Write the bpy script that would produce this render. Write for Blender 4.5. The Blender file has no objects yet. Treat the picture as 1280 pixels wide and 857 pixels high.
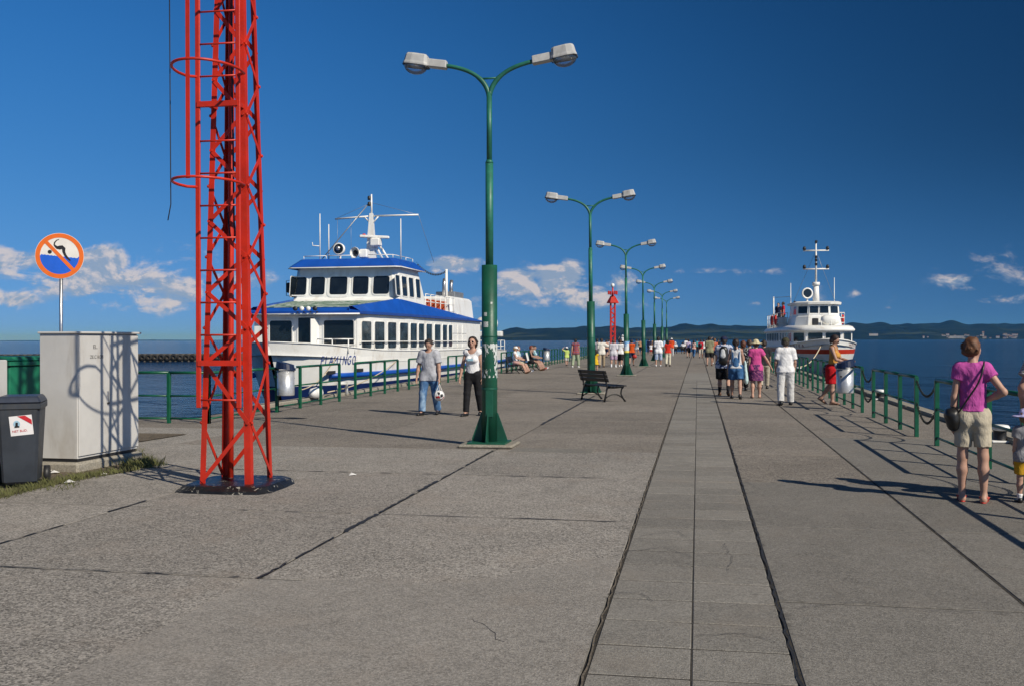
import bpy, bmesh, math, random
import numpy as np
from mathutils import Vector, Matrix, Euler
random.seed(7)
R = math.radians
scene = bpy.context.scene
COL = scene.collection

# ------------------------------------------------------------------ camera
CAM_H = 1.68
YAW = R(10.56)
FPX = 35.0 / 36.0 * 1280.0
cam_data = bpy.data.cameras.new('camera')
cam_data.lens = 35.0
cam_data.sensor_width = 36.0
cam_data.clip_start = 0.05
cam_data.clip_end = 60000.0
cam = bpy.data.objects.new('camera', cam_data)
COL.objects.link(cam)
CAM_R = Matrix.Rotation(YAW, 3, 'Z') @ Matrix.Rotation(R(90 - 0.18), 3, 'X') @ Matrix.Rotation(R(-0.13), 3, 'Z')
cam.matrix_world = Matrix.Translation((0, 0, CAM_H)) @ CAM_R.to_4x4()
scene.camera = cam
scene.render.resolution_x, scene.render.resolution_y = 1024, 685

# ------------------------------------------------------------------ sun and sky
SUN_EL = R(37)
SUN_H = Vector((0.81, -0.595)).normalized()          # towards the sun, on the ground
SUN_DIR = Vector((SUN_H.x * math.cos(SUN_EL), SUN_H.y * math.cos(SUN_EL), math.sin(SUN_EL)))
sun_data = bpy.data.lights.new('sun', 'SUN')
sun_data.energy = 4.9
sun_data.angle = R(0.53)
sun_data.color = (1.0, 0.91, 0.76)
sun = bpy.data.objects.new('sun', sun_data)
COL.objects.link(sun)
sun.rotation_euler = SUN_DIR.to_track_quat('Z', 'Y').to_euler()
sun.location = (30, -20, 30)

world = bpy.data.worlds.new('World')
scene.world = world
world.use_nodes = True
wt = world.node_tree
wt.nodes.clear()


class NT:
    """small helper to write node graphs as expressions"""
    def __init__(s, tree):
        s.t = tree

    def n(s, kind, **kw):
        nd = s.t.nodes.new(kind)
        for k, v in kw.items():
            setattr(nd, k, v)
        return nd

    def put(s, sock, v):
        if isinstance(v, bpy.types.NodeSocket):
            s.t.links.new(v, sock)
        elif v is not None:
            if sock.type == 'RGBA' and not hasattr(v, '__len__'):
                v = (v, v, v, 1)
            elif sock.type == 'RGBA' and len(v) == 3:
                v = (*v, 1)
            sock.default_value = v

    def m(s, op, a, b=None, c=None, clamp=False):
        nd = s.n('ShaderNodeMath', operation=op, use_clamp=clamp)
        for i, v in enumerate((a, b, c)):
            if v is not None:
                s.put(nd.inputs[i], v)
        return nd.outputs[0]

    def ss(s, v, lo, hi):
        nd = s.n('ShaderNodeMapRange', interpolation_type='SMOOTHSTEP')
        s.put(nd.inputs[0], v)
        s.put(nd.inputs[1], lo)
        s.put(nd.inputs[2], hi)
        return nd.outputs[0]

    def mix(s, f, a, b, mode='MIX'):
        nd = s.n('ShaderNodeMix', data_type='RGBA', blend_type=mode)
        s.put(nd.inputs[0], f)
        s.put(nd.inputs[6], a)
        s.put(nd.inputs[7], b)
        return nd.outputs[2]

    def noise(s, vec, scale, detail=3, rough=0.55, dist=0.0, out=0):
        nd = s.n('ShaderNodeTexNoise')
        s.put(nd.inputs['Vector'], vec)
        s.put(nd.inputs['Scale'], scale)
        s.put(nd.inputs['Detail'], detail)
        s.put(nd.inputs['Roughness'], rough)
        s.put(nd.inputs['Distortion'], dist)
        return nd.outputs[out]

    def vor(s, vec, scale, feature='F1', out='Distance', rnd=1.0):
        nd = s.n('ShaderNodeTexVoronoi', feature=feature)
        s.put(nd.inputs['Vector'], vec)
        s.put(nd.inputs['Scale'], scale)
        s.put(nd.inputs['Randomness'], rnd)
        return nd.outputs[out]

    def vec(s, x, y, z):
        nd = s.n('ShaderNodeCombineXYZ')
        for i, v in enumerate((x, y, z)):
            s.put(nd.inputs[i], v)
        return nd.outputs[0]

    def sep(s, v):
        nd = s.n('ShaderNodeSeparateXYZ')
        s.put(nd.inputs[0], v)
        return nd.outputs

    def map(s, v, scale=(1, 1, 1), loc=(0, 0, 0), rot=(0, 0, 0)):
        nd = s.n('ShaderNodeMapping')
        s.put(nd.inputs[0], v)
        nd.inputs['Location'].default_value = loc
        nd.inputs['Rotation'].default_value = rot
        nd.inputs['Scale'].default_value = scale
        return nd.outputs[0]

    def bump(s, h, strength, dist=0.01, normal=None):
        nd = s.n('ShaderNodeBump')
        s.put(nd.inputs['Height'], h)
        nd.inputs['Strength'].default_value = strength
        nd.inputs['Distance'].default_value = dist
        if normal is not None:
            s.put(nd.inputs['Normal'], normal)
        return nd.outputs[0]


def ray(px, py):
    return (CAM_R @ Vector(((px - 640) / FPX, -(py - 428.5) / FPX, -1))).normalized()


W = NT(wt)
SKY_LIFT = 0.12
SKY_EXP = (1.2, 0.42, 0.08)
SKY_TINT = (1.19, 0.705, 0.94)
SKY_POL = (0.68, 0.86)
sky = W.n('ShaderNodeTexSky', sky_type='NISHITA')
sky.sun_disc = False
sky.sun_elevation = SUN_EL
sky.sun_rotation = math.atan2(SUN_H.x, SUN_H.y)
sky.altitude = 0
sky.air_density = 1.0
sky.dust_density = 0.0
sky.ozone_density = 2.0
tc = W.n('ShaderNodeTexCoord').outputs['Generated']
nrm = W.n('ShaderNodeVectorMath', operation='NORMALIZE')
wt.links.new(tc, nrm.inputs[0])
dx, dy, dz = W.sep(nrm.outputs[0])
wt.links.new(W.vec(dx, dy, W.m('MULTIPLY_ADD', W.m('MAXIMUM', dz, 0.0), 1.0, SKY_LIFT)), sky.inputs[0])
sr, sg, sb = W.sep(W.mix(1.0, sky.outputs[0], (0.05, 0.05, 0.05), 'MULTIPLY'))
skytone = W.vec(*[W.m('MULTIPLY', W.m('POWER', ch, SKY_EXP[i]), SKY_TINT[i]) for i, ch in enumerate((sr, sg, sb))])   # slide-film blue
# sky above the frame made dimmer and greyer, for darker and less blue shadows
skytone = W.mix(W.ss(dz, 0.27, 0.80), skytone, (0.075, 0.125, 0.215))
# a polarising filter on the lens darkens the sky at right angles to the sun
cosg = W.m('ADD', W.m('ADD', W.m('MULTIPLY', dx, SUN_DIR.x), W.m('MULTIPLY', dy, SUN_DIR.y)), W.m('MULTIPLY', dz, SUN_DIR.z))
cos2 = W.m('MULTIPLY', cosg, cosg)
pol = W.m('DIVIDE', W.m('SUBTRACT', 1.0, cos2), W.m('ADD', 1.0, cos2))
polk = W.m('MULTIPLY_ADD', W.ss(dz, -0.02, 0.2), SKY_POL[1] - SKY_POL[0], SKY_POL[0])
pf = W.m('MULTIPLY', W.m('SUBTRACT', 1.0, W.m('MULTIPLY', pol, polk)), 10.0)
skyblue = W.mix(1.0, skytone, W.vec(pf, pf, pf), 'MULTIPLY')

az = W.m('ARCTAN2', dx, dy)
el = W.m('ARCSINE', dz)
p = W.vec(W.m('MULTIPLY', az, 27.0), W.m('MULTIPLY', el, 46.0), 3.3)
p_up = W.vec(W.m('MULTIPLY_ADD', az, 27.0, 0.12), W.m('MULTIPLY_ADD', el, 46.0, 0.24), 3.3)
n1 = W.noise(p, 1.0, 8, 0.62, 0.3)
n1u = W.noise(p_up, 1.0, 8, 0.62, 0.3)
big = W.noise(W.vec(W.m('MULTIPLY', az, 3.1), W.m('MULTIPLY', el, 7.0), 8.1), 1.0, 2, 0.5)
# fair-weather cumulus standing in a low band round the horizon
clouds = [(95, 352, 150, 26, .62), (215, 340, 60, 30, .6), (20, 345, 60, 26, .6), (690, 372, 80, 16, .55), (28, 326, 55, 13, .9), (128, 326, 28, 15, .95), (112, 348, 45, 17, .85), (60, 352, 70, 9, .5), (205, 362, 42, 22, .95),
          (12, 372, 30, 11, .8), (132, 378, 45, 14, .55), (232, 352, 24, 16, .8), (300, 352, 40, 15, .7), (692, 354, 36, 19, 1.0),
          (710, 347, 17, 17, 1.05), (652, 352, 30, 17, .9), (570, 331, 34, 8, 1.0), (548, 336, 20, 6, .7), (738, 371, 34, 13, .75),
          (783, 358, 26, 14, .7), (640, 372, 60, 18, .45), (806, 372, 30, 14, .5), (1194, 352, 22, 9, .72), (1212, 361, 16, 6, .6), (1244, 346, 50, 28, .42),
          (1111, 379, 10, 8, .48), (942, 381, 11, 7, .55), (1018, 372, 10, 16, .42), (1072, 367, 11, 5, .52), (1262, 374, 30, 12, .5),
          (1062, 325, 14, 5, .45), (930, 338, 90, 5, .42), (1140, 331, 60, 8, .3), (1250, 320, 60, 6, .35), (930, 370, 60, 8, .28)]
tot = None
for (cx, cy, rx, ry, amp) in clouds:
    d = ray(cx, cy)
    a0, e0 = math.atan2(d.x, d.y), math.asin(d.z)
    u = W.m('MULTIPLY', W.m('SUBTRACT', az, a0), FPX / rx)
    v = W.m('MULTIPLY', W.m('SUBTRACT', el, e0), FPX / ry)
    q = W.m('ADD', W.m('MULTIPLY', u, u), W.m('MULTIPLY', v, v))
    g = W.m('MULTIPLY', W.m('EXPONENT', W.m('MULTIPLY', q, -0.55)), amp)
    tot = g if tot is None else W.m('MAXIMUM', tot, g)
front = W.ss(W.m('MULTIPLY', dy, 1.0), 0.62, 0.80)                 # elsewhere the same kind of cloud goes on by itself
band = W.m('MULTIPLY', W.ss(el, 0.015, 0.05), W.m('SUBTRACT', 1.0, W.ss(el, 0.07, 0.14)))
loose = W.m('MULTIPLY', W.m('MULTIPLY', band, W.ss(big, 0.42, 0.62)), W.m('SUBTRACT', 1.0, front))
field = W.m('MAXIMUM', tot, loose)
dens = W.m('ADD', W.m('MULTIPLY', field, 0.95), W.m('MULTIPLY_ADD', n1, 1.9, -1.25))
cov = W.m('MULTIPLY', W.ss(dens, 0.02, 0.44), W.ss(field, 0.02, 0.6))
lit = W.ss(W.m('SUBTRACT', n1, n1u), -0.05, 0.10)
ccol = W.mix(lit, (2.9, 3.7, 5.0), (6.6, 6.0, 5.9))
cfac = W.m('MULTIPLY', cov, 0.82)
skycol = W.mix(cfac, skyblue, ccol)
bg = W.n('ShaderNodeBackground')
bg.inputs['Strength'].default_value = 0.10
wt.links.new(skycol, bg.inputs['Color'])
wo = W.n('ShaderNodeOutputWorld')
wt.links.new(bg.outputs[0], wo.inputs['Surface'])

vs = scene.view_settings
vs.view_transform = 'Standard'
vs.look = 'None'
vs.exposure = 0.0
vs.gamma = 1.0
scene.cycles.max_bounces = 6
scene.cycles.transparent_max_bounces = 12
scene.cycles.volume_bounces = 0
scene.cycles.use_denoising = True

# ------------------------------------------------------------------ helpers: where a pixel lies


def P(px, py, z=0.0):
    """point of the plane height z that the photograph shows at this pixel"""
    d = ray(px, py)
    t = (z - CAM_H) / d.z
    return Vector((d.x * t, d.y * t, z))


def PX(px, x):
    """y of the vertical plane X = x seen in this pixel column, at eye height"""
    d = ray(px, 425)
    return x * d.y / d.x


# ------------------------------------------------------------------ helpers: objects


def tag(o, label=None, cat=None, group=None, kind=None):
    if label:
        o['label'] = label
    if cat:
        o['category'] = cat
    if group:
        o['group'] = group
    if kind:
        o['kind'] = kind
    return o


def empty(name, loc=(0, 0, 0), rz=0.0, label=None, cat=None, group=None):
    o = bpy.data.objects.new(name, None)
    o.empty_display_size = 0.2
    COL.objects.link(o)
    o.location = loc
    o.rotation_euler = (0, 0, rz)
    return tag(o, label, cat, group)


def link(name, me, parent=None, loc=(0, 0, 0), rz=0.0):
    o = bpy.data.objects.new(name, me)
    COL.objects.link(o)
    o.parent = parent
    o.location = loc
    if rz:
        o.rotation_euler = (0, 0, rz)
    return o


def copy_tree(o, parent=None):
    c = o.copy()
    COL.objects.link(c)
    c.parent = parent
    for ch in KIDS.get(o.name, []):
        copy_tree(ch, c)
    return c


KIDS = {}


def index_kids(root):
    for ch in [x for x in bpy.data.objects if x.parent == root]:
        KIDS.setdefault(root.name, []).append(ch)
        index_kids(ch)


class MB:
    """collects shapes; build() links them as one mesh object"""
    def __init__(s):
        s.v, s.f, s.sm = [], [], []

    def add(s, vs_, fs, smooth=False):
        b = len(s.v)
        s.v += [tuple(v) for v in vs_]
        s.f += [tuple(i + b for i in f) for f in fs]
        s.sm += [smooth] * len(fs)
        return s

    def box(s, c, size, rot=None, taper=(1, 1), bev=0.0):
        """box centred at c; taper scales the top in x, y; bev chamfers the vertical and top edges a little"""
        hx, hy, hz = [a / 2 for a in size]
        if bev <= 0:
            pts = [(-hx, -hy, -hz), (hx, -hy, -hz), (hx, hy, -hz), (-hx, hy, -hz)]
            pts += [(x * taper[0], y * taper[1], hz) for x, y, _ in pts]
            fs = [(3, 2, 1, 0), (4, 5, 6, 7), (0, 1, 5, 4), (1, 2, 6, 5), (2, 3, 7, 6), (3, 0, 4, 7)]
        else:
            b = min(bev, hx * .9, hy * .9, hz * .9)
            ring = [(-hx + b, -hy), (hx - b, -hy), (hx, -hy + b), (hx, hy - b), (hx - b, hy), (-hx + b, hy), (-hx, hy - b), (-hx, -hy + b)]

            def lay(z, ins, tx, ty):
                return [((x - math.copysign(ins, x)) * tx, (y - math.copysign(ins, y)) * ty, z) for x, y in ring]
            pts = lay(-hz, b, 1, 1) + lay(-hz + b, 0, 1, 1) + lay(hz - b, 0, *taper) + lay(hz, b, *taper)
            fs = [tuple(reversed(range(8))), tuple(range(24, 32))]
            for L in range(3):
                for i in range(8):
                    j = (i + 1) % 8
                    fs.append((L * 8 + i, L * 8 + j, L * 8 + 8 + j, L * 8 + 8 + i))
        M = Matrix.Identity(3) if rot is None else (rot if isinstance(rot, Matrix) else Euler(rot).to_matrix())
        return s.add([M @ Vector(q) + Vector(c) for q in pts], fs)

    def cyl(s, a, b, r0, r1=None, n=12, caps=True, smooth=True):
        r1 = r0 if r1 is None else r1
        a, b = Vector(a), Vector(b)
        z = (b - a).normalized()
        x = z.orthogonal().normalized()
        y = z.cross(x)
        pts = []
        for c, r in ((a, r0), (b, r1)):
            pts += [c + (x * math.cos(2 * math.pi * i / n) + y * math.sin(2 * math.pi * i / n)) * r for i in range(n)]
        s.add(pts, [(i, (i + 1) % n, n + (i + 1) % n, n + i) for i in range(n)], smooth)
        if caps:
            k = len(s.v) - 2 * n
            s.f += [tuple(reversed(range(k, k + n))), tuple(range(k + n, k + 2 * n))]
            s.sm += [False, False]
        return s

    def tube(s, path, r, n=8, closed=False, caps=True):
        path = [Vector(q) for q in path]
        rs = r if hasattr(r, '__len__') else [r] * len(path)
        m = len(path)
        pts = []
        prev = None
        for i, q in enumerate(path):
            if closed:
                t = path[(i + 1) % m] - path[i - 1]
            else:
                t = path[min(i + 1, m - 1)] - path[max(i - 1, 0)]
            t.normalize()
            if prev is None:
                x = t.orthogonal().normalized()
            else:
                x = (prev - t * prev.dot(t)).normalized()
            prev = x
            y = t.cross(x)
            pts += [q + (x * math.cos(2 * math.pi * k / n) + y * math.sin(2 * math.pi * k / n)) * rs[i] for k in range(n)]
        fs = []
        for i in range(m if closed else m - 1):
            j = (i + 1) % m
            for k in range(n):
                l = (k + 1) % n
                fs.append((i * n + k, i * n + l, j * n + l, j * n + k))
        s.add(pts, fs, True)
        if caps and not closed:
            k = len(s.v) - m * n
            s.f += [tuple(reversed(range(k, k + n))), tuple(range(k + (m - 1) * n, k + m * n))]
            s.sm += [False, False]
        return s

    def lathe(s, prof, n=16, c=(0, 0, 0), rot=None, smooth=True, sx=1.0, sy=1.0):
        M = Matrix.Identity(3) if rot is None else (rot if isinstance(rot, Matrix) else Euler(rot).to_matrix())
        c = Vector(c)
        pts = []
        for r, z in prof:
            pts += [M @ Vector((r * sx * math.cos(2 * math.pi * i / n), r * sy * math.sin(2 * math.pi * i / n), z)) + c for i in range(n)]
        fs = []
        for L in range(len(prof) - 1):
            for i in range(n):
                j = (i + 1) % n
                fs.append((L * n + i, L * n + j, L * n + n + j, L * n + n + i))
        return s.add(pts, fs, smooth)

    def prism(s, poly, axis_vec, caps=True):
        """closed prism: polygon of 3-D points pushed along axis_vec"""
        a = Vector(axis_vec)
        poly = [Vector(q) for q in poly]
        n = len(poly)
        pts = poly + [q + a for q in poly]
        fs = [(i, (i + 1) % n, n + (i + 1) % n, n + i) for i in range(n)]
        if caps:
            fs += [tuple(reversed(range(n))), tuple(range(n, 2 * n))]
        return s.add(pts, fs)

    def quad(s, *pts):
        return s.add(pts, [tuple(range(len(pts)))])

    def mesh(s, name, m):
        me = bpy.data.meshes.new(name)
        me.from_pydata(s.v, [], s.f)
        me.polygons.foreach_set('use_smooth', s.sm)
        bm = bmesh.new()
        bm.from_mesh(me)
        bmesh.ops.recalc_face_normals(bm, faces=bm.faces)
        bm.to_mesh(me)
        bm.free()
        if m is not None:
            me.materials.append(m)
        return me

    def build(s, name, m, parent=None, loc=(0, 0, 0), rz=0.0):
        return link(name, s.mesh(name, m), parent, loc, rz)


def bez(p0, p1, p2, p3, n=8):
    out = []
    for i in range(n + 1):
        t = i / n
        out.append(Vector(p0) * (1 - t) ** 3 + Vector(p1) * 3 * t * (1 - t) ** 2 + Vector(p2) * 3 * t * t * (1 - t) + Vector(p3) * t ** 3)
    return out


def sag(a, b, drop, n=10):
    a, b = Vector(a), Vector(b)
    return [a.lerp(b, i / n) - Vector((0, 0, drop * 4 * (i / n) * (1 - i / n))) for i in range(n + 1)]


def text_mesh(txt, size, space=1.0, extrude=0.0, align='CENTER'):
    """flat lettering in the XZ plane, centred, reading along +X when seen from -Y"""
    cu = bpy.data.curves.new('lettering', 'FONT')
    cu.body = txt
    cu.size = size
    cu.space_character = space
    cu.align_x = align
    cu.align_y = 'CENTER'
    cu.extrude = extrude
    o = bpy.data.objects.new('lettering', cu)
    COL.objects.link(o)
    dg = bpy.context.evaluated_depsgraph_get()
    me = bpy.data.meshes.new_from_object(o.evaluated_get(dg))
    bpy.data.objects.remove(o)
    me.transform(Matrix.Rotation(R(90), 4, 'X'))
    me.materials.clear()
    return me


# ------------------------------------------------------------------ materials
MATS = {}


def mat(name, col, rough=0.55, metal=0.0, var=0.12, scale=6.0, bump=0.0, bscale=60.0, dirt=None, spec=0.5, coat=0.0, wear=None, alpha=None, trans=0.0, em=None):
    """painted / plain surface: base colour with a little tone variation, optional dirt and chipped wear"""
    if name in MATS:
        return MATS[name]
    m = bpy.data.materials.new(name)
    m.use_nodes = True
    T = NT(m.node_tree)
    b = m.node_tree.nodes['Principled BSDF']
    pos = T.n('ShaderNodeNewGeometry').outputs['Position']
    n = T.noise(pos, scale, 4, 0.6)
    lo = tuple(c * (1 - var) for c in col)
    hi = tuple(min(1, c * (1 + var)) for c in col)
    c = T.mix(T.ss(n, 0.3, 0.7), lo, hi)
    if dirt:
        dcol, dsc, dam = dirt
        dn = T.noise(T.map(pos, (1, 1, 0.35)), dsc, 5, 0.65, 0.4)
        c = T.mix(T.m('MULTIPLY', T.ss(dn, 0.5, 0.72), dam), c, dcol)
    if wear:
        wcol, wsc, wth = wear
        wn = T.noise(pos, wsc, 6, 0.7, 0.6)
        c = T.mix(T.ss(wn, wth, wth + 0.03), c, wcol)
    T.put(b.inputs['Base Color'], c)
    rn = T.noise(pos, scale * 2.3, 3)
    T.put(b.inputs['Roughness'], T.m('MULTIPLY_ADD', T.m('SUBTRACT', rn, 0.5), 0.25, rough, clamp=True))
    b.inputs['Metallic'].default_value = metal
    b.inputs['Specular IOR Level'].default_value = spec
    b.inputs['Coat Weight'].default_value = coat
    if trans:
        b.inputs['Transmission Weight'].default_value = trans
    if alpha is not None:
        b.inputs['Alpha'].default_value = alpha
    if bump:
        T.put(b.inputs['Normal'], T.bump(T.noise(pos, bscale, 4, 0.6), bump, 0.01))
    MATS[name] = m
    return m


def setmat(o, m):
    o.data.materials.clear()
    o.data.materials.append(m)

# ================================================================== the setting
WATER_Z = -1.3


def concrete(name, base, agg, agg_scale, bumpk, blotch=0.22, pits=0.0, rnd=0.10, joints=False):
    m = bpy.data.materials.new(name)
    m.use_nodes = True
    T = NT(m.node_tree)
    b = m.node_tree.nodes['Principled BSDF']
    pos = T.n('ShaderNodeNewGeometry').outputs['Position']
    oi = T.n('ShaderNodeObjectInfo').outputs['Random']
    big = T.noise(pos, 0.55, 5, 0.65, 0.5)
    mid = T.noise(pos, 5.0, 5, 0.7, 0.3)
    fine = T.noise(pos, agg_scale * 1.1, 3, 0.75)
    cell = T.vor(pos, agg_scale, out='Color')
    cv = T.sep(cell)[0]
    cd = T.vor(pos, agg_scale * 0.8)
    tone = T.m('ADD', T.m('MULTIPLY', T.m('SUBTRACT', big, 0.5), blotch * 1.6), T.m('MULTIPLY', T.m('SUBTRACT', mid, 0.5), blotch * 1.2))
    tone = T.m('ADD', tone, T.m('MULTIPLY', T.m('SUBTRACT', oi, 0.5), rnd * 2))
    tone = T.m('ADD', tone, T.m('MULTIPLY', T.m('SUBTRACT', fine, 0.5), agg * 1.4))
    tone = T.m('ADD', tone, T.m('MULTIPLY', T.m('SUBTRACT', cv, 0.5), agg))
    k = T.m('ADD', tone, 1.0)
    c = T.mix(1.0, base, T.vec(k, k, k), 'MULTIPLY')
    warm = T.noise(pos, 1.3, 3, 0.6)
    c = T.mix(T.m('MULTIPLY', T.ss(warm, 0.5, 0.75), 0.35), c, tuple(x * y for x, y in zip(base, (1.08, 0.99, 0.92))))
    if pits:
        pn = T.noise(pos, agg_scale * 0.55, 2, 0.5)
        pz = T.ss(T.noise(pos, 0.9, 3), 0.42, 0.62)
        pit = T.m('MULTIPLY', T.ss(pn, 0.66, 0.72), T.m('MULTIPLY_ADD', pz, 0.8, 0.2))
        c = T.mix(T.m('MULTIPLY', pit, pits), c, tuple(x * 0.22 for x in base))
    # larger stains with soft ragged outlines, and grime or crumbling along the joints
    st_ = T.noise(pos, 0.85, 6, 0.72, 1.2)
    c = T.mix(T.m('MULTIPLY', T.ss(st_, 0.55, 0.68), 0.30), c, tuple(x * 0.55 for x in base))
    lt_ = T.noise(T.map(pos, (1, 1, 1), loc=(7, 3, 1)), 1.4, 6, 0.75, 0.9)
    c = T.mix(T.m('MULTIPLY', T.ss(lt_, 0.58, 0.72), 0.38), c, tuple(min(1, x * 1.45) for x in base))
    if joints:
        X_, Y_, Z_ = T.sep(pos)
        jd = None
        for xx in (-8.35, -5.7, -3.05, -0.57, 0.5, 2.03):
            dd = T.m('ABSOLUTE', T.m('SUBTRACT', X_, xx))
            jd = dd if jd is None else T.m('MINIMUM', jd, dd)
        for yy in (3.9, 6.6, 9.22, 12.1, 14.95, 17.75, 20.53, 23.31, 26.09):
            jd = T.m('MINIMUM', jd, T.m('ABSOLUTE', T.m('SUBTRACT', Y_, yy)))
        jn = T.noise(pos, 9, 5, 0.7, 0.8)
        edge_ = T.ss(T.m('SUBTRACT', T.m('MULTIPLY', jn, 0.16), jd), 0.025, 0.07)
        c = T.mix(T.m('MULTIPLY', edge_, 0.6), c, tuple(x * 0.42 for x in base))
        jl = T.noise(T.map(pos, (1, 1, 1), loc=(3, 9, 2)), 7, 5, 0.7, 0.8)
        edge2 = T.ss(T.m('SUBTRACT', T.m('MULTIPLY', jl, 0.26), jd), 0.07, 0.12)
        c = T.mix(T.m('MULTIPLY', edge2, 0.35), c, tuple(min(1, x * 1.5) for x in base))
    # old chewing gum and oil spots
    gum = T.vor(pos, 2.3)
    gs = T.m('MULTIPLY', T.m('SUBTRACT', 1.0, T.ss(gum, 0.035, 0.06)), 0.55)
    c = T.mix(gs, c, tuple(x * 0.4 for x in base))
    T.put(b.inputs['Base Color'], c)
    b.inputs['Roughness'].default_value = 0.9
    b.inputs['Specular IOR Level'].default_value = 0.3
    h = T.m('ADD', T.m('MULTIPLY', fine, 0.6), T.m('MULTIPLY', T.m('MINIMUM', cd, 0.5), 0.5))
    T.put(b.inputs['Normal'], T.bump(h, bumpk, 0.012))
    return m


M_ROUGH = concrete('rough aggregate concrete', (0.256, 0.238, 0.216), 1.1, 74, 0.9, 0.42, 0.85, joints=True)
M_ROUGH2 = concrete('weathered pier concrete', (0.198, 0.178, 0.156), 1.1, 70, 0.9, 0.48, 0.85, joints=True)
M_SMOOTH = concrete('smooth cement', (0.172, 0.162, 0.147), 0.7, 95, 0.6, 0.36, 0.25, joints=True)
M_SKIM = concrete('cement skim', (0.262, 0.244, 0.222), 0.55, 85, 0.7, 0.36, 0.3)
M_PAVER = concrete('grey paving slab', (0.203, 0.192, 0.174), 0.6, 100, 0.6, 0.30, 0.2, 0.12)
M_KERB = concrete('kerb concrete', (0.26, 0.24, 0.20), 0.45, 55, 0.6, 0.25, 0.5)
M_PIER = concrete('pier side concrete', (0.045, 0.040, 0.034), 0.5, 50, 0.8, 0.4, 0.5)
M_TAR = mat('tar', (0.022, 0.022, 0.023), 0.6, var=0.3, scale=20, bump=0.4, bscale=90)

# ---- water
wm = bpy.data.materials.new('sea water')
wm.use_nodes = True
T = NT(wm.node_tree)
b = wm.node_tree.nodes['Principled BSDF']
pos = T.n('ShaderNodeNewGeometry').outputs['Position']
pw = T.map(pos, (1, 1, 1), rot=(0, 0, R(35)))
w1 = T.noise(T.map(pw, (0.16, 0.42, 1)), 1.0, 3, 0.55, 0.3)
w0 = T.noise(T.map(pw, (0.045, 0.15, 1)), 1.0, 3, 0.55, 0.4)
w2 = T.noise(T.map(pw, (0.9, 1.9, 1)), 1.0, 4, 0.62, 0.4)
w3 = T.noise(T.map(pw, (3.6, 6.5, 1)), 1.0, 3, 0.6)
gust = T.noise(T.map(pos, (0.012, 0.05, 1), rot=(0, 0, R(-10))), 1.0, 6, 0.72, 0.3)
hh = T.m('ADD', T.m('MULTIPLY_ADD', w0, 1.3, T.m('MULTIPLY', w1, 0.60)), T.m('ADD', T.m('MULTIPLY', w2, 0.30), T.m('MULTIPLY', w3, 0.085)))
T.put(b.inputs['Base Color'], T.mix(T.ss(gust, 0.35, 0.65), (0.0015, 0.0075, 0.024), (0.0055, 0.022, 0.055)))
b.inputs['Roughness'].default_value = 0.10
b.inputs['IOR'].default_value = 1.33
b.inputs['Specular IOR Level'].default_value = 0.25
bp = T.n('ShaderNodeBump')
bp.inputs['Distance'].default_value = 1.0
T.put(bp.inputs['Strength'], T.m('MULTIPLY_ADD', gust, 0.6, 1.15))
T.put(bp.inputs['Height'], hh)
T.put(b.inputs['Normal'], bp.outputs[0])
q = MB()
S = 24000
q.quad((-S, -S, WATER_Z), (S, -S, WATER_Z), (S, S, WATER_Z), (-S, S, WATER_Z))
tag(q.build('water', wm), kind='structure')

# ---- far shore: wooded hills across the bay
hm = bpy.data.materials.new('wooded hillside')
hm.use_nodes = True
T = NT(hm.node_tree)
b = hm.node_tree.nodes['Principled BSDF']
pos = T.n('ShaderNodeNewGeometry').outputs['Position']
fld = T.noise(T.map(pos, (0.0011, 0.0022, 0.012)), 1.0, 3, 0.5)
wood = T.noise(T.map(pos, (0.011, 0.011, 0.03)), 1.0, 6, 0.75)
c = T.mix(T.ss(wood, 0.3, 0.7), (0.003, 0.007, 0.004), (0.017, 0.029, 0.014))
hz_ = T.sep(pos)[2]
c = T.mix(T.m('MULTIPLY', T.ss(fld, 0.54, 0.60), T.m('SUBTRACT', 1.0, T.ss(hz_, 30.0, 62.0))), c, (0.042, 0.055, 0.027))
T.put(b.inputs['Base Color'], c)
b.inputs['Roughness'].default_value = 1.0
b.inputs['Specular IOR Level'].default_value = 0.0
prof = [(560, 421), (600, 415), (640, 411), (680, 409), (720, 408.0), (760, 408.6), (800, 409), (840, 407.5), (870, 406.5), (886, 404.5), (905, 406),
        (950, 407), (1000, 406), (1080, 405), (1120, 405.5), (1168, 403.6), (1210, 405.5), (1250, 404.5), (1290, 405.5), (1400, 401), (1560, 404), (1800, 400), (2200, 404)]
rows = [(4700, 0.0), (4740, 0.10), (4850, 0.22), (5050, 0.42), (5350, 0.7), (5700, 0.95), (5900, 1.0), (6300, 0.9), (7200, 0.0)]
rng = random.Random(3)
verts, faces = [], []
NA = 420
for i in range(NA + 1):
    px = 540 + (2250 - 540) * i / NA
    hy = np.interp(px, [a for a, _ in prof], [b_ for _, b_ in prof])
    d = ray(px, 424.2)
    d2 = Vector((d.x, d.y)).normalized()
    cosv = 1.0
    top = max(2.0, (424.0 - hy) / FPX * 5900 * Vector((d.x, d.y)).length) + rng.uniform(-1.2, 1.2)
    for k, (D, fr) in enumerate(rows):
        jit = 1 + (0.16 * math.sin(i * 0.23 + k * 1.7) + 0.1 * math.sin(i * 0.61 + k)) * (1 if 0 < fr < 0.96 else 0)
        DD = D / max(0.5, d2.dot(Vector((-math.sin(YAW), math.cos(YAW))))) if px < 1900 else D * 1.6
        verts.append((d2.x * DD, d2.y * DD, WATER_Z - 1 + top * 1.0 * fr * jit))
nr = len(rows)
for i in range(NA):
    for k in range(nr - 1):
        a = i * nr + k
        faces.append((a, a + nr, a + nr + 1, a + 1))
q = MB().add(verts, faces, True)
tag(q.build('hills', hm), kind='structure')
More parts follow.
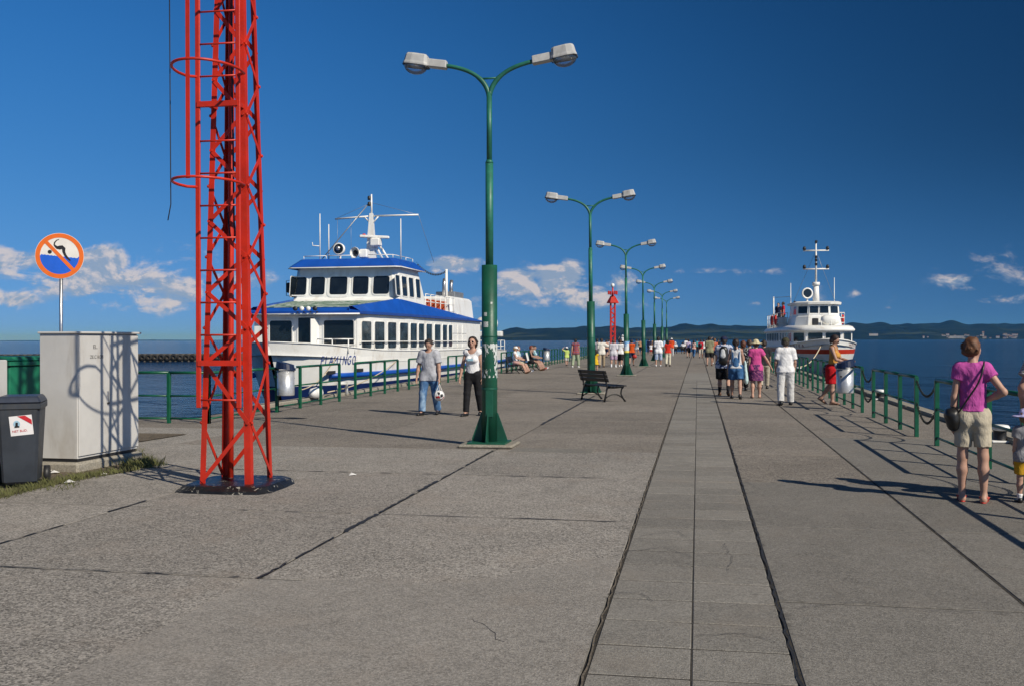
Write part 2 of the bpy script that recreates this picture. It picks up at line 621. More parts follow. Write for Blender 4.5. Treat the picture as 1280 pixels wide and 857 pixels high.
# a lower, more distant coast to the left
verts, faces = [], []
for i in range(121):
    px = -500 + 1150 * i / 120
    d = ray(px, 424)
    d2 = Vector((d.x, d.y)).normalized()
    h = 8 + 16 * (0.5 + 0.5 * math.sin(i * 0.21)) * (0.6 + 0.4 * math.sin(i * 0.07 + 1)) + rng.uniform(-1, 1)
    verts += [tuple(d2 * 15500) + (WATER_Z - 1,), tuple(d2 * 15900) + (h,), tuple(d2 * 16800) + (WATER_Z - 1,)]
for i in range(120):
    for k in range(2):
        a = i * 3 + k
        faces.append((a, a + 3, a + 4, a + 1))
tag(MB().add(verts, faces, True).build('distant_coast', hm), kind='structure')

# ---- the town on the far shore: single pale buildings
M_FARW = mat('far white wall', (0.42, 0.41, 0.39), 0.8, var=0.25, scale=0.02)
M_FARR = mat('far roof', (0.16, 0.11, 0.085), 0.9, var=0.2, scale=0.02)


def far_building(px, D, w, h, zb, label, hall=False):
    d = ray(px, 424)
    d2 = Vector((d.x, d.y)).normalized()
    rt = empty('far_building', (d2.x * D, d2.y * D, zb), math.atan2(-d2.x, d2.y), label, 'building', 'buildings on the far shore')
    MB().box((0, 0, h / 2), (w, 14, h)).build('wall', M_FARW, rt)
    rh = h * (0.12 if hall else 0.45)
    r_ = MB()
    r_.prism([(-w / 2 - 1, -8, h), (-w / 2 - 1, 8, h), (-w / 2 - 1, 0, h + rh)], (w + 2, 0, 0))
    r_.build('roof', M_FARW if hall else M_FARR, rt)


far_building(1092, 4900, 38, 9, 16, 'long white hall alone among the fields of the far shore', True)
far_building(1196, 4745, 56, 9, 4, 'longest white hall in the town on the far shore', True)
far_building(1229, 4800, 7, 17, 9, 'narrow white tower block rising over the far town')
LT = 'small pale house in the town on the far shore'
for i in range(34):
    px = rng.choice([rng.uniform(1140, 1222), rng.uniform(1222, 1300), rng.uniform(1160, 1200), rng.uniform(1240, 1275)])
    far_building(px, rng.uniform(4742, 4820), rng.uniform(6, 15), rng.uniform(3.5, 7), rng.choice([rng.uniform(2, 6), rng.uniform(4, 16)]), LT)

# ---- the air over the bay
vm = bpy.data.materials.new('sea haze')
vm.use_nodes = True
vt = vm.node_tree
vt.nodes.clear()
pv = vt.nodes.new('ShaderNodeVolumePrincipled')
pv.inputs['Color'].default_value = (0.09, 0.38, 1.0, 1)
pv.inputs['Absorption Color'].default_value = (1, 1, 1, 1)
pv.inputs['Density'].default_value = 4.8e-5
pv.inputs['Anisotropy'].default_value = 0.2
ov = vt.nodes.new('ShaderNodeOutputMaterial')
vt.links.new(pv.outputs[0], ov.inputs['Volume'])
hz = MB().box((0, 0, 65), (2 * S + 1000, 2 * S + 1000, 140)).build('haze', vm)
tag(hz, kind='stuff')

# ---- pier deck
XL, XR, YEND = -10.9, 5.25, 138.0
outline = [(XR, -15), (XR, YEND), (XL, YEND), (XL, 20.35), (-45, 18.2), (-45, -15)]
q = MB()
q.prism([(x, y, -3.2) for x, y in outline], (0, 0, 3.2 - 0.0062))
deck = tag(q.build('pier_deck', M_PIER), kind='structure')

cols = [-10.9, -8.35, -5.7, -3.05, -0.57]
rcols = [0.50, 2.03, 5.25]
rowsY = [-15, -9.8, -7, -4.3, -1.6, 1.15, 3.9, 6.6, 9.22, 12.1, 14.95, 17.75]
while rowsY[-1] < 51:
    rowsY.append(rowsY[-1] + 2.78)
YN = rowsY[-1]
slab_meshes = {}
SLAB_T = 0.14


def slab(x0, x1, y0, y1, m, name='slab', gap=0.022, zj=0.002, tilt=0.0006, th=SLAB_T):
    w, l = x1 - x0 - gap, y1 - y0 - gap
    key = (round(w, 2), round(l, 2), m.name, th)
    if key not in slab_meshes:
        slab_meshes[key] = MB().box((0, 0, -th / 2), (w, l, th), bev=0.005).mesh(name, m)
    o = link(name, slab_meshes[key], deck, ((x0 + x1) / 2, (y0 + y1) / 2, rng.uniform(-zj, zj)))
    o.rotation_euler = (rng.uniform(-tilt, tilt), rng.uniform(-tilt, tilt), 0)
    return o


for r_ in range(len(rowsY) - 1):
    y0, y1 = rowsY[r_], rowsY[r_ + 1]
    for c_ in range(len(cols) - 1):
        smooth = (cols[c_] == -3.05 and y1 < 6.7)
        if c_ == 0 and y0 < 20:
            continue
        slab(cols[c_], cols[c_ + 1], y0, y1, M_SMOOTH if smooth else (M_ROUGH if y1 < 15 else M_ROUGH2))
    for c_ in range(2):
        slab(rcols[c_], rcols[c_ + 1] - (0.32 if c_ == 1 else 0), y0, y1, M_SMOOTH if y1 < 12.2 or (c_ == 1 and y1 < 20) else M_ROUGH2)
    if y1 < 18:                                           # the quay widens to the left before the pier begins
        for xx in (-11.0, -13.65, -16.3):
            slab(xx, xx + 2.65, y0, y1, M_ROUGH)
slab(-45, -16.3, -15, 17.75, M_ROUGH)
slab(-11.0, -8.35, 17.75, 20.3, M_ROUGH2)
slab(-13.65, -11.0, 17.75, 20.1, M_ROUGH2)
slab(-45, -13.65, 17.75, 18.1, M_ROUGH)
# the strip of small square slabs over the cable duct
y = -3.0
k = 0
while y < 42:
    for (x0, x1) in ((-0.56, -0.030), (-0.040, 0.49)):
        slab(x0, x1, y, y + 0.5, M_PAVER, 'paving_slab', gap=0.016 + rng.uniform(0, 0.006), zj=0.0014, tilt=0.0016, th=0.08)
    y += 0.5
MB().box((-0.035, 19.5, -0.0288), (1.03, 45, 0.05)).build('joint_fill', mat('dark joint grit', (0.035, 0.031, 0.026), 0.95, var=0.4, scale=30), deck)
strip_far = MB()
strip_far.box((-0.035, (42 + YN) / 2, -0.05), (1.04, YN - 42, 0.1))
strip_far.build('far_duct_cover', M_PAVER, deck)

# beyond the slabs that can be told apart: one sheet with its joints in the material
fm = M_ROUGH2.copy()
fm.name = 'far concrete paving'
T = NT(fm.node_tree)
b = fm.node_tree.nodes['Principled BSDF']
src = b.inputs['Base Color'].links[0].from_socket
gp = T.n('ShaderNodeNewGeometry').outputs['Position']
X_, Y_, _z = T.sep(gp)
ly = T.m('ABSOLUTE', T.m('SUBTRACT', T.m('MODULO', T.m('SUBTRACT', Y_, YN), 2.78), 1.39))
jm = T.ss(ly, 1.36, 1.385)
for xx in cols[1:] + rcols[:2]:
    jm = T.m('MAXIMUM', jm, T.m('SUBTRACT', 1.0, T.ss(T.m('ABSOLUTE', T.m('SUBTRACT', X_, xx)), 0.012, 0.035)))
T.put(b.inputs['Base Color'], T.mix(jm, src, (0.03, 0.028, 0.026)))
q = MB()
q.box(((XL + XR) / 2, (YN + YEND) / 2, -0.02), (XR - XL, YEND - YN - 0.02, 0.04))
q.build('far_paving', fm, deck)

# kerb stones along the two edges
ke = MB().box((0, 0, 0.0), (0.32, 2.75, 0.22), bev=0.03).mesh('kerb_stone', M_KERB)
y = -8.0
while y < 70:
    o = link('kerb_stone', ke, deck, (XR - 0.16, y + 1.39, -0.025 + rng.uniform(-0.012, 0.012)))
    o.rotation_euler = (rng.uniform(-.003, .003), rng.uniform(-.02, .02), rng.uniform(-.003, .003))
    if y > 21:
        link('kerb_stone', ke, deck, (XL + 0.16, y + 1.39, -0.02 + rng.uniform(-0.012, 0.012)))
    y += 2.78
q = MB()
q.box((XR - 0.16, (70 + YEND) / 2 + 0.6, 0.0), (0.32, YEND - 71, 0.2))
q.box((XL + 0.16, (70 + YEND) / 2 + 0.6, 0.0), (0.32, YEND - 71, 0.2))
q.build('far_kerb', M_KERB, deck)


# poured tar along the open joints
def seam(pts, w0, w1, name='tar_seam', z=0.0055, m=M_TAR, step=0.11):
    out_l, out_r = [], []
    for a, b_ in zip(pts[:-1], pts[1:]):
        a, b_ = Vector(a), Vector(b_)
        n = max(2, int((b_ - a).length / step))
        t = (b_ - a).normalized()
        nr_ = Vector((-t.y, t.x))
        for i in range(n):
            c = a.lerp(b_, i / n) + nr_ * rng.uniform(-0.012, 0.012)
            out_l.append(c + nr_ * rng.uniform(w0, w1))
            out_r.append(c - nr_ * rng.uniform(w0, w1))
    q = MB()
    n = len(out_l)
    q.add([(v.x, v.y, z) for v in out_l] + [(v.x, v.y, z) for v in out_r], [(i, n + i, n + i + 1, i + 1) for i in range(n - 1)])
    return q.build(name, m, deck)


def PP(*pts):
    return [(P(x, y).x, P(x, y).y) for x, y in pts]


for a_, b__, lo_, hi_ in ((6.55, 7.15, .004, .022), (7.25, 8.15, .002, .016), (8.3, 9.3, .012, .040), (9.3, 10.6, .004, .020), (10.7, 11.6, .010, .036), (11.7, 12.9, .004, .018), (13.0, 14.9, .006, .026)):
    seam([(-3.05, a_), (-3.05 + rng.uniform(-.01, .01), b__)], lo_, hi_, step=0.07)
seam([(-3.0, 9.22), (-1.9, 9.215)], 0.004, 0.014)
seam([(-1.8, 9.215), (-0.62, 9.2)], 0.006, 0.024)
seam([(-8.0, 9.2), (-3.2, 9.22)], 0.001, 0.008)
seam([(-8.2, 6.6), (-3.1, 6.6)], 0.001, 0.009)
seam([(-5.7, 7.2), (-5.7, 8.3)], 0.001, 0.014)
seam([(-5.7, 8.9), (-5.7, 9.7)], 0.003, 0.022)
seam([(-3.05, 19.5), (-3.05, 30)], 0.01, 0.04)
seam([(-8.0, 12.1), (-1.0, 12.1)], 0.002, 0.012)
seam([(0.497, -2), (0.497, 6), (0.51, 11)], 0.002, 0.011)
seam([(0.50, 11), (0.51, 15), (0.50, 20)], 0.001, 0.012)
seam([(-0.565, -2), (-0.565, 12), (-0.565, 24)], 0.002, 0.008, m=mat('joint dirt', (0.12, 0.10, 0.075), 0.95, var=0.4, scale=30))
seam([(2.03, 2), (2.03, 10), (2.03, 18)], 0.0, 0.005)
# hairline cracks in the paving strip
for (a, c, e) in (((778, 690), (830, 684), (868, 697)), ((742, 740), (800, 742), (822, 754)), ((800, 670), (846, 664), (860, 672)), ((870, 795), (930, 792), (980, 806)), ((700, 470 + 330), (716, 812), (722, 822))):
    seam(PP(a, c, e), 0.001, 0.004, 'crack', step=0.05, z=0.0075)

for pts_ in (((1000, 760), (1080, 752), (1160, 764), (1275, 768)), ((590, 775), (612, 786), (622, 800), (640, 806)), ((180, 655), (215, 668), (262, 664), (300, 676)), ((520, 612), (560, 606), (600, 618), (660, 611)), ((930, 600), (950, 612), (985, 606)), ((905, 680), (915, 700), (908, 716))):
    seam(PP(*pts_), 0.0005, 0.003, 'crack', step=0.05, z=0.0095)
# cement skim that laps over the rough slabs in the foreground
edge = [(20, 880), (120, 826), (215, 780), (262, 752), (318, 724), (360, 727), (430, 725), (470, 722), (520, 729), (580, 727), (640, 718), (700, 705), (742, 698), (781, 696)]
pts = [P(x, y) for x, y in edge]
dense = []
for a, b_ in zip(pts[:-1], pts[1:]):
    for i in range(6):
        v = a.lerp(b_, i / 6)
        dense.append((v.x + rng.uniform(-.015, .015), v.y + rng.uniform(-.02, .02)))
dense = [d_ for d_ in dense if d_[0] < -0.60]
dense.append((-0.585, pts[-1].y))
ring = dense + [(-0.585, 1.0), (-5.2, 1.0)]
bm = bmesh.new()
vs_ = [bm.verts.new((x, y_, 0.008)) for x, y_ in ring]
f = bm.faces.new(vs_)
bmesh.ops.triangulate(bm, faces=[f])
me = bpy.data.meshes.new('cement_skim')
bm.to_mesh(me)
bm.free()
me.materials.append(M_SKIM)
link('cement_skim', me, deck)

# inspection cover beside the first lamp, and rebated frame
pc = P(690, 563)
q = MB().box((0, 0, -0.002), (1.25, 0.55, 0.02), bev=0.004)
q.build('inspection_cover', M_PAVER, deck, (pc.x, pc.y, 0.002))

# unpaved strip where the cabinet and bins stand
M_SOIL = concrete('trodden soil', (0.13, 0.105, 0.075), 0.9, 45, 1.0, 0.5, 0.4)
edge = [(-40, 632), (0, 623), (40, 612), (90, 601), (130, 594), (168, 588), (182, 578), (172, 566), (150, 556)]
pts = [P(x, y) for x, y in edge]
dense = []
for a, b_ in zip(pts[:-1], pts[1:]):
    for i in range(8):
        v = a.lerp(b_, i / 8)
        dense.append((v.x + rng.uniform(-.04, .04), v.y + rng.uniform(-.05, .05)))
last = pts[-1]
ring = dense + [(last.x, last.y), (-9.0, 16.5), (-12.5, 16.5), (-12.5, 8.4)]
bm = bmesh.new()
vs_ = [bm.verts.new((x, y_, 0.012)) for x, y_ in ring]
f = bm.faces.new(vs_)
bmesh.ops.triangulate(bm, faces=[f])
me = bpy.data.meshes.new('soil_bed')
bm.to_mesh(me)
bm.free()
me.materials.append(M_SOIL)
tag(link('soil_bed', me), kind='structure')

# grass in the strip, thickest along its edge
M_GRASS = mat('grass blades', (0.10, 0.105, 0.035), 0.85, var=0.5, scale=7)
verts, faces = [], []
bed_edge = [Vector((x, y_, 0.01)) for x, y_ in dense]


def blade(x, y_, h, z0=0.01):
    a = rng.uniform(0, 6.28)
    w = rng.uniform(0.003, 0.007)
    lx, ly_ = rng.uniform(-.6, .6) * h, rng.uniform(-.6, .6) * h
    b0 = len(verts)
    verts.extend([(x - w * math.cos(a), y_ - w * math.sin(a), z0), (x + w * math.cos(a), y_ + w * math.sin(a), z0),
                  (x + lx * .4 + w * .7, y_ + ly_ * .4, z0 + h * .6), (x + lx, y_ + ly_, z0 + h)])
    faces.extend([(b0, b0 + 1, b0 + 2), (b0, b0 + 2, b0 + 3)])


for _ in range(1700):
    i = int(rng.triangular(0, len(bed_edge) - 1, len(bed_edge) * 0.25))
    e = bed_edge[i]
    o_ = abs(rng.gauss(0, 0.11))
    blade(e.x - o_ * 0.5 + rng.gauss(0, .05), e.y + o_ + rng.gauss(0, .04), rng.uniform(0.02, 0.09))
for _ in range(700):                                           # a tuft at the corner of the plinth
    e = P(178, 583)
    blade(e.x + rng.gauss(0, .11), e.y + rng.gauss(0, .14), rng.uniform(0.03, 0.13))
for _ in range(420):
    e = P(rng.uniform(-5, 100), rng.uniform(596, 614))
    blade(e.x, e.y, rng.uniform(0.02, 0.07))
g = MB().add(verts, faces).build('grass', M_GRASS)
tag(g, 'thin green grass along the edge of the unpaved strip', 'grass', kind='stuff')

# ================================================================== things on the pier
M_GREEN = mat('dark green enamel', (0.007, 0.078, 0.046), 0.45, var=0.25, scale=3, bump=0.15, bscale=40, wear=((0.18, 0.22, 0.17), 14, 0.715))
M_TEAL = mat('weathered teal enamel', (0.016, 0.132, 0.088), 0.48, var=0.22, scale=5, bump=0.1, bscale=50, wear=((0.30, 0.42, 0.36), 16, 0.665))
M_RAIL = mat('railing green', (0.004, 0.085, 0.043), 0.4, var=0.2, scale=6, wear=((0.10, 0.06, 0.03), 22, 0.73))
M_RED = mat('tower red paint', (0.50, 0.022, 0.007), 0.45, var=0.16, scale=3, bump=0.2, bscale=30, dirt=((0.34, 0.03, 0.012), 5, 0.5), wear=((0.10, 0.035, 0.015), 14, 0.70))
M_BLACKPAINT = mat('chipped bitumen paint', (0.012, 0.012, 0.013), 0.35, var=0.3, scale=9, bump=0.8, bscale=22, wear=((0.30, 0.28, 0.24), 13, 0.60))
M_LAMPGREY = mat('lamp housing grey', (0.44, 0.44, 0.43), 0.45, var=0.1, scale=9, dirt=((0.25, 0.24, 0.22), 7, 0.5))
M_DARK = mat('dark fittings', (0.02, 0.02, 0.022), 0.5)
M_STEEL = mat('brushed steel', (0.50, 0.50, 0.50), 0.34, metal=0.85, var=0.15, scale=9)
M_WHITE = mat('white gloss paint', (0.80, 0.80, 0.78), 0.35, var=0.04, scale=3, dirt=((0.45, 0.42, 0.36), 3, 0.25))
M_BULB = mat('lamp reflector', (0.5, 0.5, 0.5), 0.2, metal=0.7)


def glassy(name, col, alpha, rough=0.05):
    m = bpy.data.materials.new(name)
    m.use_nodes = True
    T = NT(m.node_tree)
    m.node_tree.nodes.clear()
    tr = T.n('ShaderNodeBsdfTransparent')
    tr.inputs[0].default_value = (*col, 1)
    gl = T.n('ShaderNodeBsdfGlossy')
    gl.inputs['Roughness'].default_value = rough
    df = T.n('ShaderNodeBsdfDiffuse')
    df.inputs[0].default_value = (0.5, 0.55, 0.6, 1)
    lw = T.n('ShaderNodeLayerWeight')
    lw.inputs[0].default_value = 0.35
    a = T.n('ShaderNodeMixShader')
    T.put(a.inputs[0], alpha)
    m.node_tree.links.new(tr.outputs[0], a.inputs[1])
    m.node_tree.links.new(df.outputs[0], a.inputs[2])
    s_ = T.n('ShaderNodeMixShader')
    T.put(s_.inputs[0], T.m('MULTIPLY_ADD', lw.outputs['Fresnel'], 0.8, 0.05, clamp=True))
    m.node_tree.links.new(a.outputs[0], s_.inputs[1])
    m.node_tree.links.new(gl.outputs[0], s_.inputs[2])
    o = T.n('ShaderNodeOutputMaterial')
    m.node_tree.links.new(s_.outputs[0], o.inputs[0])
    return m


M_BOWL = glassy('clear acrylic bowl', (0.93, 0.95, 0.97), 0.10)

# ------------------------------------------------------------------ street lamps
LAMP_X = P(612, 557).x
LAMP_Y0 = P(612, 557).y
LAMP_STEP = 15.45


def make_lamp():
    rt = empty('street_lamp')
    MB().box((0, 0, 0.025), (0.86, 0.80, 0.055), bev=0.02).build('concrete_pad', M_KERB, rt)
    MB().box((0, 0, 0.065), (0.60, 0.60, 0.03)).build('base_plate', M_GREEN, rt)
    for k in range(4):
        a = k * math.pi / 2
        c, s_ = math.cos(a), math.sin(a)
        t = Vector((-s_, c, 0)) * 0.008

        def pt(r, z):
            return Vector((c * r, s_ * r, z)) - t
        MB().prism([pt(0.11, 0.078), pt(0.285, 0.078), pt(0.285, 0.12), pt(0.135, 0.53), pt(0.11, 0.53)], t * 2).build('gusset', M_GREEN, rt)
    low = MB()
    low.cyl((0, 0, 0.08), (0, 0, 2.86), 0.124, n=24)
    low.lathe([(0.128, 0.90), (0.128, 0.93)], 24)
    low.lathe([(0.128, 1.72), (0.130, 1.725), (0.130, 1.745), (0.128, 1.75)], 24)
    lower = low.build('lower_pole', M_GREEN, rt)
    MB().box((0.02, -0.122, 0.68), (0.12, 0.012, 0.42), bev=0.004).build('access_door', M_GREEN, lower)
    MB().cyl((0, 0, 2.86), (0, 0, 4.50), 0.062, n=18).build('middle_pole', M_TEAL, rt)
    up = MB()
    up.cyl((0, 0, 4.50), (0, 0, 5.60), 0.044, n=16)
    up.cyl((0, 0, 4.48), (0, 0, 4.53), 0.066, 0.05, n=16)
    up.build('upper_pole', M_TEAL, rt)
    for s_ in (-1, 1):
        path = bez((0, 0, 5.52), (0.03 * s_, 0, 5.80), (0.26 * s_, 0, 6.00), (0.74 * s_, 0, 6.07), 12)
        MB().tube(path, [0.040] * 6 + [0.034] * 7, 10).build('arm', M_TEAL, rt)
    MB().cyl((-0.17, 0, 5.83), (0.17, 0, 5.83), 0.016, n=8).build('cross_bar', M_TEAL, rt)
    for s_ in (-1, 1):
        # local x runs outward along the arm; tilt upward
        head = empty('lamp_head')
        head.parent = rt
        head.location = (0.70 * s_, 0, 6.065)
        head.rotation_euler = (0, -R(9), 0) if s_ > 0 else (0, -R(9), math.pi)
        gb = MB()
        gb.box((0.16, 0, 0.01), (0.34, 0.15, 0.13), taper=(0.96, 0.8), bev=0.012)
        gb.build('gear_box', M_LAMPGREY, head)
        ca = MB()
        pts = []
        ring = [(0.30, .09), (0.345, .125), (0.56, .15), (0.66, .13), (0.70, .07)]
        full = ring + [(x, -y_) for x, y_ in reversed(ring)]
        n = len(full)
        for sc_, z in ((1.03, -0.055), (1.03, -0.03), (0.97, 0.0), (0.90, 0.10), (0.82, 0.125)):
            pts += [((x - 0.5) * sc_ + 0.5, y_ * sc_, z) for x, y_ in full]
        fs = [(L * n + i, L * n + (i + 1) % n, L * n + n + (i + 1) % n, L * n + n + i) for L in range(4) for i in range(n)]
        fs.append(tuple(range(4 * n, 5 * n)))
        ca.add(pts, fs)
        ca.build('canopy', M_LAMPGREY, head)
        rm = MB()
        rm.prism([(x if x < 0.5 else x, y_, -0.066) for x, y_ in [((u - .5) * 1.05 + .5, v * 1.05) for u, v in full]], (0, 0, 0.012), caps=False)
        rm.build('rim', M_DARK, head)
        rf = MB()
        rf.lathe([(0.0, 0.03), (0.09, 0.02), (0.15, -0.05)], 16, c=(0.51, 0, 0), sx=1.15, sy=0.85)
        rf.build('reflector', M_BULB, head)
        MB().lathe([(0.0, -0.055), (0.02, -0.045), (0.026, -0.02), (0.018, 0.03)], 10, c=(0.5, 0, 0)).build('bulb', M_WHITE, head)
        bw = MB()
        prof = [(0.172 * math.cos(t), -0.058 - 0.135 * math.sin(t)) for t in [k * math.pi / 2 / 7 for k in range(8)]]
        bw.lathe(prof, 20, c=(0.505, 0, 0), sx=1.12, sy=0.86)
        bw.build('glass_bowl', M_BOWL, head)
        MB().box((0.315, 0, 0.045), (0.016, 0.03, 0.03)).build('latch', M_DARK, head)
    return rt


lamp0 = make_lamp()
index_kids(lamp0)
ordn = ['second', 'third', 'fourth', 'fifth', 'sixth']
lamp_labels = ['green double lamp post with peeling white poster remnants on its thick lower pole',
               'green double lamp post standing just behind the black bench',
               'green double lamp post with a blue and white poster on its lower pole',
               'green double lamp post behind the man in white T-shirt and the woman in red top',
               'green double lamp post, fifth in the row from the red lattice tower',
               'green double lamp post, sixth in the row from the red lattice tower',
               'green double lamp post farthest out along the pier']
lamps = []
for i in range(7):
    o = lamp0 if i == 0 else copy_tree(lamp0)
    o.location = (LAMP_X + (0.0 if i == 0 else rng.uniform(-.03, .03)), LAMP_Y0 + LAMP_STEP * i, 0)
    o.rotation_euler = (rng.uniform(-.008, .008), rng.uniform(-.010, .010), rng.uniform(-.05, .05))
    tag(o, lamp_labels[i], 'street lamp', 'double lamp posts along the pier')
    lamps.append(o)

# poster remnants on the first lamp: torn paper, its own shape
pm = bpy.data.materials.new('torn poster paper')
pm.use_nodes = True
T = NT(pm.node_tree)
b = pm.node_tree.nodes['Principled BSDF']
pos = T.n('ShaderNodeNewGeometry').outputs['Position']
pz = T.sep(pos)[2]
nn = T.noise(T.map(pos, (26, 26, 9)), 1.0, 5, 0.68, 0.6)
nn2 = T.noise(T.map(pos, (4, 4, 3)), 1.0, 3, 0.5)
lim = T.m('MULTIPLY', T.ss(pz, 0.98, 1.10), T.m('SUBTRACT', 1.0, T.ss(pz, 1.60, 1.70)))
msk = T.m('GREATER_THAN', T.m('MULTIPLY', T.m('ADD', T.m('MULTIPLY', nn, 0.7), T.m('MULTIPLY', nn2, 0.45)), lim), 0.605)
c = T.mix(T.noise(pos, 30, 3), (0.42, 0.46, 0.44), (0.66, 0.68, 0.68))
T.put(b.inputs['Base Color'], c)
T.put(b.inputs['Alpha'], msk)
b.inputs['Roughness'].default_value = 0.9
q = MB()
q.lathe([(0.1265, 0.96), (0.1265, 1.70)], 28)
q.build('poster_remnant', pm, lamps[0])
for (u, z, w, h) in ((-0.35, 2.08, 0.055, 0.06), (-0.3, 1.92, 0.085, 0.085), (0.45, 2.26, 0.03, 0.04)):
    q = MB()
    a0 = -math.pi / 2 + u
    da = w / 0.126
    q.add([(0.1262 * math.cos(a0 + da * (i / 4 - .5)), 0.1262 * math.sin(a0 + da * (i / 4 - .5)), z + dz_) for dz_ in (-h / 2, h / 2 * (0.7 + 0.3 * (u < 0))) for i in range(5)],
          [(i, i + 1, i + 6, i + 5) for i in range(4)])
    q.build('sticker', mat('old sticker', (0.52, 0.55, 0.52), 0.9, var=0.35, scale=60), lamps[0])
# poster on the third lamp
pb = bpy.data.materials.new('blue poster print')
pb.use_nodes = True
T = NT(pb.node_tree)
b = pb.node_tree.nodes['Principled BSDF']
pz = T.sep(T.n('ShaderNodeNewGeometry').outputs['Position'])[2]
pn = T.noise(T.n('ShaderNodeNewGeometry').outputs['Position'], 5, 3, 0.6)
c = T.mix(T.ss(pn, 0.42, 0.58), (0.16, 0.36, 0.62), (0.60, 0.66, 0.70))
T.put(b.inputs['Base Color'], T.mix(T.m('LESS_THAN', pz, 1.17), c, (0.72, 0.60, 0.10)))
q = MB()
q.add([(0.127 * math.cos(a_), 0.127 * math.sin(a_), z) for z in (1.08, 1.60) for a_ in [-math.pi * 0.95 + k * math.pi * 0.9 / 10 for k in range(11)]],
      [(i, i + 1, i + 12, i + 11) for i in range(10)], True)
q.build('poster', pb, lamps[2])

# ------------------------------------------------------------------ red lattice tower
TC = (P(251, 613) + P(315, 614) + P(340, 604) + P(278, 602)) / 4
TROT = R(1.5)
tower = empty('lattice_tower', (TC.x, TC.y, 0), TROT, 'tall red steel lattice tower with caged ladder on a black base', 'tower')
TH = 13.5
W0, W1 = 0.305, 0.168                                  # half width at the ground and at 5.7 m


def hw(z):
    return W0 + (W1 - W0) * z / 5.75 if z < 5.75 else W1 - 0.004 * (z - 5.75)


def leg_angle(sx, sy, zs, flange=0.085, t=0.010):
    """L-section leg with its flanges along the two faces"""
    q = MB()
    for i in range(len(zs) - 1):
        z0, z1 = zs[i], zs[i + 1]
        a0, a1 = hw(z0), hw(z1)
        for fl in (0, 1):
            def c4(a, z):
                x, y_ = sx * a, sy * a
                if fl == 0:
                    return [(x, y_, z), (x - sx * flange, y_, z), (x - sx * flange, y_ - sy * t, z), (x, y_ - sy * t, z)]
                return [(x, y_ - sy * t, z), (x - sx * t, y_ - sy * t, z), (x - sx * t, y_ - sy * flange, z), (x, y_ - sy * flange, z)]
            A, B = c4(a0, z0), c4(a1, z1)
            q.add(A + B, [(0, 1, 5, 4), (1, 2, 6, 5), (2, 3, 7, 6), (3, 0, 4, 7), (3, 2, 1, 0), (4, 5, 6, 7)])
    return q


zs = [0.05, 5.75, TH]
for sx, sy in ((-1, -1), (1, -1), (1, 1), (-1, 1)):
    leg_angle(sx, sy, zs, 0.075 if (sx, sy) == (1, -1) else 0.062).build('leg', M_RED, tower)


def flat_bar(a, b_, w, t, face_n):
    a, b_ = Vector(a), Vector(b_)
    d = (b_ - a)
    L = d.length
    d.normalize()
    nrm_ = Vector(face_n)
    side = d.cross(nrm_).normalized()
    nn_ = side.cross(d).normalized()
    M = Matrix((d, side, nn_)).transposed()
    return MB().box((a + b_) / 2, (L, w, t), rot=M)


for fi, (fx, fy) in enumerate(((0, -1), (1, 0), (0, 1), (-1, 0))):
    z = 0.10
    flip = 1 if fi % 2 == 0 else -1
    step0 = 0.66
    while z < TH - 0.4:
        step = step0 if z < 1.2 else 0.40
        z1 = z + step
        a, a1 = hw(z) - 0.02, hw(z1) - 0.02
        off0, off1 = hw(z) + 0.004, hw(z1) + 0.004
        if fx == 0:
            A, B = (-flip * a, fy * off0, z), (flip * a1, fy * off1, z1)
        else:
            A, B = (fx * off0, -flip * a, z), (fx * off1, flip * a1, z1)
        flat_bar(A, B, 0.046, 0.007, (fx, fy, 0)).build('lacing_bar', M_RED, tower)
        # bolt heads where the bar meets the leg
        MB().cyl(Vector(B) + Vector((fx, fy, 0)) * 0.002, Vector(B) + Vector((fx, fy, 0)) * 0.022, 0.017, n=6).build('bolt', M_RED, tower)
        flip = -flip
        z = z1
# conduit on the back leg and a looped black cable
q = MB().tube([(-0.17, 0.20, 0.06), (-0.16, 0.19, 1.2), (-0.10, 0.11, 5.7), (-0.09, 0.10, TH)], 0.036, 10)
q.build('conduit', M_RED, tower)
q = MB().tube([(-0.12, 0.05, 3.15)] + bez((-0.12, 0.04, 3.15), (-0.06, 0.0, 2.55), (0.02, -0.02, 2.85), (-0.04, 0.03, 3.05), 8) + [(-0.08, 0.06, 5.6), (-0.08, 0.05, TH)], 0.010, 6)
q.build('cable', M_DARK, tower)
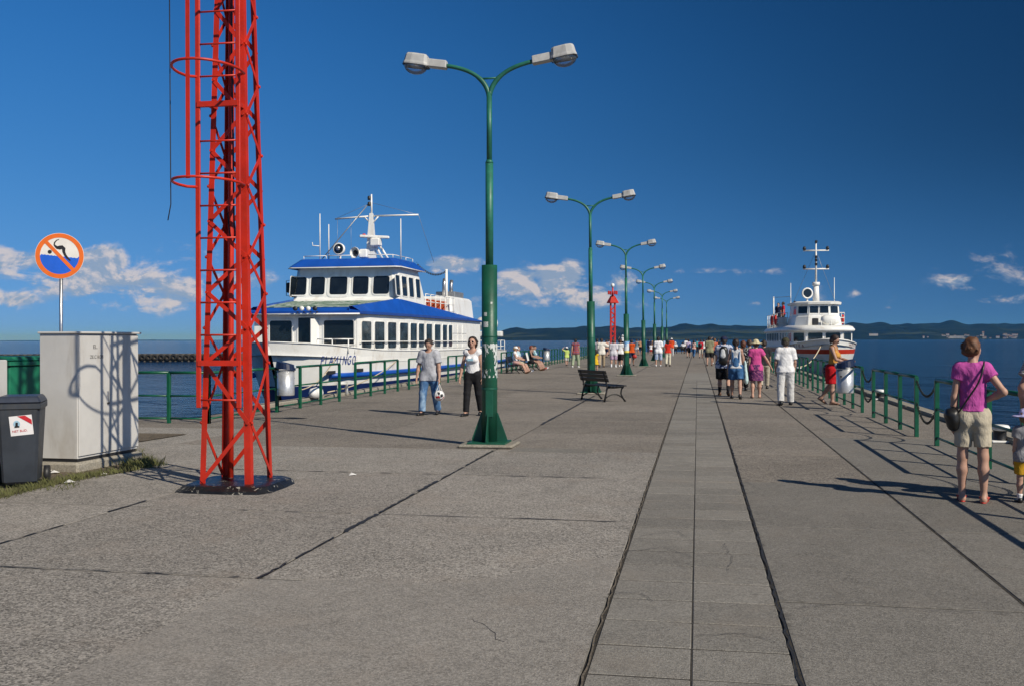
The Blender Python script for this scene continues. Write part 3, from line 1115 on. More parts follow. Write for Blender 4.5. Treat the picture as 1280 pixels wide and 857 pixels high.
# ladder in front of the camera-side face, with its cage
ly = -0.36
for x in (-0.285, 0.190):
    MB().box((x, ly, (0.93 + TH) / 2), (0.055, 0.028, TH - 0.93), bev=0.006).build('ladder_stile', M_RED, tower)
z = 1.02
while z < TH:
    heavy = abs(z - 1.28) < 0.2 or abs(z - 4.16) < 0.2
    q = MB()
    if heavy:
        q.box((-0.047, ly, z + 0.05), (0.48, 0.05, 0.06))
        q.box((0.165, (ly - hw(z)) / 2, z + 0.05), (0.05, abs(ly) - hw(z) + 0.03, 0.05))
        q.box((-hw(z) + 0.05, (ly - hw(z)) / 2, z + 0.05), (0.05, abs(ly) - hw(z) + 0.03, 0.05))
        q.build('ladder_bracket', M_RED, tower)
    else:
        q.cyl((-0.285, ly, z), (0.190, ly, z), 0.011, n=8)
        q.build('rung', M_RED, tower)
    z += 0.36
for z in (3.39, 4.62, 5.85, 7.1, 8.3, 9.6):
    path = [(-0.1125 + 0.40 * math.cos(a), ly - 0.22 + 0.44 * math.sin(a) * (1 if math.sin(a) < 0 else 0.0) + (0.22 if math.sin(a) > 0 else 0), z) for a in []]
    pts = []
    for k in range(25):
        a = math.pi + math.pi * k / 24
        pts.append((-0.0475 + 0.36 * math.cos(a), ly - 0.20 + 0.50 * math.sin(a), z))
    pts = [(-0.285, ly, z), (-0.385, ly - 0.06, z)] + pts + [(0.29, ly - 0.06, z), (0.19, ly, z)]
    q = MB()
    qq = []
    for (x, y_, z_) in pts:
        qq += [(x, y_, z_ - 0.022), (x, y_, z_ + 0.022)]
    # flat hoop with thickness
    q.tube(pts, 0.016, 6)
    q.build('cage_hoop', M_RED, tower)
for x, y0 in ((-0.0475, ly - 0.70), (-0.36, ly - 0.56), (0.14, ly - 0.56)):
    if x == -0.0475:
        MB().box((x, y0, (3.37 + TH) / 2), (0.045, 0.008, TH - 3.37)).build('cage_strip', M_RED, tower)
MB().tube([(-0.40, ly - 0.40, TH)] + sag((-0.405, ly - 0.42, 8.0), (-0.41, ly - 0.38, 3.15), 0.0, 8) + [(-0.455, ly - 0.36, 2.98)], 0.006, 5).build('hanging_wire', M_DARK, tower)
q = MB()
pts = []
ring = [(0.62, 0.0), (0.60, 0.42), (0.50, 0.58), (0.05, 0.60), (-0.45, 0.57), (-0.56, 0.40), (-0.585, -0.1), (-0.55, -0.50), (-0.40, -0.585), (0.1, -0.60), (0.52, -0.57), (0.60, -0.40)]
n = len(ring)
for sc_, z in ((0.93, 0.0), (0.90, 0.03), (0.82, 0.07), (0.74, 0.08)):
    pts += [(x * sc_ + rng.uniform(-.015, .015), y_ * sc_ + rng.uniform(-.015, .015), z) for x, y_ in ring]
q.add(pts, [(L * n + i, L * n + (i + 1) % n, L * n + n + (i + 1) % n, L * n + n + i) for L in range(3) for i in range(n)] + [tuple(range(3 * n, 4 * n))])
q.build('base_block', M_BLACKPAINT, tower)

# ------------------------------------------------------------------ far red beacon
FB = Vector((LAMP_X * 0 + PX(766, -7.7) * 0 - 7.7, PX(766, -7.7), 0))
beacon = empty('beacon_tower', FB, R(10), 'red lattice beacon with flared platform and white light at the pier end', 'beacon')
bh = 5.0
for sx, sy in ((-1, -1), (1, -1), (1, 1), (-1, 1)):
    MB().box((sx * 0.19, sy * 0.19, bh / 2), (0.13, 0.13, bh)).build('leg', M_RED, beacon)
for fx, fy in ((0, -1), (1, 0), (0, 1), (-1, 0)):
    fl = 1
    z = 0.1
    while z < bh - 0.3:
        if fx == 0:
            A, B = (-fl * 0.19, fy * 0.20, z), (fl * 0.19, fy * 0.20, z + 0.42)
        else:
            A, B = (fx * 0.20, -fl * 0.19, z), (fx * 0.20, fl * 0.19, z + 0.42)
        flat_bar(A, B, 0.09, 0.02, (fx, fy, 0)).build('lacing_bar', M_RED, beacon)
        fl = -fl
        z += 0.42
MB().lathe([(0.26, bh), (0.56, bh + 0.02), (0.56, bh + 0.08), (0.20, bh + 0.70), (0.0, bh + 0.72)], 6, smooth=False).build('flared_platform', M_RED, beacon)
for k in range(4):
    a = k * math.pi / 2 + 0.4
    MB().box((0.42 * math.cos(a), 0.42 * math.sin(a), bh + 0.98), (0.16, 0.16, 0.34), bev=0.03).build('floodlight', M_RED, beacon)
MB().cyl((0, 0, bh + 0.6), (0, 0, bh + 1.5), 0.12, 0.06, n=10).build('mast', M_RED, beacon)
MB().lathe([(0.0, bh + 1.85), (0.14, bh + 1.8), (0.17, bh + 1.66), (0.12, bh + 1.5), (0.0, bh + 1.48)], 12).build('light', M_WHITE, beacon)

# ------------------------------------------------------------------ railings


def make_rail(x, ys, z_top=1.03, chain_to=None, mids=(0.58, 0.13), post=0.066, pts=None):
    """one railing section: posts at the given places (pts = list of (x, y)) with three bars"""
    pts = pts or [(x, y_) for y_ in ys]
    o0 = pts[0]
    rt = empty('railing', (o0[0], o0[1], 0))
    loc = [(a - o0[0], b_ - o0[1]) for a, b_ in pts]
    for a, b_ in loc:
        MB().box((a, b_, z_top / 2), (post, post, z_top), bev=0.004).build('post', M_RAIL, rt)
    A, B = loc[0], loc[-1]
    for zz, r_ in ((z_top + 0.002, 0.030),) + tuple((m_, 0.019) for m_ in mids):
        q = MB()
        segs = list(zip(loc[:-1], loc[1:]))
        for a, b_ in segs:
            q.cyl((a[0], a[1], zz), (b_[0], b_[1], zz), r_, n=8)
        q.build('bar', M_RAIL, rt)
    return rt


XRAIL = P(1174, 558).x
XRAIL_L = (P(424.5, 501.5).x + P(497, 488.7).x) / 2
M_CHAIN = mat('chain iron', (0.03, 0.035, 0.03), 0.5, metal=0.4)


def chain(a, b_, drop, label, r=0.011, link_l=0.055):
    """hanging chain: separate oval links joined as one chain"""
    pts = sag(a, b_, drop, 40)
    L = sum((pts[i + 1] - pts[i]).length for i in range(40))
    n = int(L / (link_l * 0.72))
    o = Vector(a)
    rt = MB()
    for i in range(n):
        t = (i + 0.5) / n * 40
        k = min(39, int(t))
        c = pts[k].lerp(pts[k + 1], t - k) - o
        d = (pts[k + 1] - pts[k]).normalized()
        sd = d.cross(Vector((1, 0, 0))).normalized() if i % 2 == 0 else Vector((1, 0, 0))
        ring = [c + d * (link_l / 2 * math.cos(u)) + sd * (0.02 * math.sin(u)) for u in [2 * math.pi * m_ / 8 for m_ in range(8)]]
        rt.tube(ring, 0.006, 4, closed=True)
    return rt


ORD = ['first', 'second', 'third', 'fourth', 'fifth', 'sixth', 'seventh', 'eighth', 'ninth', 'tenth', 'eleventh', 'twelfth']
# right-hand railing, sections towards the far end with chained gaps
y_sec = []
ry = [PX(px, XRAIL) for px in (1092, 1108, 1125, 1145.5)]
sec_first = list(reversed(ry))                              # near to far
step_r, gap_r = 1.42, 1.48
sections = []
ynear = sec_first[0] - gap_r - 3 * step_r                   # the section with the woman in front
for k in range(-1, 14):
    y0 = ynear + (3 * step_r + gap_r) * k
    sections.append([y0 + step_r * j for j in range(4)])
right_labels = ['green railing section nearest to the seaward bollard behind the woman in purple'] 
for k, ys in enumerate(sections):
    nm = {0: 'green railing section beside the child in yellow shorts', 1: 'green railing section behind the woman in the purple top',
          2: 'green railing section between the woman in purple and the silver litter bin',
          3: 'green railing section that carries the silver litter bin'}.get(k, 'green railing section, %s one beyond the silver bin by the woman in red skirt' % ORD[max(0, k - 4)])
    rt = make_rail(XRAIL, ys)
    tag(rt, nm, 'railing', 'right-hand railing sections')
    if k + 1 < len(sections):
        for zz, dr in ((0.98, 0.24), (0.60, 0.30)):
            a, b_ = Vector((XRAIL, ys[-1], zz)), Vector((XRAIL, sections[k + 1][0], zz))
            if k < 5:
                ch_ = chain(a, b_, dr, '')
                o = ch_.build('chain', M_CHAIN, rt, tuple(a - rt.location))
            else:
                MB().tube([v - a for v in sag(a, b_, dr, 8)], 0.012, 5).build('chain', M_CHAIN, rt, tuple(a - rt.location))

# left-hand railing beside the big boat
ylast = None
pl = [[347, 376, 401, 424.5], [444, 463.6, 481, 497]]
yl0 = PX(444, XRAIL_L)
step_l = (PX(497, XRAIL_L) - yl0) / 3
per_l = 3 * step_l + 1.3
for k in range(-1, 14):
    ys = [yl0 + per_l * k + step_l * j for j in range(4)]
    rt = make_rail(XRAIL_L, ys)
    nm = {-1: 'green railing section that holds the steel bin by the boat bow', 0: 'green railing section in front of the boat name',
          1: 'green railing section behind the man in the grey polo shirt', 2: 'green railing section behind the woman in the white top'}.get(k, 'green railing section, %s one past the woman in the white top' % ORD[max(0, k - 3)])
    tag(rt, nm, 'railing', 'left-hand railing sections')
# the railing that closes off the quay left of the pier
c0 = P(261, 529)
c1 = P(171, 528)
dv = (c1 - c0)
rp = [(c0 + dv * t).xy for t in (0, 0.55, 1.1, 1.65, 2.2, 2.75, 3.3)]
rt = make_rail(0, [], pts=[tuple(v) for v in rp], mids=(0.56, 0.10))
tag(rt, 'green railing along the quay edge behind the grey cabinet and lattice tower', 'railing')
rt = make_rail(0, [], pts=[(c0.x, c0.y), (XRAIL_L - 0.05, (c0.y + yl0 - per_l) / 2 + 0.3), (XRAIL_L, yl0 - per_l - 0.02)], mids=(0.56, 0.10))
tag(rt, 'short green railing joining the quay corner to the pier', 'railing')

# ------------------------------------------------------------------ litter bins on the railing
M_BINLID = mat('bin lid navy', (0.010, 0.016, 0.045), 0.35, var=0.15)
M_BINSTEEL = mat('galvanised bin', (0.55, 0.56, 0.57), 0.38, metal=0.55, var=0.12, scale=12, dirt=((0.25, 0.25, 0.25), 8, 0.3))


def make_bin(loc, rz, label):
    rt = empty('litter_bin', loc, rz, label, 'litter bin', 'steel litter bins hung on the railings')
    MB().lathe([(0.0, 0.40), (0.195, 0.40), (0.20, 0.42), (0.20, 0.99), (0.18, 0.99), (0.18, 0.45), (0.0, 0.45)], 24).build('barrel', M_BINSTEEL, rt)
    MB().lathe([(0.202, 0.965), (0.208, 0.97), (0.208, 0.985), (0.202, 0.99)], 24).build('rim', M_BINSTEEL, rt)
    # sloping hood, open at the front
    q = MB()
    n = 20
    lo, hi = [], []
    for i in range(n):
        a = 2 * math.pi * i / n
        x, y_ = 0.235 * math.cos(a), 0.235 * math.sin(a)
        lo.append((x, y_, 0.985 + 0.06 * (1 + math.sin(a)) * 0.5))
        hi.append((x * 0.9, y_ * 0.9, 1.10 + 0.11 * (1 + math.sin(a)) * 0.5))
    q.add(lo + hi, [(i, (i + 1) % n, n + (i + 1) % n, n + i) for i in range(n)] + [tuple(range(n, 2 * n))])
    q.build('hood', M_BINLID, rt)
    MB().box((0, -0.222, 1.075), (0.10, 0.014, 0.065), rot=(R(-12), 0, 0)).build('notice', mat('pale notice', (0.6, 0.66, 0.72), 0.6), rt)
    for z in (0.55, 0.85):
        MB().box((0, 0.225, z), (0.10, 0.06, 0.05)).build('bracket', M_RAIL, rt)
    MB().cyl((0.16, -0.13, 0.80), (0.19, -0.155, 0.80), 0.02, n=8).build('lock', M_DARK, rt)
    return rt


pb_ = P(1056, 501)
bx = XRAIL - 0.25
make_bin((bx, PX(1056, bx), 0), R(-80), 'silver litter bin with navy hood beside the woman in the red skirt')
bxl = XRAIL_L + 0.24
make_bin((bxl, PX(357, bxl), 0), R(100), 'silver litter bin with navy hood in front of the boat bow')
make_bin((XRAIL_L + 0.3, PX(683, XRAIL_L + 0.3), 0), R(100), 'silver litter bin with navy hood next to the seated sunbathers')

# ------------------------------------------------------------------ bollards on the right edge
M_BOLL = mat('bollard tar black', (0.012, 0.012, 0.013), 0.5, var=0.3, bump=0.4, bscale=30)
M_BOLLW = mat('bollard white', (0.74, 0.74, 0.72), 0.5, var=0.1, scale=9, dirt=((0.4, 0.36, 0.3), 9, 0.5))


def make_bollard(loc, label):
    rt = empty('bollard', loc, rng.uniform(-.2, .2), label, 'bollard', 'mooring bollards on the pier edge')
    rt.scale = (0.64, 0.64, 0.62)
    MB().box((0, 0, 0.03), (0.55, 0.6, 0.06), bev=0.02).build('foot', M_BOLLW, rt)
    MB().lathe([(0.17, 0.05), (0.155, 0.10), (0.15, 0.26), (0.17, 0.33)], 18, sy=1.15).build('shaft', M_BOLL, rt)
    MB().lathe([(0.16, 0.31), (0.215, 0.34), (0.225, 0.40), (0.19, 0.45), (0.0, 0.465)], 18, sy=1.35).build('cap', M_BOLLW, rt)


b1 = P(1250, 552)
b2 = P(1100, 499)
make_bollard((b1.x, b1.y, 0.0), 'black mooring bollard with white cap behind the woman in purple')
make_bollard((b2.x, b2.y, 0.0), 'black mooring bollard with white cap behind the railing near the litter bin')
b3 = P(1033, 473)
for j in range(3):
    make_bollard((b2.x, b2.y + 11.4 * (j + 1), 0.0), ['black and white mooring bollard beside the bow of the red and white boat', 'black and white mooring bollard alongside the red and white boat', 'black and white mooring bollard by the stern of the red and white boat'][j])

# ------------------------------------------------------------------ grey switch cabinet on its plinth
M_CAB = mat('cabinet light grey', (0.55, 0.54, 0.52), 0.5, var=0.06, scale=2, dirt=((0.34, 0.30, 0.25), 2.6, 0.5), wear=((0.30, 0.24, 0.18), 16, 0.74))
ca = P(97, 590)
cab = empty('switch_cabinet', (ca.x, ca.y, 0), R(-2), 'tall pale grey switch cabinet with double doors on a concrete plinth', 'cabinet')
# local: x to the left side, y along the doors (away); corner nearest the camera at the origin
CW, CD, CH, CB = 1.31, 0.55, 1.60, 0.13
MB().box((-CD / 2, CW / 2, CB / 2 - 0.05), (CD + 0.10, CW + 0.12, CB + 0.10), bev=0.03).build('plinth', M_KERB, cab)
MB().box((-CD / 2, CW / 2, CB + 0.02), (CD - 0.03, CW - 0.03, 0.05)).build('base_frame', M_DARK, cab)
MB().box((-CD / 2, CW / 2, CB + 0.04 + CH / 2), (CD, CW, CH), bev=0.006).build('housing', M_CAB, cab)
MB().box((-CD / 2 + 0.02, CW / 2, CB + 0.04 + CH + 0.014), (CD + 0.07, CW + 0.05, 0.028), bev=0.006).build('roof_panel', M_CAB, cab)
for k in range(2):
    dr = MB().box((0.010, CW * (0.25 + 0.5 * k), CB + 0.05 + CH / 2), (0.022, CW / 2 - 0.012, CH - 0.05), bev=0.004).build('door', M_CAB, cab)
    if k == 0:
        hd = MB().box((0.026, CW * 0.5 - 0.06, CB + 0.05 + CH * 0.47), (0.02, 0.035, 0.16), bev=0.005)
        hd.build('handle', M_STEEL, dr)
        MB().cyl((0.03, CW * 0.5 - 0.06, CB + 0.05 + CH * 0.42), (0.045, CW * 0.5 - 0.06, CB + 0.05 + CH * 0.42), 0.014, n=8).build('lock', M_DARK, dr)
M_INK = mat('black lettering', (0.01, 0.01, 0.012), 0.6)
for txt, z, sz, yy in (('EL.', CB + CH - 0.13, 0.075, 0.34), ('ZE.C KOB', CB + CH - 0.26, 0.062, 0.37)):
    me = text_mesh(txt, sz, 1.05)
    me.materials.append(M_INK)
    o = link('lettering', me, cab, (0.0235, yy, z))
    o.rotation_euler = (0, 0, R(90))

# ------------------------------------------------------------------ wheelie bins
M_WB = mat('dark grey bin plastic', (0.030, 0.036, 0.046), 0.48, var=0.15, scale=5, dirt=((0.07, 0.066, 0.06), 5, 0.4))
M_WBL = mat('bin lid plastic', (0.026, 0.034, 0.055), 0.42, var=0.15, scale=5)


def make_wheelie(loc, rz, label, sticker=False):
    rt = empty('wheelie_bin', loc, rz, label, 'wheelie bin')
    # local: front faces -y, hinge at +y
    MB().box((0, 0.0, 0.50), (0.36, 0.46, 0.90), taper=(1.22, 1.26), bev=0.025).build('body', M_WB, rt)
    MB().box((0, 0.0, 0.93), (0.47, 0.60, 0.07), bev=0.012).build('rim', M_WB, rt)
    MB().box((0, -0.01, 1.005), (0.47, 0.60, 0.085), taper=(0.9, 0.9), bev=0.02).build('lid', M_WBL, rt)
    MB().cyl((-0.22, 0.40, 0.95), (0.22, 0.40, 0.95), 0.018, n=8).build('handle', M_WB, rt)
    for s_ in (-1, 1):
        MB().cyl((0.20 * s_, 0.27, 0.10), (0.26 * s_, 0.27, 0.10), 0.10, n=16).build('wheel', M_DARK, rt)
        MB().box((0.2 * s_, 0.37, 0.95), (0.03, 0.12, 0.05)).build('hinge', M_WB, rt)
    if sticker:
        st = MB().box((0.03, -0.2805, 0.72), (0.235, 0.004, 0.225), rot=(R(7.0), R(-5), 0)).build('sticker', mat('white sticker', (0.72, 0.70, 0.70), 0.5, var=0.05), rt)
        tl = Matrix.Rotation(R(-5), 3, 'Y')

        def sp(u, v, dy=0.0):
            w = tl @ Vector((u, 0, v))
            return (0.03 + w.x, -0.2840 - w.z * 0.122 - dy, 0.72 + w.z)
        mr = mat('sticker red', (0.50, 0.02, 0.03), 0.5)
        MB().prism([sp(-0.03, 0.108), sp(0.05, 0.108), sp(0.112, 0.055), sp(0.112, 0.0)], (0, -0.0015, 0)).build('red_stripe', mr, st)
        MB().prism([sp(-0.045 + 0.035 * math.cos(a), 0.02 + 0.04 * math.sin(a)) for a in [2 * math.pi * k / 16 for k in range(16)]], (0, -0.001, 0)).build('emblem', mat('sticker blue', (0.30, 0.48, 0.60), 0.5), st)
        MB().prism([sp(-0.075, -0.02, .001), sp(-0.02, -0.02, .001), sp(-0.02, -0.005, .001), sp(-0.035, 0.0, .001), sp(-0.03, 0.035, .001), sp(-0.055, 0.04, .001), sp(-0.06, 0.005, .001)], (0, -0.001, 0)).build('emblem_figure', M_INK, st)
        me = text_mesh('NET BUD.', 0.036)
        me.materials.append(mr)
        o = link('lettering', me, st, sp(-0.02, -0.062, 0.002))
        o.rotation_euler = (R(7), R(-5), 0)
    return rt


w1_ = P(26, 609)
make_wheelie((w1_.x - 0.04, w1_.y + 0.08, 0.01), R(29), 'dark grey wheelie bin with a white and red sticker, in front of the cabinet', True)
make_wheelie((w1_.x - 0.50, w1_.y + 1.75, 0.01), R(14), 'dark wheelie bin squeezed between the stickered bin and the grey cabinet')

# knotted black refuse bag on the hidden bin
M_BAG = mat('black refuse sack', (0.010, 0.011, 0.013), 0.28, var=0.2, bump=0.9, bscale=14)
q = MB()
pts, fs = [], []
nu, nv = 16, 10
for j in range(nv + 1):
    v = math.pi * j / nv
    for i in range(nu):
        u = 2 * math.pi * i / nu
        r_ = (0.24 + 0.035 * math.sin(3 * u + 2 * v) + 0.025 * math.sin(7 * u - v)) * math.sin(v) ** 0.8
        pts.append((r_ * math.cos(u), r_ * math.sin(u), 0.20 - 0.20 * math.cos(v) + 0.012 * math.sin(5 * u)))
for j in range(nv):
    for i in range(nu):
        fs.append((j * nu + i, j * nu + (i + 1) % nu, j * nu + nu + (i + 1) % nu, j * nu + nu + i))
q.add(pts, fs, True)
bag = q.build('refuse_sack', M_BAG, None, (w1_.x - 0.42, w1_.y + 1.75, 1.045))
tag(bag, 'crumpled black refuse sack lying on the bin beside the cabinet', 'sack')

# green skip behind the bins
M_SKIP = mat('skip green', (0.010, 0.16, 0.085), 0.5, var=0.15, scale=3, dirt=((0.05, 0.07, 0.05), 3, 0.5))
sk = P(8, 560)
skp = empty('refuse_skip', (sk.x - 0.75, sk.y + 1.3, 0), R(-8), 'green steel refuse container behind the wheelie bins', 'container')
MB().box((-0.45, 0, 0.72), (1.7, 1.2, 1.10), taper=(1.08, 1.10), bev=0.02).build('tub', M_SKIP, skp)
MB().box((-0.45, 0, 1.31), (1.90, 1.38, 0.07), bev=0.01).build('rim', M_SKIP, skp)
MB().box((-0.45, 0, 1.385), (1.86, 1.34, 0.08), taper=(0.92, 0.8), bev=0.02).build('lid', M_SKIP, skp)
for s_ in (-1, 1):
    for t_ in (-1, 1):
        MB().cyl((-0.45 + 0.7 * s_, 0.45 * t_ - .03, 0.1), (-0.45 + 0.7 * s_, 0.45 * t_ + .03, 0.1), 0.10, n=12).build('wheel', M_DARK, skp)
# white metal locker at the edge of the frame
wl = P(-26, 612)
lk = empty('metal_locker', (wl.x, wl.y + 0.05, 0), R(8), 'white metal locker standing left of the stickered wheelie bin', 'locker')
MB().box((-0.30, 0.25, 0.12), (0.6, 0.5, 0.24), bev=0.02).build('plinth', M_KERB, lk)
MB().box((-0.30, 0.25, 0.24 + 0.61), (0.62, 0.52, 1.22), bev=0.01).build('housing', M_CAB, lk)
MB().box((-0.30, -0.015, 0.24 + 0.61), (0.56, 0.012, 1.14), bev=0.003).build('door', M_CAB, lk)
MB().box((-0.04, -0.03, 0.62), (0.03, 0.03, 0.10), bev=0.004).build('handle', M_STEEL, lk)

# ------------------------------------------------------------------ no-diving sign
sg = ca + Vector((-0.45, 4.2, 0))
d = ray(75, 420)
tt = (sg.y) / d.y
sx0 = d.x * tt
zc = CAM_H + ray(80, 320).z / ray(80, 320).y * sg.y
sign = empty('no_diving_sign', (sx0, sg.y, 0), R(24), 'round orange-rimmed no-diving sign on a steel pole behind the cabinet', 'sign')
MB().cyl((0, 0.03, 0), (0.02, 0.03, zc + 0.25), 0.030, n=14).build('pole', M_STEEL, sign)
scale_m = (CAM_H * 0 + Vector((sx0, sg.y)).length * math.cos(math.atan2(-sx0, sg.y) - YAW)) / FPX
rad = 28.5 * scale_m
M_SO = mat('sign orange', (0.72, 0.14, 0.012), 0.45, var=0.06, scale=8)
M_SW = mat('sign white', (0.72, 0.69, 0.64), 0.45, var=0.05)
M_SB = mat('sign blue', (0.012, 0.11, 0.60), 0.45, var=0.06)


def disc(r, y_, n=48, th=0.004):
    return MB().prism([(r * math.cos(2 * math.pi * k / n), y_, zc + r * math.sin(2 * math.pi * k / n)) for k in range(n)], (0, th, 0))


pl_ = disc(rad, -0.004, th=0.006).build('plate', M_SW, sign)
q = MB()
n = 48
ri = rad * 0.80
for k in range(n):
    a, b_ = 2 * math.pi * k / n, 2 * math.pi * (k + 1) / n
    ro = rad * 0.985
    q.add([(ri * math.cos(a), -0.0075, zc + ri * math.sin(a)), (ro * math.cos(a), -0.0075, zc + ro * math.sin(a)), (ro * math.cos(b_), -0.0075, zc + ro * math.sin(b_)), (ri * math.cos(b_), -0.0075, zc + ri * math.sin(b_))], [(0, 1, 2, 3)])
q.build('rim', M_SO, pl_)
# water: lower half with a wavy, slightly falling surface
wv = []
for k in range(25):
    x = -ri + 2 * ri * k / 24
    zz = (-0.02 - 0.10 * (x / ri)) * ri + 0.012 * ri * (1 if k % 2 else -1)
    lim_ = math.sqrt(max(0, ri * ri - x * x))
    wv.append((x, max(-lim_, min(lim_, zz))))
q = MB()
arc = []
a0, a1 = math.atan2(wv[-1][1], wv[-1][0]), math.atan2(wv[0][1], wv[0][0])
if a1 > 0:
    a1 -= 2 * math.pi
else:
    a1 = a1
a1 = -math.pi - (math.pi - abs(a1)) * -1 if False else a1
pts_ = [p_ for p_ in wv if p_[0] ** 2 + p_[1] ** 2 <= ri * ri * 1.0001]
aE, aS = math.atan2(pts_[-1][1], pts_[-1][0]), math.atan2(pts_[0][1], pts_[0][0])
if aS > 0:
    aS -= 2 * math.pi
for k in range(1, 24):
    a = aE + (aS - aE) * k / 24
    arc.append((ri * math.cos(a), ri * math.sin(a)))
poly = pts_ + arc
bm = bmesh.new()
vv = [bm.verts.new((x, -0.0060, zc + z)) for x, z in poly]
f = bm.faces.new(vv)
bmesh.ops.triangulate(bm, faces=[f])
me = bpy.data.meshes.new('water_symbol')
bm.to_mesh(me)
bm.free()
me.materials.append(M_SB)
link('water_symbol', me, pl_)
# diver: curved arm, bent body, leg; head to the left


def ribbon(pts, ws, y_=-0.0068):
    q = MB()
    pts = [Vector((a * rad, 0, b_ * rad)) for a, b_ in pts]
    L, Rr = [], []
    for i, p_ in enumerate(pts):
        t = (pts[min(i + 1, len(pts) - 1)] - pts[max(i - 1, 0)]).normalized()
        nn_ = Vector((-t.z, 0, t.x))
        L.append(p_ + nn_ * ws[i] * rad)
        Rr.append(p_ - nn_ * ws[i] * rad)
    n = len(pts)
    q.add([(v.x, y_, zc + v.z) for v in L + Rr], [(i, i + 1, n + i + 1, n + i) for i in range(n - 1)])
    return q


ribbon([(-0.02, 0.72), (-0.12, 0.68), (-0.20, 0.58), (-0.22, 0.48), (-0.15, 0.40), (-0.06, 0.34)], [.015, .022, .028, .03, .05, .07]).build('diver_arm', M_INK, pl_)
ribbon([(-0.12, 0.36), (0.0, 0.36), (0.10, 0.38), (0.17, 0.32), (0.17, 0.18), (0.22, 0.05), (0.32, -0.10), (0.44, -0.20)], [.05, .09, .085, .075, .06, .05, .045, .03]).build('diver_body', M_INK, pl_)
q = MB()
n = 20
q.add([(-0.40 * rad + 0.085 * rad * math.cos(2 * math.pi * k / n), -0.0068, zc + 0.17 * rad + 0.085 * rad * math.sin(2 * math.pi * k / n)) for k in range(n)], [tuple(range(n))])
q.build('diver_head', M_INK, pl_)
ribbon([(-0.58, 0.64), (0.58, -0.64)], [.075, .075], -0.0090).build('red_slash', M_SO, pl_)

# ------------------------------------------------------------------ litter on the soil and deck
M_PAPER = mat('litter paper', (0.75, 0.74, 0.72), 0.8)
for i, (px, py) in enumerate(((130, 594), (68, 592), (42, 604), (87, 604), (441, 594), (60, 590))):
    v = P(px, py)
    q = MB()
    s_ = rng.uniform(0.03, 0.06)
    q.add([(-s_, -s_ * .6, 0.0), (s_ * .8, -s_ * .7, 0.012), (s_, s_ * .6, 0.004), (-s_ * .7, s_ * .8, 0.03), (0, 0, 0.028)], [(0, 1, 4), (1, 2, 4), (2, 3, 4), (3, 0, 4)])
    lab = ['white paper scrap at the corner of the cabinet plinth', 'white paper scrap behind the stickered wheelie bin', 'white paper scrap beside the foot of the stickered bin', 'white paper scrap in the grass before the plinth', 'pale paper scrap on the concrete left of the first lamp', 'crumpled paper scrap between bin and cabinet'][i]
    tag(q.build('paper_scrap', M_PAPER, None, (v.x, v.y, 0.016 if px < 200 else 0.006)), lab, 'litter', 'paper litter')

# ------------------------------------------------------------------ benches
M_BENCH = mat('black bench wood', (0.012, 0.011, 0.010), 0.45, var=0.3, scale=8, bump=0.2, bscale=30)
M_IRON = mat('black cast iron', (0.010, 0.010, 0.010), 0.5, var=0.2)


def make_bench(loc, rz, label, group=None, L=1.62):
    """faces +x; backrest at -x; length along y"""
    rt = empty('bench', loc, rz, label, 'bench', group)
    for k in range(5):
        MB().box((-0.16 + 0.105 * k, 0, 0.425 + (0.012 if k == 4 else 0) - 0.012 * k * (4 - k) * 0.2), (0.09, L, 0.032), bev=0.006).build('seat_slat', M_BENCH, rt)
    for k in range(3):
        MB().box((-0.265 - 0.035 * k, 0, 0.59 + 0.105 * k), (0.032, L, 0.097), rot=(0, R(-18), 0), bev=0.006).build('back_slat', M_BENCH, rt)
    for s_ in (-1, 1):
        y_ = s_ * (L / 2 - 0.14)
        MB().tube([(-0.31, y_, 0.0), (-0.26, y_, 0.22), (-0.22, y_, 0.40), (-0.28, y_, 0.62), (-0.36, y_, 0.85)], [.028, .024, .026, .022, .018], 8).build('leg', M_IRON, rt)
        MB().tube([(0.34, y_, 0.0), (0.26, y_, 0.10), (0.20, y_, 0.22), (0.22, y_, 0.34), (0.28, y_, 0.41)], [.028, .024, .022, .022, .024], 8).build('leg', M_IRON, rt)
        MB().tube([(-0.24, y_, 0.39), (0.0, y_, 0.385), (0.28, y_, 0.405)], 0.024, 8).build('seat_rail', M_IRON, rt)
        MB().tube(bez((-0.28, y_, 0.10), (-0.1, y_, 0.24), (0.1, y_, 0.24), (0.25, y_, 0.10), 8), 0.018, 8).build('stretcher', M_IRON, rt)
    return rt


bp1, bp2 = P(731, 498), P(755, 503)
bc = (bp1 + bp2) / 2
make_bench((bc.x + 0.22, bc.y + 0.15, 0), R(34), 'empty black slatted bench standing in front of the second lamp post')

# ================================================================== boats
def cam_px(v):
    """pixel column and row of a world point (to read positions off the photograph)"""
    q = CAM_R.transposed() @ (Vector(v) - Vector((0, 0, CAM_H)))
    return 640 + FPX * q.x / -q.z, 428.5 - FPX * q.y / -q.z


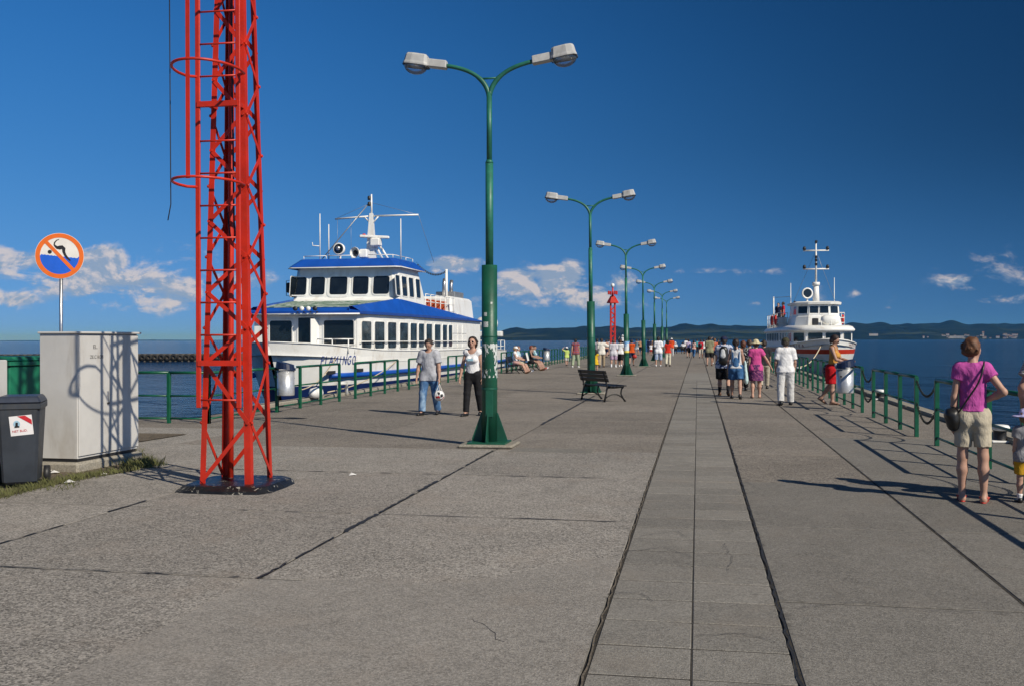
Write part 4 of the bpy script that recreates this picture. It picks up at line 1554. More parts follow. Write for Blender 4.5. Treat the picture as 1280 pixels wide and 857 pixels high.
M_BWHITE = mat('boat white paint', (0.80, 0.80, 0.77), 0.32, var=0.04, scale=1.5, bump=0.12, bscale=1.6, dirt=((0.46, 0.38, 0.28), 2.4, 0.40), wear=((0.38, 0.26, 0.16), 9, 0.74))
M_BBLUE = mat('boat blue paint', (0.008, 0.075, 0.38), 0.38, var=0.12, scale=1.5)
M_BNAVY = mat('hull navy paint', (0.008, 0.022, 0.10), 0.4, var=0.2, scale=1.5)
M_BGREEN = mat('algae stained deck', (0.40, 0.46, 0.40), 0.7, var=0.25, scale=3, dirt=((0.03, 0.10, 0.05), 4, 0.95), wear=((0.04, 0.13, 0.07), 2.5, 0.5))
M_PANE = mat('dark cabin glass', (0.010, 0.014, 0.018), 0.06, var=0.3, scale=2, spec=0.7)
M_PANE2 = mat('curtained cabin glass', (0.028, 0.045, 0.058), 0.08, var=0.6, scale=2.2, spec=0.7)
M_ORANGE = mat('orange seat', (0.42, 0.07, 0.015), 0.5)
M_LIFERED = mat('lifebuoy red', (0.62, 0.03, 0.02), 0.5)
M_REDHULL = mat('hull red', (0.52, 0.035, 0.012), 0.4, var=0.1)
M_ROPE = mat('pale rope', (0.55, 0.46, 0.32), 0.9, var=0.2, scale=30)
M_GREYM = mat('grey metal', (0.30, 0.31, 0.32), 0.4, metal=0.5)


class Boat:
    def __init__(s, name, loc, rz, label, stations, zrows):
        s.rt = empty(name, loc, rz, label, 'boat')
        s.M = Matrix.Translation(loc) @ Matrix.Rotation(rz, 4, 'Z')
        s.ys = [a[0] for a in stations]
        s.hs = [a[1] for a in stations]
        s.zs = [a[2] for a in stations]

    def hb(s, y_):
        return float(np.interp(y_, s.ys, s.hs))

    def sheer(s, y_):
        return float(np.interp(y_, s.ys, s.zs))

    def px(s, x, y_, z):
        return cam_px(s.M @ Vector((x, y_, z)))[0]

    def side_y(s, px, sgn=1, off=0.0, lo=0.5, hi=40.0):
        """local y of the point on the side wall that the photograph shows in this pixel column"""
        f = lambda t: s.px(sgn * (s.hb(t) + off), t, 1.7) - px
        a, b_ = lo, hi
        fa = f(a)
        for _ in range(40):
            m_ = (a + b_) / 2
            if (f(m_) > 0) == (fa > 0):
                a = m_
            else:
                b_ = m_
        return (a + b_) / 2

    def front_x(s, px, y_, z=1.7):
        a, b_ = -6.0, 6.0
        for _ in range(40):
            m_ = (a + b_) / 2
            if s.px(m_, y_, z) < px:
                a = m_
            else:
                b_ = m_
        return (a + b_) / 2

    def hull(s, rows, m, name, cap_top=None, flare=None):
        """skin between the given (fraction of beam, z or None for the sheer) rows"""
        q = MB()
        n = len(s.ys)
        for sgn in (-1, 1):
            pts = []
            for fr, z in rows:
                for i, y_ in enumerate(s.ys):
                    zz = s.zs[i] if z is None else z
                    f_ = fr if y_ > 6 else fr - (1 - fr) * 1.6 * (1 - y_ / 6.0)
                    yy = y_ + (s.zs[0] - zz) * 0.55 * max(0, 1 - y_ / 5.0)
                    pts.append((sgn * s.hs[i] * max(0.03, f_), yy, zz))
            fs = [(L * n + i, L * n + i + 1, L * n + n + i + 1, L * n + n + i) for L in range(len(rows) - 1) for i in range(n - 1)]
            q.add(pts, fs, True)
        # transom
        i = n - 1
        for L in range(len(rows) - 1):
            (f0, z0), (f1, z1) = rows[L], rows[L + 1]
            z0 = s.zs[i] if z0 is None else z0
            q.add([(-s.hs[i] * f0, s.ys[i], z0), (s.hs[i] * f0, s.ys[i], z0), (s.hs[i] * f1, s.ys[i], z1), (-s.hs[i] * f1, s.ys[i], z1)], [(0, 1, 2, 3)])
        return q.build(name, m, s.rt)


def rrect(w, h, r, n=3):
    pts = []
    for cx, cy, a0 in ((w / 2 - r, h / 2 - r, 0), (-w / 2 + r, h / 2 - r, 90), (-w / 2 + r, -h / 2 + r, 180), (w / 2 - r, -h / 2 + r, 270)):
        for k in range(n + 1):
            a = R(a0 + 90 * k / n)
            pts.append((cx + r * math.cos(a), cy + r * math.sin(a)))
    return pts


def window(parent, c, u, w, h, nrm_, pane, r=0.10, fw=0.05, frame=None, up=(0, 0, 1)):
    """window at c in a wall: u = direction along the wall, nrm_ = outward; frame > pane"""
    c, u, nv = Vector(c), Vector(u).normalized(), Vector(nrm_).normalized()
    v = Vector(up)
    v = (v - nv * v.dot(nv)).normalized()
    outer = rrect(w + 2 * fw, h + 2 * fw, r + fw)
    inner = rrect(w, h, r)
    q = MB()
    n = len(outer)
    P3 = lambda a, d: c + u * a[0] + v * a[1] + nv * d
    pts = [P3(a, -0.01) for a in outer] + [P3(a, 0.022) for a in outer] + [P3(a, 0.022) for a in inner] + [P3(a, 0.002) for a in inner]
    fs = [(L * n + i, L * n + (i + 1) % n, L * n + n + (i + 1) % n, L * n + n + i) for L in range(3) for i in range(n)]
    q.add(pts, fs)
    f = q.build('window', frame or M_BWHITE, parent)
    p_ = MB()
    p_.add([P3(a, 0.008) for a in inner], [tuple(range(n))])
    p_.build('pane', pane, f)
    return f


def railing_white(parent, pts, h, rails, post_every=1, r=0.018, name='deck_rail', m=None):
    q = MB()
    pts = [Vector(a) for a in pts]
    for i, a in enumerate(pts):
        if i % post_every == 0:
            q.cyl(a, a + Vector((0, 0, h)), r, n=6)
    for f_ in rails:
        for a, b_ in zip(pts[:-1], pts[1:]):
            q.cyl(a + Vector((0, 0, h * f_)), b_ + Vector((0, 0, h * f_)), r, n=6)
    return q.build(name, m or M_BWHITE, parent)


from mathutils.bvhtree import BVHTree


def letters_on(boat, hull_ob, txt, size, xs, m, z, sgn, place):
    """painted letters laid on the hull skin; place(i, hit_at) gives the local y of letter i"""
    me_ = hull_ob.data
    bv = BVHTree.FromPolygons([v.co.copy() for v in me_.vertices], [tuple(p_.vertices) for p_ in me_.polygons])

    def hit_at(y_):
        h_ = bv.ray_cast(Vector((sgn * 8.0, y_, z)), Vector((-sgn, 0, 0)))
        return h_[0], h_[1]
    for i, chh in enumerate(txt):
        y_ = place(i, hit_at)
        c, nv = hit_at(y_)
        if c is None:
            continue
        if nv.x * sgn < 0:
            nv = -nv
        X3 = Vector((0, 0, 1)).cross(nv).normalized()
        Y3 = -nv
        Z3 = X3.cross(Y3)
        me = text_mesh(chh, size)
        me.transform(Matrix.Diagonal((xs, 1, 1, 1)))
        me.materials.append(m)
        o = link('name_letter', me, boat.rt)
        o.matrix_local = Matrix.Translation(c + nv * 0.022) @ Matrix((X3, Y3, Z3)).transposed().to_4x4()


# ------------------------------------------------------------------ the white and blue passenger boat
st = [(0, 0.06, 1.62), (0.35, 0.52, 1.60), (0.9, 1.05, 1.57), (1.7, 1.58, 1.52), (2.6, 1.93, 1.44), (3.4, 2.08, 1.38), (5, 2.30, 1.30), (8, 2.48, 1.25), (12, 2.52, 1.22), (18, 2.52, 1.2), (23, 2.48, 1.2), (26, 2.40, 1.1), (28.5, 2.2, 1.05)]
cr = ray(445, 425)
FX = -12.15
fl_y = FX * cr.y / cr.x
F = Boat('passenger_boat', (FX - 2.0, fl_y - 3.2, 0), R(-1.0), 'white passenger boat with blue roof bands moored bow-first on the left', st, None)
rt = F.rt
F_TOP = F.hull([(1.0, None), (0.985, 0.9), (0.965, 0.5), (0.94, 0.10)], M_BWHITE, 'topsides')
F.hull([(0.94, 0.10), (0.90, -0.5), (0.80, -1.4), (0.45, -2.0)], M_BNAVY, 'bottom')
# blue rubbing strake and white one above the bow
for sgn in (-1, 1):
    pts = [(sgn * (F.hb(y_) * (0.965 if y_ > 6 else 0.965 - 0.035 * 1.6 * (1 - y_ / 6)) + 0.05), y_ + 0.62 * max(0, 1 - y_ / 5), 0.44) for y_ in [1.6, 2.2, 3, 4, 5, 6.5, 8, 11, 15, 20, 24, 28.4]]
    MB().tube(pts, 0.095, 8).build('rubbing_strake', M_BBLUE, rt)
    pts = [(sgn * (F.hb(y_) + 0.01), y_, F.sheer(y_) + 0.01) for y_ in [0, .35, .9, 1.7, 2.6, 3.4, 5, 8, 12, 18, 23, 26, 28.5]]
    MB().tube(pts, 0.02, 6).build('gunwale', M_BWHITE, rt)
q = MB()
q.add([(sg_ * F.hb(y_) * 0.97, y_, F.sheer(y_) - 0.42) for y_ in st and [a[0] for a in st] for sg_ in (-1, 1)], [(2 * i, 2 * i + 1, 2 * i + 3, 2 * i + 2) for i in range(len(st) - 1)])
q.build('main_deck', M_GREYM, rt)

# main cabin
YF, YA = 3.2, F.side_y(601)
ZC0, ZC1 = 1.15, 2.62
yy = [YF, 4.2, 5.2, 6.5, 8, 10, 13, 17, YA]
side_pts = [(F.hb(y_) - 0.03, y_) for y_ in yy]
side_pts[0] = (2.0, YF)
out_ = [(-2.0, YF)] + side_pts + [(-a, b_) for a, b_ in reversed(side_pts[1:])]
MB().prism([(a, b_, ZC0 - 0.3) for a, b_ in out_], (0, 0, ZC1 - ZC0 + 0.3)).build('main_cabin', M_BWHITE, rt)


def wall_n(y_, sgn=1):
    d_ = Vector((F.hb(y_ + .3) - F.hb(y_ - .3), 0.6, 0))
    return Vector((d_.y, -d_.x, 0)).normalized() * 1.0


side_px = [(452.5, 465.5), (468.5, 481.5), (485, 496.3), (500, 511), (513.3, 522), (523.6, 531), (533.2, 541), (543.6, 551.6), (553.6, 559.6), (561, 566)]
for i, (a, b_) in enumerate(side_px):
    y0, y1 = F.side_y(a), F.side_y(b_)
    ym = (y0 + y1) / 2
    nv = wall_n(ym)
    c = Vector((np.interp(ym, [p_[1] for p_ in side_pts], [p_[0] for p_ in side_pts]), ym, 1.865))
    window(rt, c, (nv.y * -1, nv.x, 0), (y1 - y0) * 0.94, 1.00, nv, M_PANE2, r=0.09, fw=0.035)
for k in range(3):                                             # blanked-off panels further aft
    y0, y1 = F.side_y(566.5 + 6 * k), F.side_y(571.5 + 6 * k)
    for z, h in ((2.2, 0.42), (1.62, 0.62)):
        MB().box((F.hb((y0 + y1) / 2) - 0.02, (y0 + y1) / 2, z), (0.03, (y1 - y0), h), bev=0.01).build('blank_panel', M_BWHITE, rt)
for sgn in (-1,):                                              # windows on the seaward side
    for k in range(10):
        y_ = 5 + 1.7 * k
        window(rt, (-np.interp(y_, [p_[1] for p_ in side_pts], [p_[0] for p_ in side_pts]), y_, 1.865), (0, -1, 0), 1.2, 1.0, (-1, 0.0, 0), M_PANE2, r=0.09, fw=0.035)
# front: window, open door, wide window
for (a, b_, z0, z1, kind) in ((337, 365.5, 1.50, 2.40, 'w'), (372.5, 393, 1.42, 2.50, 'd'), (404.5, 443, 1.48, 2.40, 'w')):
    x0, x1 = F.front_x(a, YF), F.front_x(b_, YF)
    if kind == 'w':
        window(rt, ((x0 + x1) / 2, YF, (z0 + z1) / 2), (1, 0, 0), (x1 - x0) * 0.97, z1 - z0, (0, -1, 0), M_PANE, r=0.08, fw=0.05)
    else:
        dr = window(rt, ((x0 + x1) / 2, YF, (z0 + z1) / 2), (1, 0, 0), (x1 - x0) * 0.95, z1 - z0, (0, -1, 0), M_PANE, r=0.03, fw=0.06)
        dr.name = 'doorway'
        MB().box((x1 + 0.10, YF - 0.12, (z0 + z1) / 2 - 0.05), (0.05, 0.5, z1 - z0), rot=(0, 0, R(-24)), bev=0.01).build('door_leaf', M_BWHITE, rt)
# foredeck rail in front of the right-hand window and thin rail along the cabin side
xa, xb = F.front_x(397, 2.4), F.front_x(446, 2.9)
railing_white(rt, [(xa, 2.35, 1.20), (xa + 0.55, 2.4, 1.20), (xa + 1.1, 2.55, 1.20), (min(xb, 1.98), 3.0, 1.20)], 0.52, (1.0, 0.62), r=0.022, name='foredeck_rail')
MB().tube([(F.hb(y_) + 0.06, y_, 1.63) for y_ in [3.3, 4.2, 5, 6.5, 8, 10, 13, 17, YA - 3]], 0.022, 6).build('side_handrail', M_BWHITE, rt)

# blue visor round the cabin roof, rising to a peak by the bridge
y_peak, y_end = F.side_y(500, off=-0.1), F.side_y(611)


def ztop(y_):
    return float(np.interp(y_, [2.8, y_peak, y_end], [2.88, 3.33, 2.66]))


q = MB()
ys_ = [2.95, 4, 5, 6, y_peak, 9.5, 11, 13, 15, 17, 19, y_end]
for sgn in (-1, 1):
    pts = []
    for y_ in ys_:
        hb_ = F.hb(y_) if y_ > 3.4 else 2.08
        pts += [(sgn * (hb_ + 0.10), y_, ZC1), (sgn * (hb_ + 0.13), y_, ZC1 + 0.10 if ztop(y_) > ZC1 + .2 else ZC1 + .02), (sgn * (hb_ - 0.16), y_, ztop(y_)), (sgn * (hb_ - 0.30), y_, ztop(y_)), (sgn * (hb_ - 0.30), y_, ZC1)]
    n = 5
    q.add(pts, [(i * n + k, i * n + k + 1, i * n + n + k + 1, i * n + n + k) for i in range(len(ys_) - 1) for k in range(4)])
q.add([(-2.18, 2.95, ZC1), (2.18, 2.95, ZC1), (2.21, 2.93, ZC1 + 0.10), (2.21, 2.93, 2.70), (1.92, 3.2, 2.88), (-1.92, 3.2, 2.88), (-2.21, 2.93, 2.72)], [(0, 1, 2, 6), (6, 2, 4, 5)])
q.build('roof_visor', M_BBLUE, rt)
MB().tube([(-2.2, 2.92, ZC1 + 0.0), (2.2, 2.92, ZC1 + 0.0)] , 0.03, 6).build('drip_edge', M_BWHITE, rt)
q = MB()
q.add([(-1.95, 3.15, 2.87), (1.95, 3.15, 2.87), (2.3, 7.3, 3.30), (-2.3, 7.3, 3.30)], [(0, 1, 2, 3)])
q.build('sloping_roof', M_BGREEN, rt)
q = MB()
q.add([(-2.3, 7.2, 2.80), (2.3, 7.2, 2.80), (2.3, YA + 2.0, 2.66), (-2.3, YA + 2.0, 2.66)], [(0, 1, 2, 3)])
q.build('upper_deck', M_GREYM, rt)
# four floodlights over the door
for k in range(4):
    px_ = 371 + 8.2 * k
    x = F.front_x(px_, 2.8)
    fl_ = MB().lathe([(0.0, 0.0), (0.06, 0.0), (0.085, 0.08), (0.08, 0.12), (0.0, 0.125)], 12, c=(x, 2.75, 2.80), rot=(R(80), 0, 0))
    f_ = fl_.build('floodlight', M_BWHITE if k in (1, 2) else M_DARK, rt)
    MB().cyl((x, 2.80, 2.70), (x, 2.95, 2.70), 0.02, n=6).build('stay', M_DARK, f_)

# bridge
yb0, yb1 = 7.2, F.side_y(528, off=-0.2)
BW = 2.25
pts = []
for z, hw_, f0, f1 in ((2.72, 2.32, 6.35, yb1 + 0.8), (3.05, 2.31, 6.50, yb1 + 0.75), (3.40, 2.27, 7.12, yb1 + 0.5), (4.60, 2.18, 7.30, yb1 - 0.25)):
    c_ = 0.22
    pts += [(-hw_ + c_, f0, z), (hw_ - c_, f0, z), (hw_, f0 + c_, z), (hw_, f1, z), (-hw_, f1, z), (-hw_, f0 + c_, z)]
n = 6
MB().add(pts, [(L * n + i, L * n + (i + 1) % n, L * n + n + (i + 1) % n, L * n + n + i) for L in range(3) for i in range(n)] + [tuple(range(3 * n, 4 * n))]).build('bridge', M_BWHITE, rt)


def br_y(z):
    return 7.12 + (7.30 - 7.12) * (z - 3.40) / 1.2


nf = Vector((0, -1, 0.15)).normalized()
for i, (a, b_) in enumerate(((364, 383.5), (388.5, 406.5), (412, 434.5), (441, 461), (466.5, 487))):
    x0, x1 = F.front_x(a, 7.2, 3.9), F.front_x(b_, 7.2, 3.9)
    window(rt, ((x0 + x1) / 2, br_y(3.88), 3.88), (1, 0, 0), (x1 - x0) * 0.98, 0.74, nf, M_PANE, r=0.10, fw=0.045 if i != 2 else 0.11, up=(0, 0.15, 1))
for (a, b_) in ((491.5, 498), (500.5, 508), (510, 516.5), (519, 525)):
    y0, y1 = F.side_y(a, off=-0.28), F.side_y(b_, off=-0.28)
    window(rt, (2.235, (y0 + y1) / 2, 3.86), (0, 1, 0), abs(y1 - y0) * 0.92, 0.80, (1, 0, 0.07), M_PANE, r=0.06, fw=0.035)
    window(rt, (-2.235, (y0 + y1) / 2, 3.86), (0, -1, 0), abs(y1 - y0) * 0.92, 0.80, (-1, 0, 0.07), M_PANE, r=0.06, fw=0.035)
# bridge roof with blue sloping band
pts = []
for z, hw_, f0, f1 in ((4.60, 2.38, 6.95, yb1 + 0.15), (4.66, 2.38, 6.95, yb1 + 0.15), (4.98, 2.05, 7.35, yb1 - 0.3)):
    pts += [(-hw_ + .2, f0, z), (hw_ - .2, f0, z), (hw_, f0 + .2, z), (hw_, f1, z), (-hw_, f1, z), (-hw_, f0 + .2, z)]
rb = MB().add(pts, [(L * n + i, L * n + (i + 1) % n, L * n + n + (i + 1) % n, L * n + n + i) for L in range(2) for i in range(n)] + [tuple(range(2 * n, 3 * n)), tuple(reversed(range(n)))]).build('bridge_roof', M_BBLUE, rt)
loop = [(-2.2, 7.0), (2.2, 7.0), (2.40, 7.2), (2.40, yb1 + 0.15)]
MB().tube([(a, b_ - 0.02, 4.60) for a, b_ in [(-2.40, yb1 + .15), (-2.40, 7.15), (-2.2, 6.96), (2.2, 6.96), (2.40, 7.15), (2.40, yb1 + 0.15)]], 0.025, 6).build('white_trim', M_BWHITE, rb)
railing_white(rb, [(-1.9, 7.5, 4.98), (-0.9, 7.45, 4.98), (0.2, 7.45, 4.98)], 0.14, (1.0,), r=0.016, name='roof_rail')
railing_white(rb, [(0.9, 7.45, 4.98), (1.9, 7.6, 4.98), (2.0, 9.0, 4.98), (2.0, yb1 - 0.4, 4.98)], 0.15, (1.0,), r=0.016, name='roof_rail')
# mast, yard, radar, lights
mx, my = F.front_x(464.5, 8.6, 6), 8.6
ms = MB()
ms.add([(mx - .20, my - .22, 4.98), (mx + .20, my - .22, 4.98), (mx + .14, my + .30, 4.98), (mx - .14, my + .30, 4.98), (mx - .07, my - .07, 6.95), (mx + .07, my - .07, 6.95), (mx + .05, my + .10, 6.95), (mx - .05, my + .10, 6.95)],
       [(0, 1, 5, 4), (1, 2, 6, 5), (2, 3, 7, 6), (3, 0, 4, 7), (4, 5, 6, 7)])
ms.cyl((mx, my, 6.9), (mx, my, 7.75), 0.045, 0.03, n=8)
ms.cyl((mx + 0.12, my - 0.05, 5.75), (mx + .45, my + .2, 4.98), 0.05, n=8)
ms.cyl((mx + 0.2, my + 0.35, 5.7), (mx + .62, my + .5, 4.98), 0.05, n=8)
mast = ms.build('mast', M_BWHITE, rt)
x0, x1 = F.front_x(419, my, 6.8), F.front_x(523, my, 6.8)
q = MB()
q.cyl((x0, my, 6.76), (mx, my, 6.84), 0.035, n=8)
q.cyl((mx, my, 6.84), (x1, my, 6.84), 0.035, n=8)
q.cyl((mx - .3, my, 6.80), (mx - .06, my, 6.55), 0.03, n=6)
q.cyl((mx + .3, my, 6.82), (mx + .06, my, 6.55), 0.03, n=6)
q.build('yard', M_BWHITE, mast)
for z in (7.25, 7.5):
    MB().lathe([(0, 0), (.06, 0), (.07, .05), (.07, .13), (.04, .17), (0, .17)], 10, c=(mx - 0.07, my - 0.09, z)).build('mast_lamp', M_DARK, mast)
q = MB()
q.box((mx + 0.25, my - 0.18, 5.72), (0.42, 0.4, 0.34), bev=0.05)
q.build('radar_housing', M_BWHITE, mast)
MB().box((mx + 0.20, my - 0.22, 5.95), (1.25, 0.10, 0.12), rot=(0, R(3), R(8)), bev=0.03).build('radar_bar', M_BWHITE, mast)
MB().box((mx - 0.28, my - 0.15, 6.02), (0.13, 0.13, 0.16), bev=0.03).build('red_lamp', M_LIFERED, mast)
for a, b_, r_ in (((mx, my, 7.5), (F.front_x(404, 7.6, 5), 7.5, 5.0), 0.022), ((mx, my, 7.4), (x0, my, 6.76), 0.007), ((mx, my, 7.4), (x1, my, 6.84), 0.007),
                  ((x0 + 0.1, my, 6.76), (x0 + 0.1, my, 5.0), 0.006), ((x0 + 0.7, my, 6.76), (x0 + .7, my, 5.0), 0.006), ((x1, my, 6.84), (x1 + 0.15, yb1, 5.0), 0.008)):
    MB().cyl(a, b_, r_, n=5).build('stay_wire', M_GREYM, mast)
for px_, z1 in ((400, 6.95), (411, 6.5), (501, 6.65)):
    x = F.front_x(px_, 8.2, 5.5)
    MB().cyl((x, 8.2, 4.98), (x, 8.2, z1), 0.028, 0.02, n=6).build('whip_aerial', M_BWHITE, rb)
x = F.front_x(400, 8.2, 5.5)
MB().tube([(x, 8.2, 5.6), (x - 0.32, 8.2, 5.62), (x - 0.34, 8.2, 5.76)], 0.02, 6).build('aerial_bracket', M_BWHITE, rb)
# searchlight and loudhailer
x = F.front_x(424, 7.8, 5.4)
sl_ = MB()
sl_.cyl((x, 7.9, 4.98), (x, 7.9, 5.20), 0.05, n=8)
sl_.lathe([(0.0, 0.30), (0.16, 0.28), (0.235, 0.16), (0.25, 0.0), (0.20, -0.01), (0.18, 0.08)], 20, c=(x, 7.72, 5.42), rot=(R(-90), 0, 0))
s_ = sl_.build('searchlight', M_BWHITE, rb)
MB().lathe([(0.0, 0.0), (0.19, 0.0)], 18, c=(x, 7.70, 5.42), rot=(R(-90), 0, 0)).build('lens', M_PANE, s_)
MB().lathe([(0.10, 0.0), (0.10, 0.01), (0.0, 0.012)], 14, c=(x - .03, 7.685, 5.44), rot=(R(90), 0, 0)).build('reflection_disc', M_STEEL, s_)
x = F.front_x(448, 7.8, 5.2)
hn = MB()
hn.lathe([(0.22, 0.0), (0.23, 0.02), (0.15, 0.12), (0.08, 0.25), (0.07, 0.45), (0.0, 0.45)], 18, c=(x - 0.08, 7.55, 5.24), rot=(R(-90), 0, R(-14)))
hn.box((x + 0.18, 8.0, 5.22), (0.35, 0.4, 0.36), bev=0.04)
h_ = hn.build('loudhailer', M_BWHITE, rb)
MB().lathe([(0.0, 0.0), (0.11, 0.0)], 14, c=(x - 0.07, 7.62, 5.24), rot=(R(-90), 0, R(-14))).build('throat', M_DARK, h_)
# wing mirror on the far corner
MB().box((-2.45, 7.2, 3.82), (0.14, 0.10, 0.42), bev=0.03).build('mirror', M_DARK, rt)
MB().tube([(-2.25, 7.2, 3.45), (-2.52, 7.15, 3.5), (-2.52, 7.15, 4.1), (-2.25, 7.2, 4.15)], 0.015, 5).build('mirror_bracket', M_DARK, rt)

# open upper deck aft of the bridge
yr0, yr1 = yb1 + 0.9, F.side_y(576)
pts = [(2.18, yr0 + (yr1 - yr0) * k / 6, 2.72) for k in range(7)]
railing_white(rt, pts, 0.98, (1.0, 0.66, 0.33), r=0.022)
railing_white(rt, [(-a, b_, c_) for a, b_, c_ in pts], 0.98, (1.0, 0.66, 0.33), r=0.022)
for k in range(5):
    y_ = yr0 + 0.5 + (yr1 - yr0 - .8) * k / 4.0
    for sx in (-1, 1):
        sb_ = MB().box((sx * 1.2, y_, 3.12), (1.2, 0.42, 0.08), bev=0.02)
        sb_.box((sx * 1.2, y_ + 0.22, 3.34), (1.2, 0.07, 0.42), rot=(R(-10), 0, 0), bev=0.02)
        sb_.build('deck_seat', M_ORANGE, rt)
MB().tube([(2.35, yr0 + 3.2, 2.75), (2.42, yr0 + 3.1, 2.55), (2.45, yr0 + 3.9, 2.45), (2.42, yr0 + 4.8, 2.55), (2.35, yr0 + 4.7, 3.0)], 0.03, 6).build('hanging_hose', M_BWHITE, rt)
# funnel casing with exhausts and lamp pole
yf0, yf1 = F.side_y(577), F.side_y(603)
fc = MB()
fc.box((0.9, (yf0 + yf1) / 2, 3.2), (2.3, (yf1 - yf0), 1.25), taper=(0.92, 0.94), bev=0.12)
fc.build('funnel_casing', M_BWHITE, rt)
for k in (0.35, 0.65):
    y_ = yf0 + (yf1 - yf0) * k
    MB().tube([(1.2, y_, 3.7), (1.2, y_, 4.55), (1.2, y_ + 0.12, 4.75)], 0.10, 8).build('exhaust_pipe', M_STEEL, rt)
MB().box((1.2, yf0 + (yf1 - yf0) * .6, 3.98), (1.0, 1.8, 0.30), bev=0.02).build('exhaust_guard', M_GREYM, rt)
MB().cyl((1.7, yf0 + 0.2, 3.0), (1.7, yf0 + 0.2, 5.15), 0.07, n=8).build('lamp_pole', M_BWHITE, rt)
path = sag((2.0, yb1 + 0.1, 5.05), (1.7, yf0 + 0.2, 5.10), 0.32, 18)
q = MB().tube(path, 0.006, 5)
for k in range(1, 18):
    q.lathe([(0, 0), (.03, -.02), (.035, -.07), (0, -.1)], 6, c=path[k])
q.build('string_of_lamps', M_DARK, rt)
# stern: raft canister, sign board, awning post, rails
ys_ = F.side_y(623)
q = MB().lathe([(0.0, -0.65), (0.22, -0.6), (0.36, -0.45), (0.40, -0.2), (0.40, 0.2), (0.36, 0.45), (0.22, 0.6), (0.0, 0.65)], 16, c=(1.75, ys_, 2.62), rot=(0, R(90), 0))
q.build('raft_canister', M_BWHITE, rt)
MB().box((1.7, ys_, 2.02), (1.9, 0.5, 0.30), bev=0.03).build('canister_cradle', M_BWHITE, rt)
MB().cyl((2.15, ys_ + 0.4, 0.7), (2.15, ys_ + 0.4, 1.95), 0.07, n=8).build('cradle_post', M_BWHITE, rt)
railing_white(rt, [(2.3, YA + 0.4 + 1.1 * k, 0.65) for k in range(7)], 1.0, (1.0, 0.66, 0.33), r=0.022)
# name and scuff marks on the bow
M_NAME = mat('boat name blue', (0.06, 0.09, 0.30), 0.5)


def place_f(i, hit_at):
    px_ = 402.5 + (442 - 402.5) * i / 7
    a, b_ = 1.0, 12.0
    for _ in range(30):
        m_ = (a + b_) / 2
        c, _n = hit_at(m_)
        if c is None or F.px(c.x, c.y, c.z) < px_:
            a = m_
        else:
            b_ = m_
    return (a + b_) / 2


letters_on(F, F_TOP, 'FLAMINGO', 0.46, 0.62, M_NAME, 0.97, 1, place_f)
for (px_, z) in ((410, 0.62), (446, 0.66)):
    y_ = F.side_y(px_, lo=0.4)
    MB().box((F.hb(y_) * 0.975 + 0.02, y_ + 0.3, z - 0.06), (0.03, 0.55, 0.12), rot=(0, 0, R(-12))).build('vent_grille', M_DARK, rt)
# mooring lines to the pier
for a, b_, dr in (((1.6, 2.2, 1.1), P(402, 497) + Vector((-0.9, 0.5, 0.2)), 0.25), ((2.3, 7.0, 0.9), P(444, 500) + Vector((-1.0, 0.5, 0.2)), 0.2)):
    w0 = F.M @ Vector(a)
    ln = MB().tube(sag(w0, b_, dr, 10), 0.018, 6).build('mooring_line', M_ROPE)
    tag(ln, 'pale mooring line from the bow of the blue and white boat to the pier' if dr > .22 else 'pale mooring line from the side of the blue and white boat to the pier', 'rope')
# white bent-pipe bollard and fender on the pier edge
ve = P(428, 489)
q = MB().tube([(0, -0.35, 0), (0, -0.35, 0.34), (0, 0.35, 0.34), (0, 0.35, 0)], 0.05, 8)
tag(q.build('mooring_bar', M_BOLLW, None, (XL + 0.35, PX(428, XL + 0.35), 0.04)), 'white bent-pipe mooring bar on the pier edge by the boat', 'mooring bar')
fd = MB().lathe([(0, -0.16), (0.14, -0.12), (0.18, 0.0), (0.14, 0.12), (0.0, 0.16)], 14, c=(0, 0, 0.20), sx=1.6)
fo = fd.build('fender', M_BOLLW, None, (XL + 0.42, PX(395, XL + 0.42), 0.02), R(80))
tag(fo, 'white fender lying on the pier edge under the bow rope', 'fender')

# ------------------------------------------------------------------ the red and white boat on the right
st2 = [(0, 0.06, 1.70), (0.35, 0.50, 1.66), (0.9, 0.98, 1.60), (1.8, 1.45, 1.50), (2.8, 1.75, 1.42), (4, 1.95, 1.34), (6, 2.1, 1.26), (10, 2.15, 1.2), (16, 2.15, 1.2), (20, 2.0, 1.2), (21.5, 1.85, 1.2)]
d = ray(1040, 425)
X2 = 7.40
G = Boat('harbour_boat', (X2, X2 * d.y / d.x, 0), R(1.0), 'small white boat with a red hull stripe moored bow-first beyond the right railing', st2, None)
rt = G.rt
G_TOP = G.hull([(1.0, None), (0.99, 1.10)], M_BWHITE, 'topsides')
G.hull([(0.99, 1.10), (0.975, 0.84)], M_REDHULL, 'red_stripe')
G.hull([(0.975, 0.84), (0.90, 0.0), (0.8, -1.0), (0.5, -1.9)], M_BWHITE, 'bottom')
q = MB()
q.add([(sg_ * G.hb(y_) * 0.97, y_, G.sheer(y_) - 0.3) for y_ in G.ys for sg_ in (-1, 1)], [(2 * i, 2 * i + 1, 2 * i + 3, 2 * i + 2) for i in range(len(st2) - 1)])
q.build('main_deck', M_GREYM, rt)
for sgn in (-1, 1):
    MB().tube([(sgn * (G.hb(y_) + 0.01), y_, G.sheer(y_)) for y_ in G.ys], 0.04, 6).build('gunwale', M_BWHITE, rt)
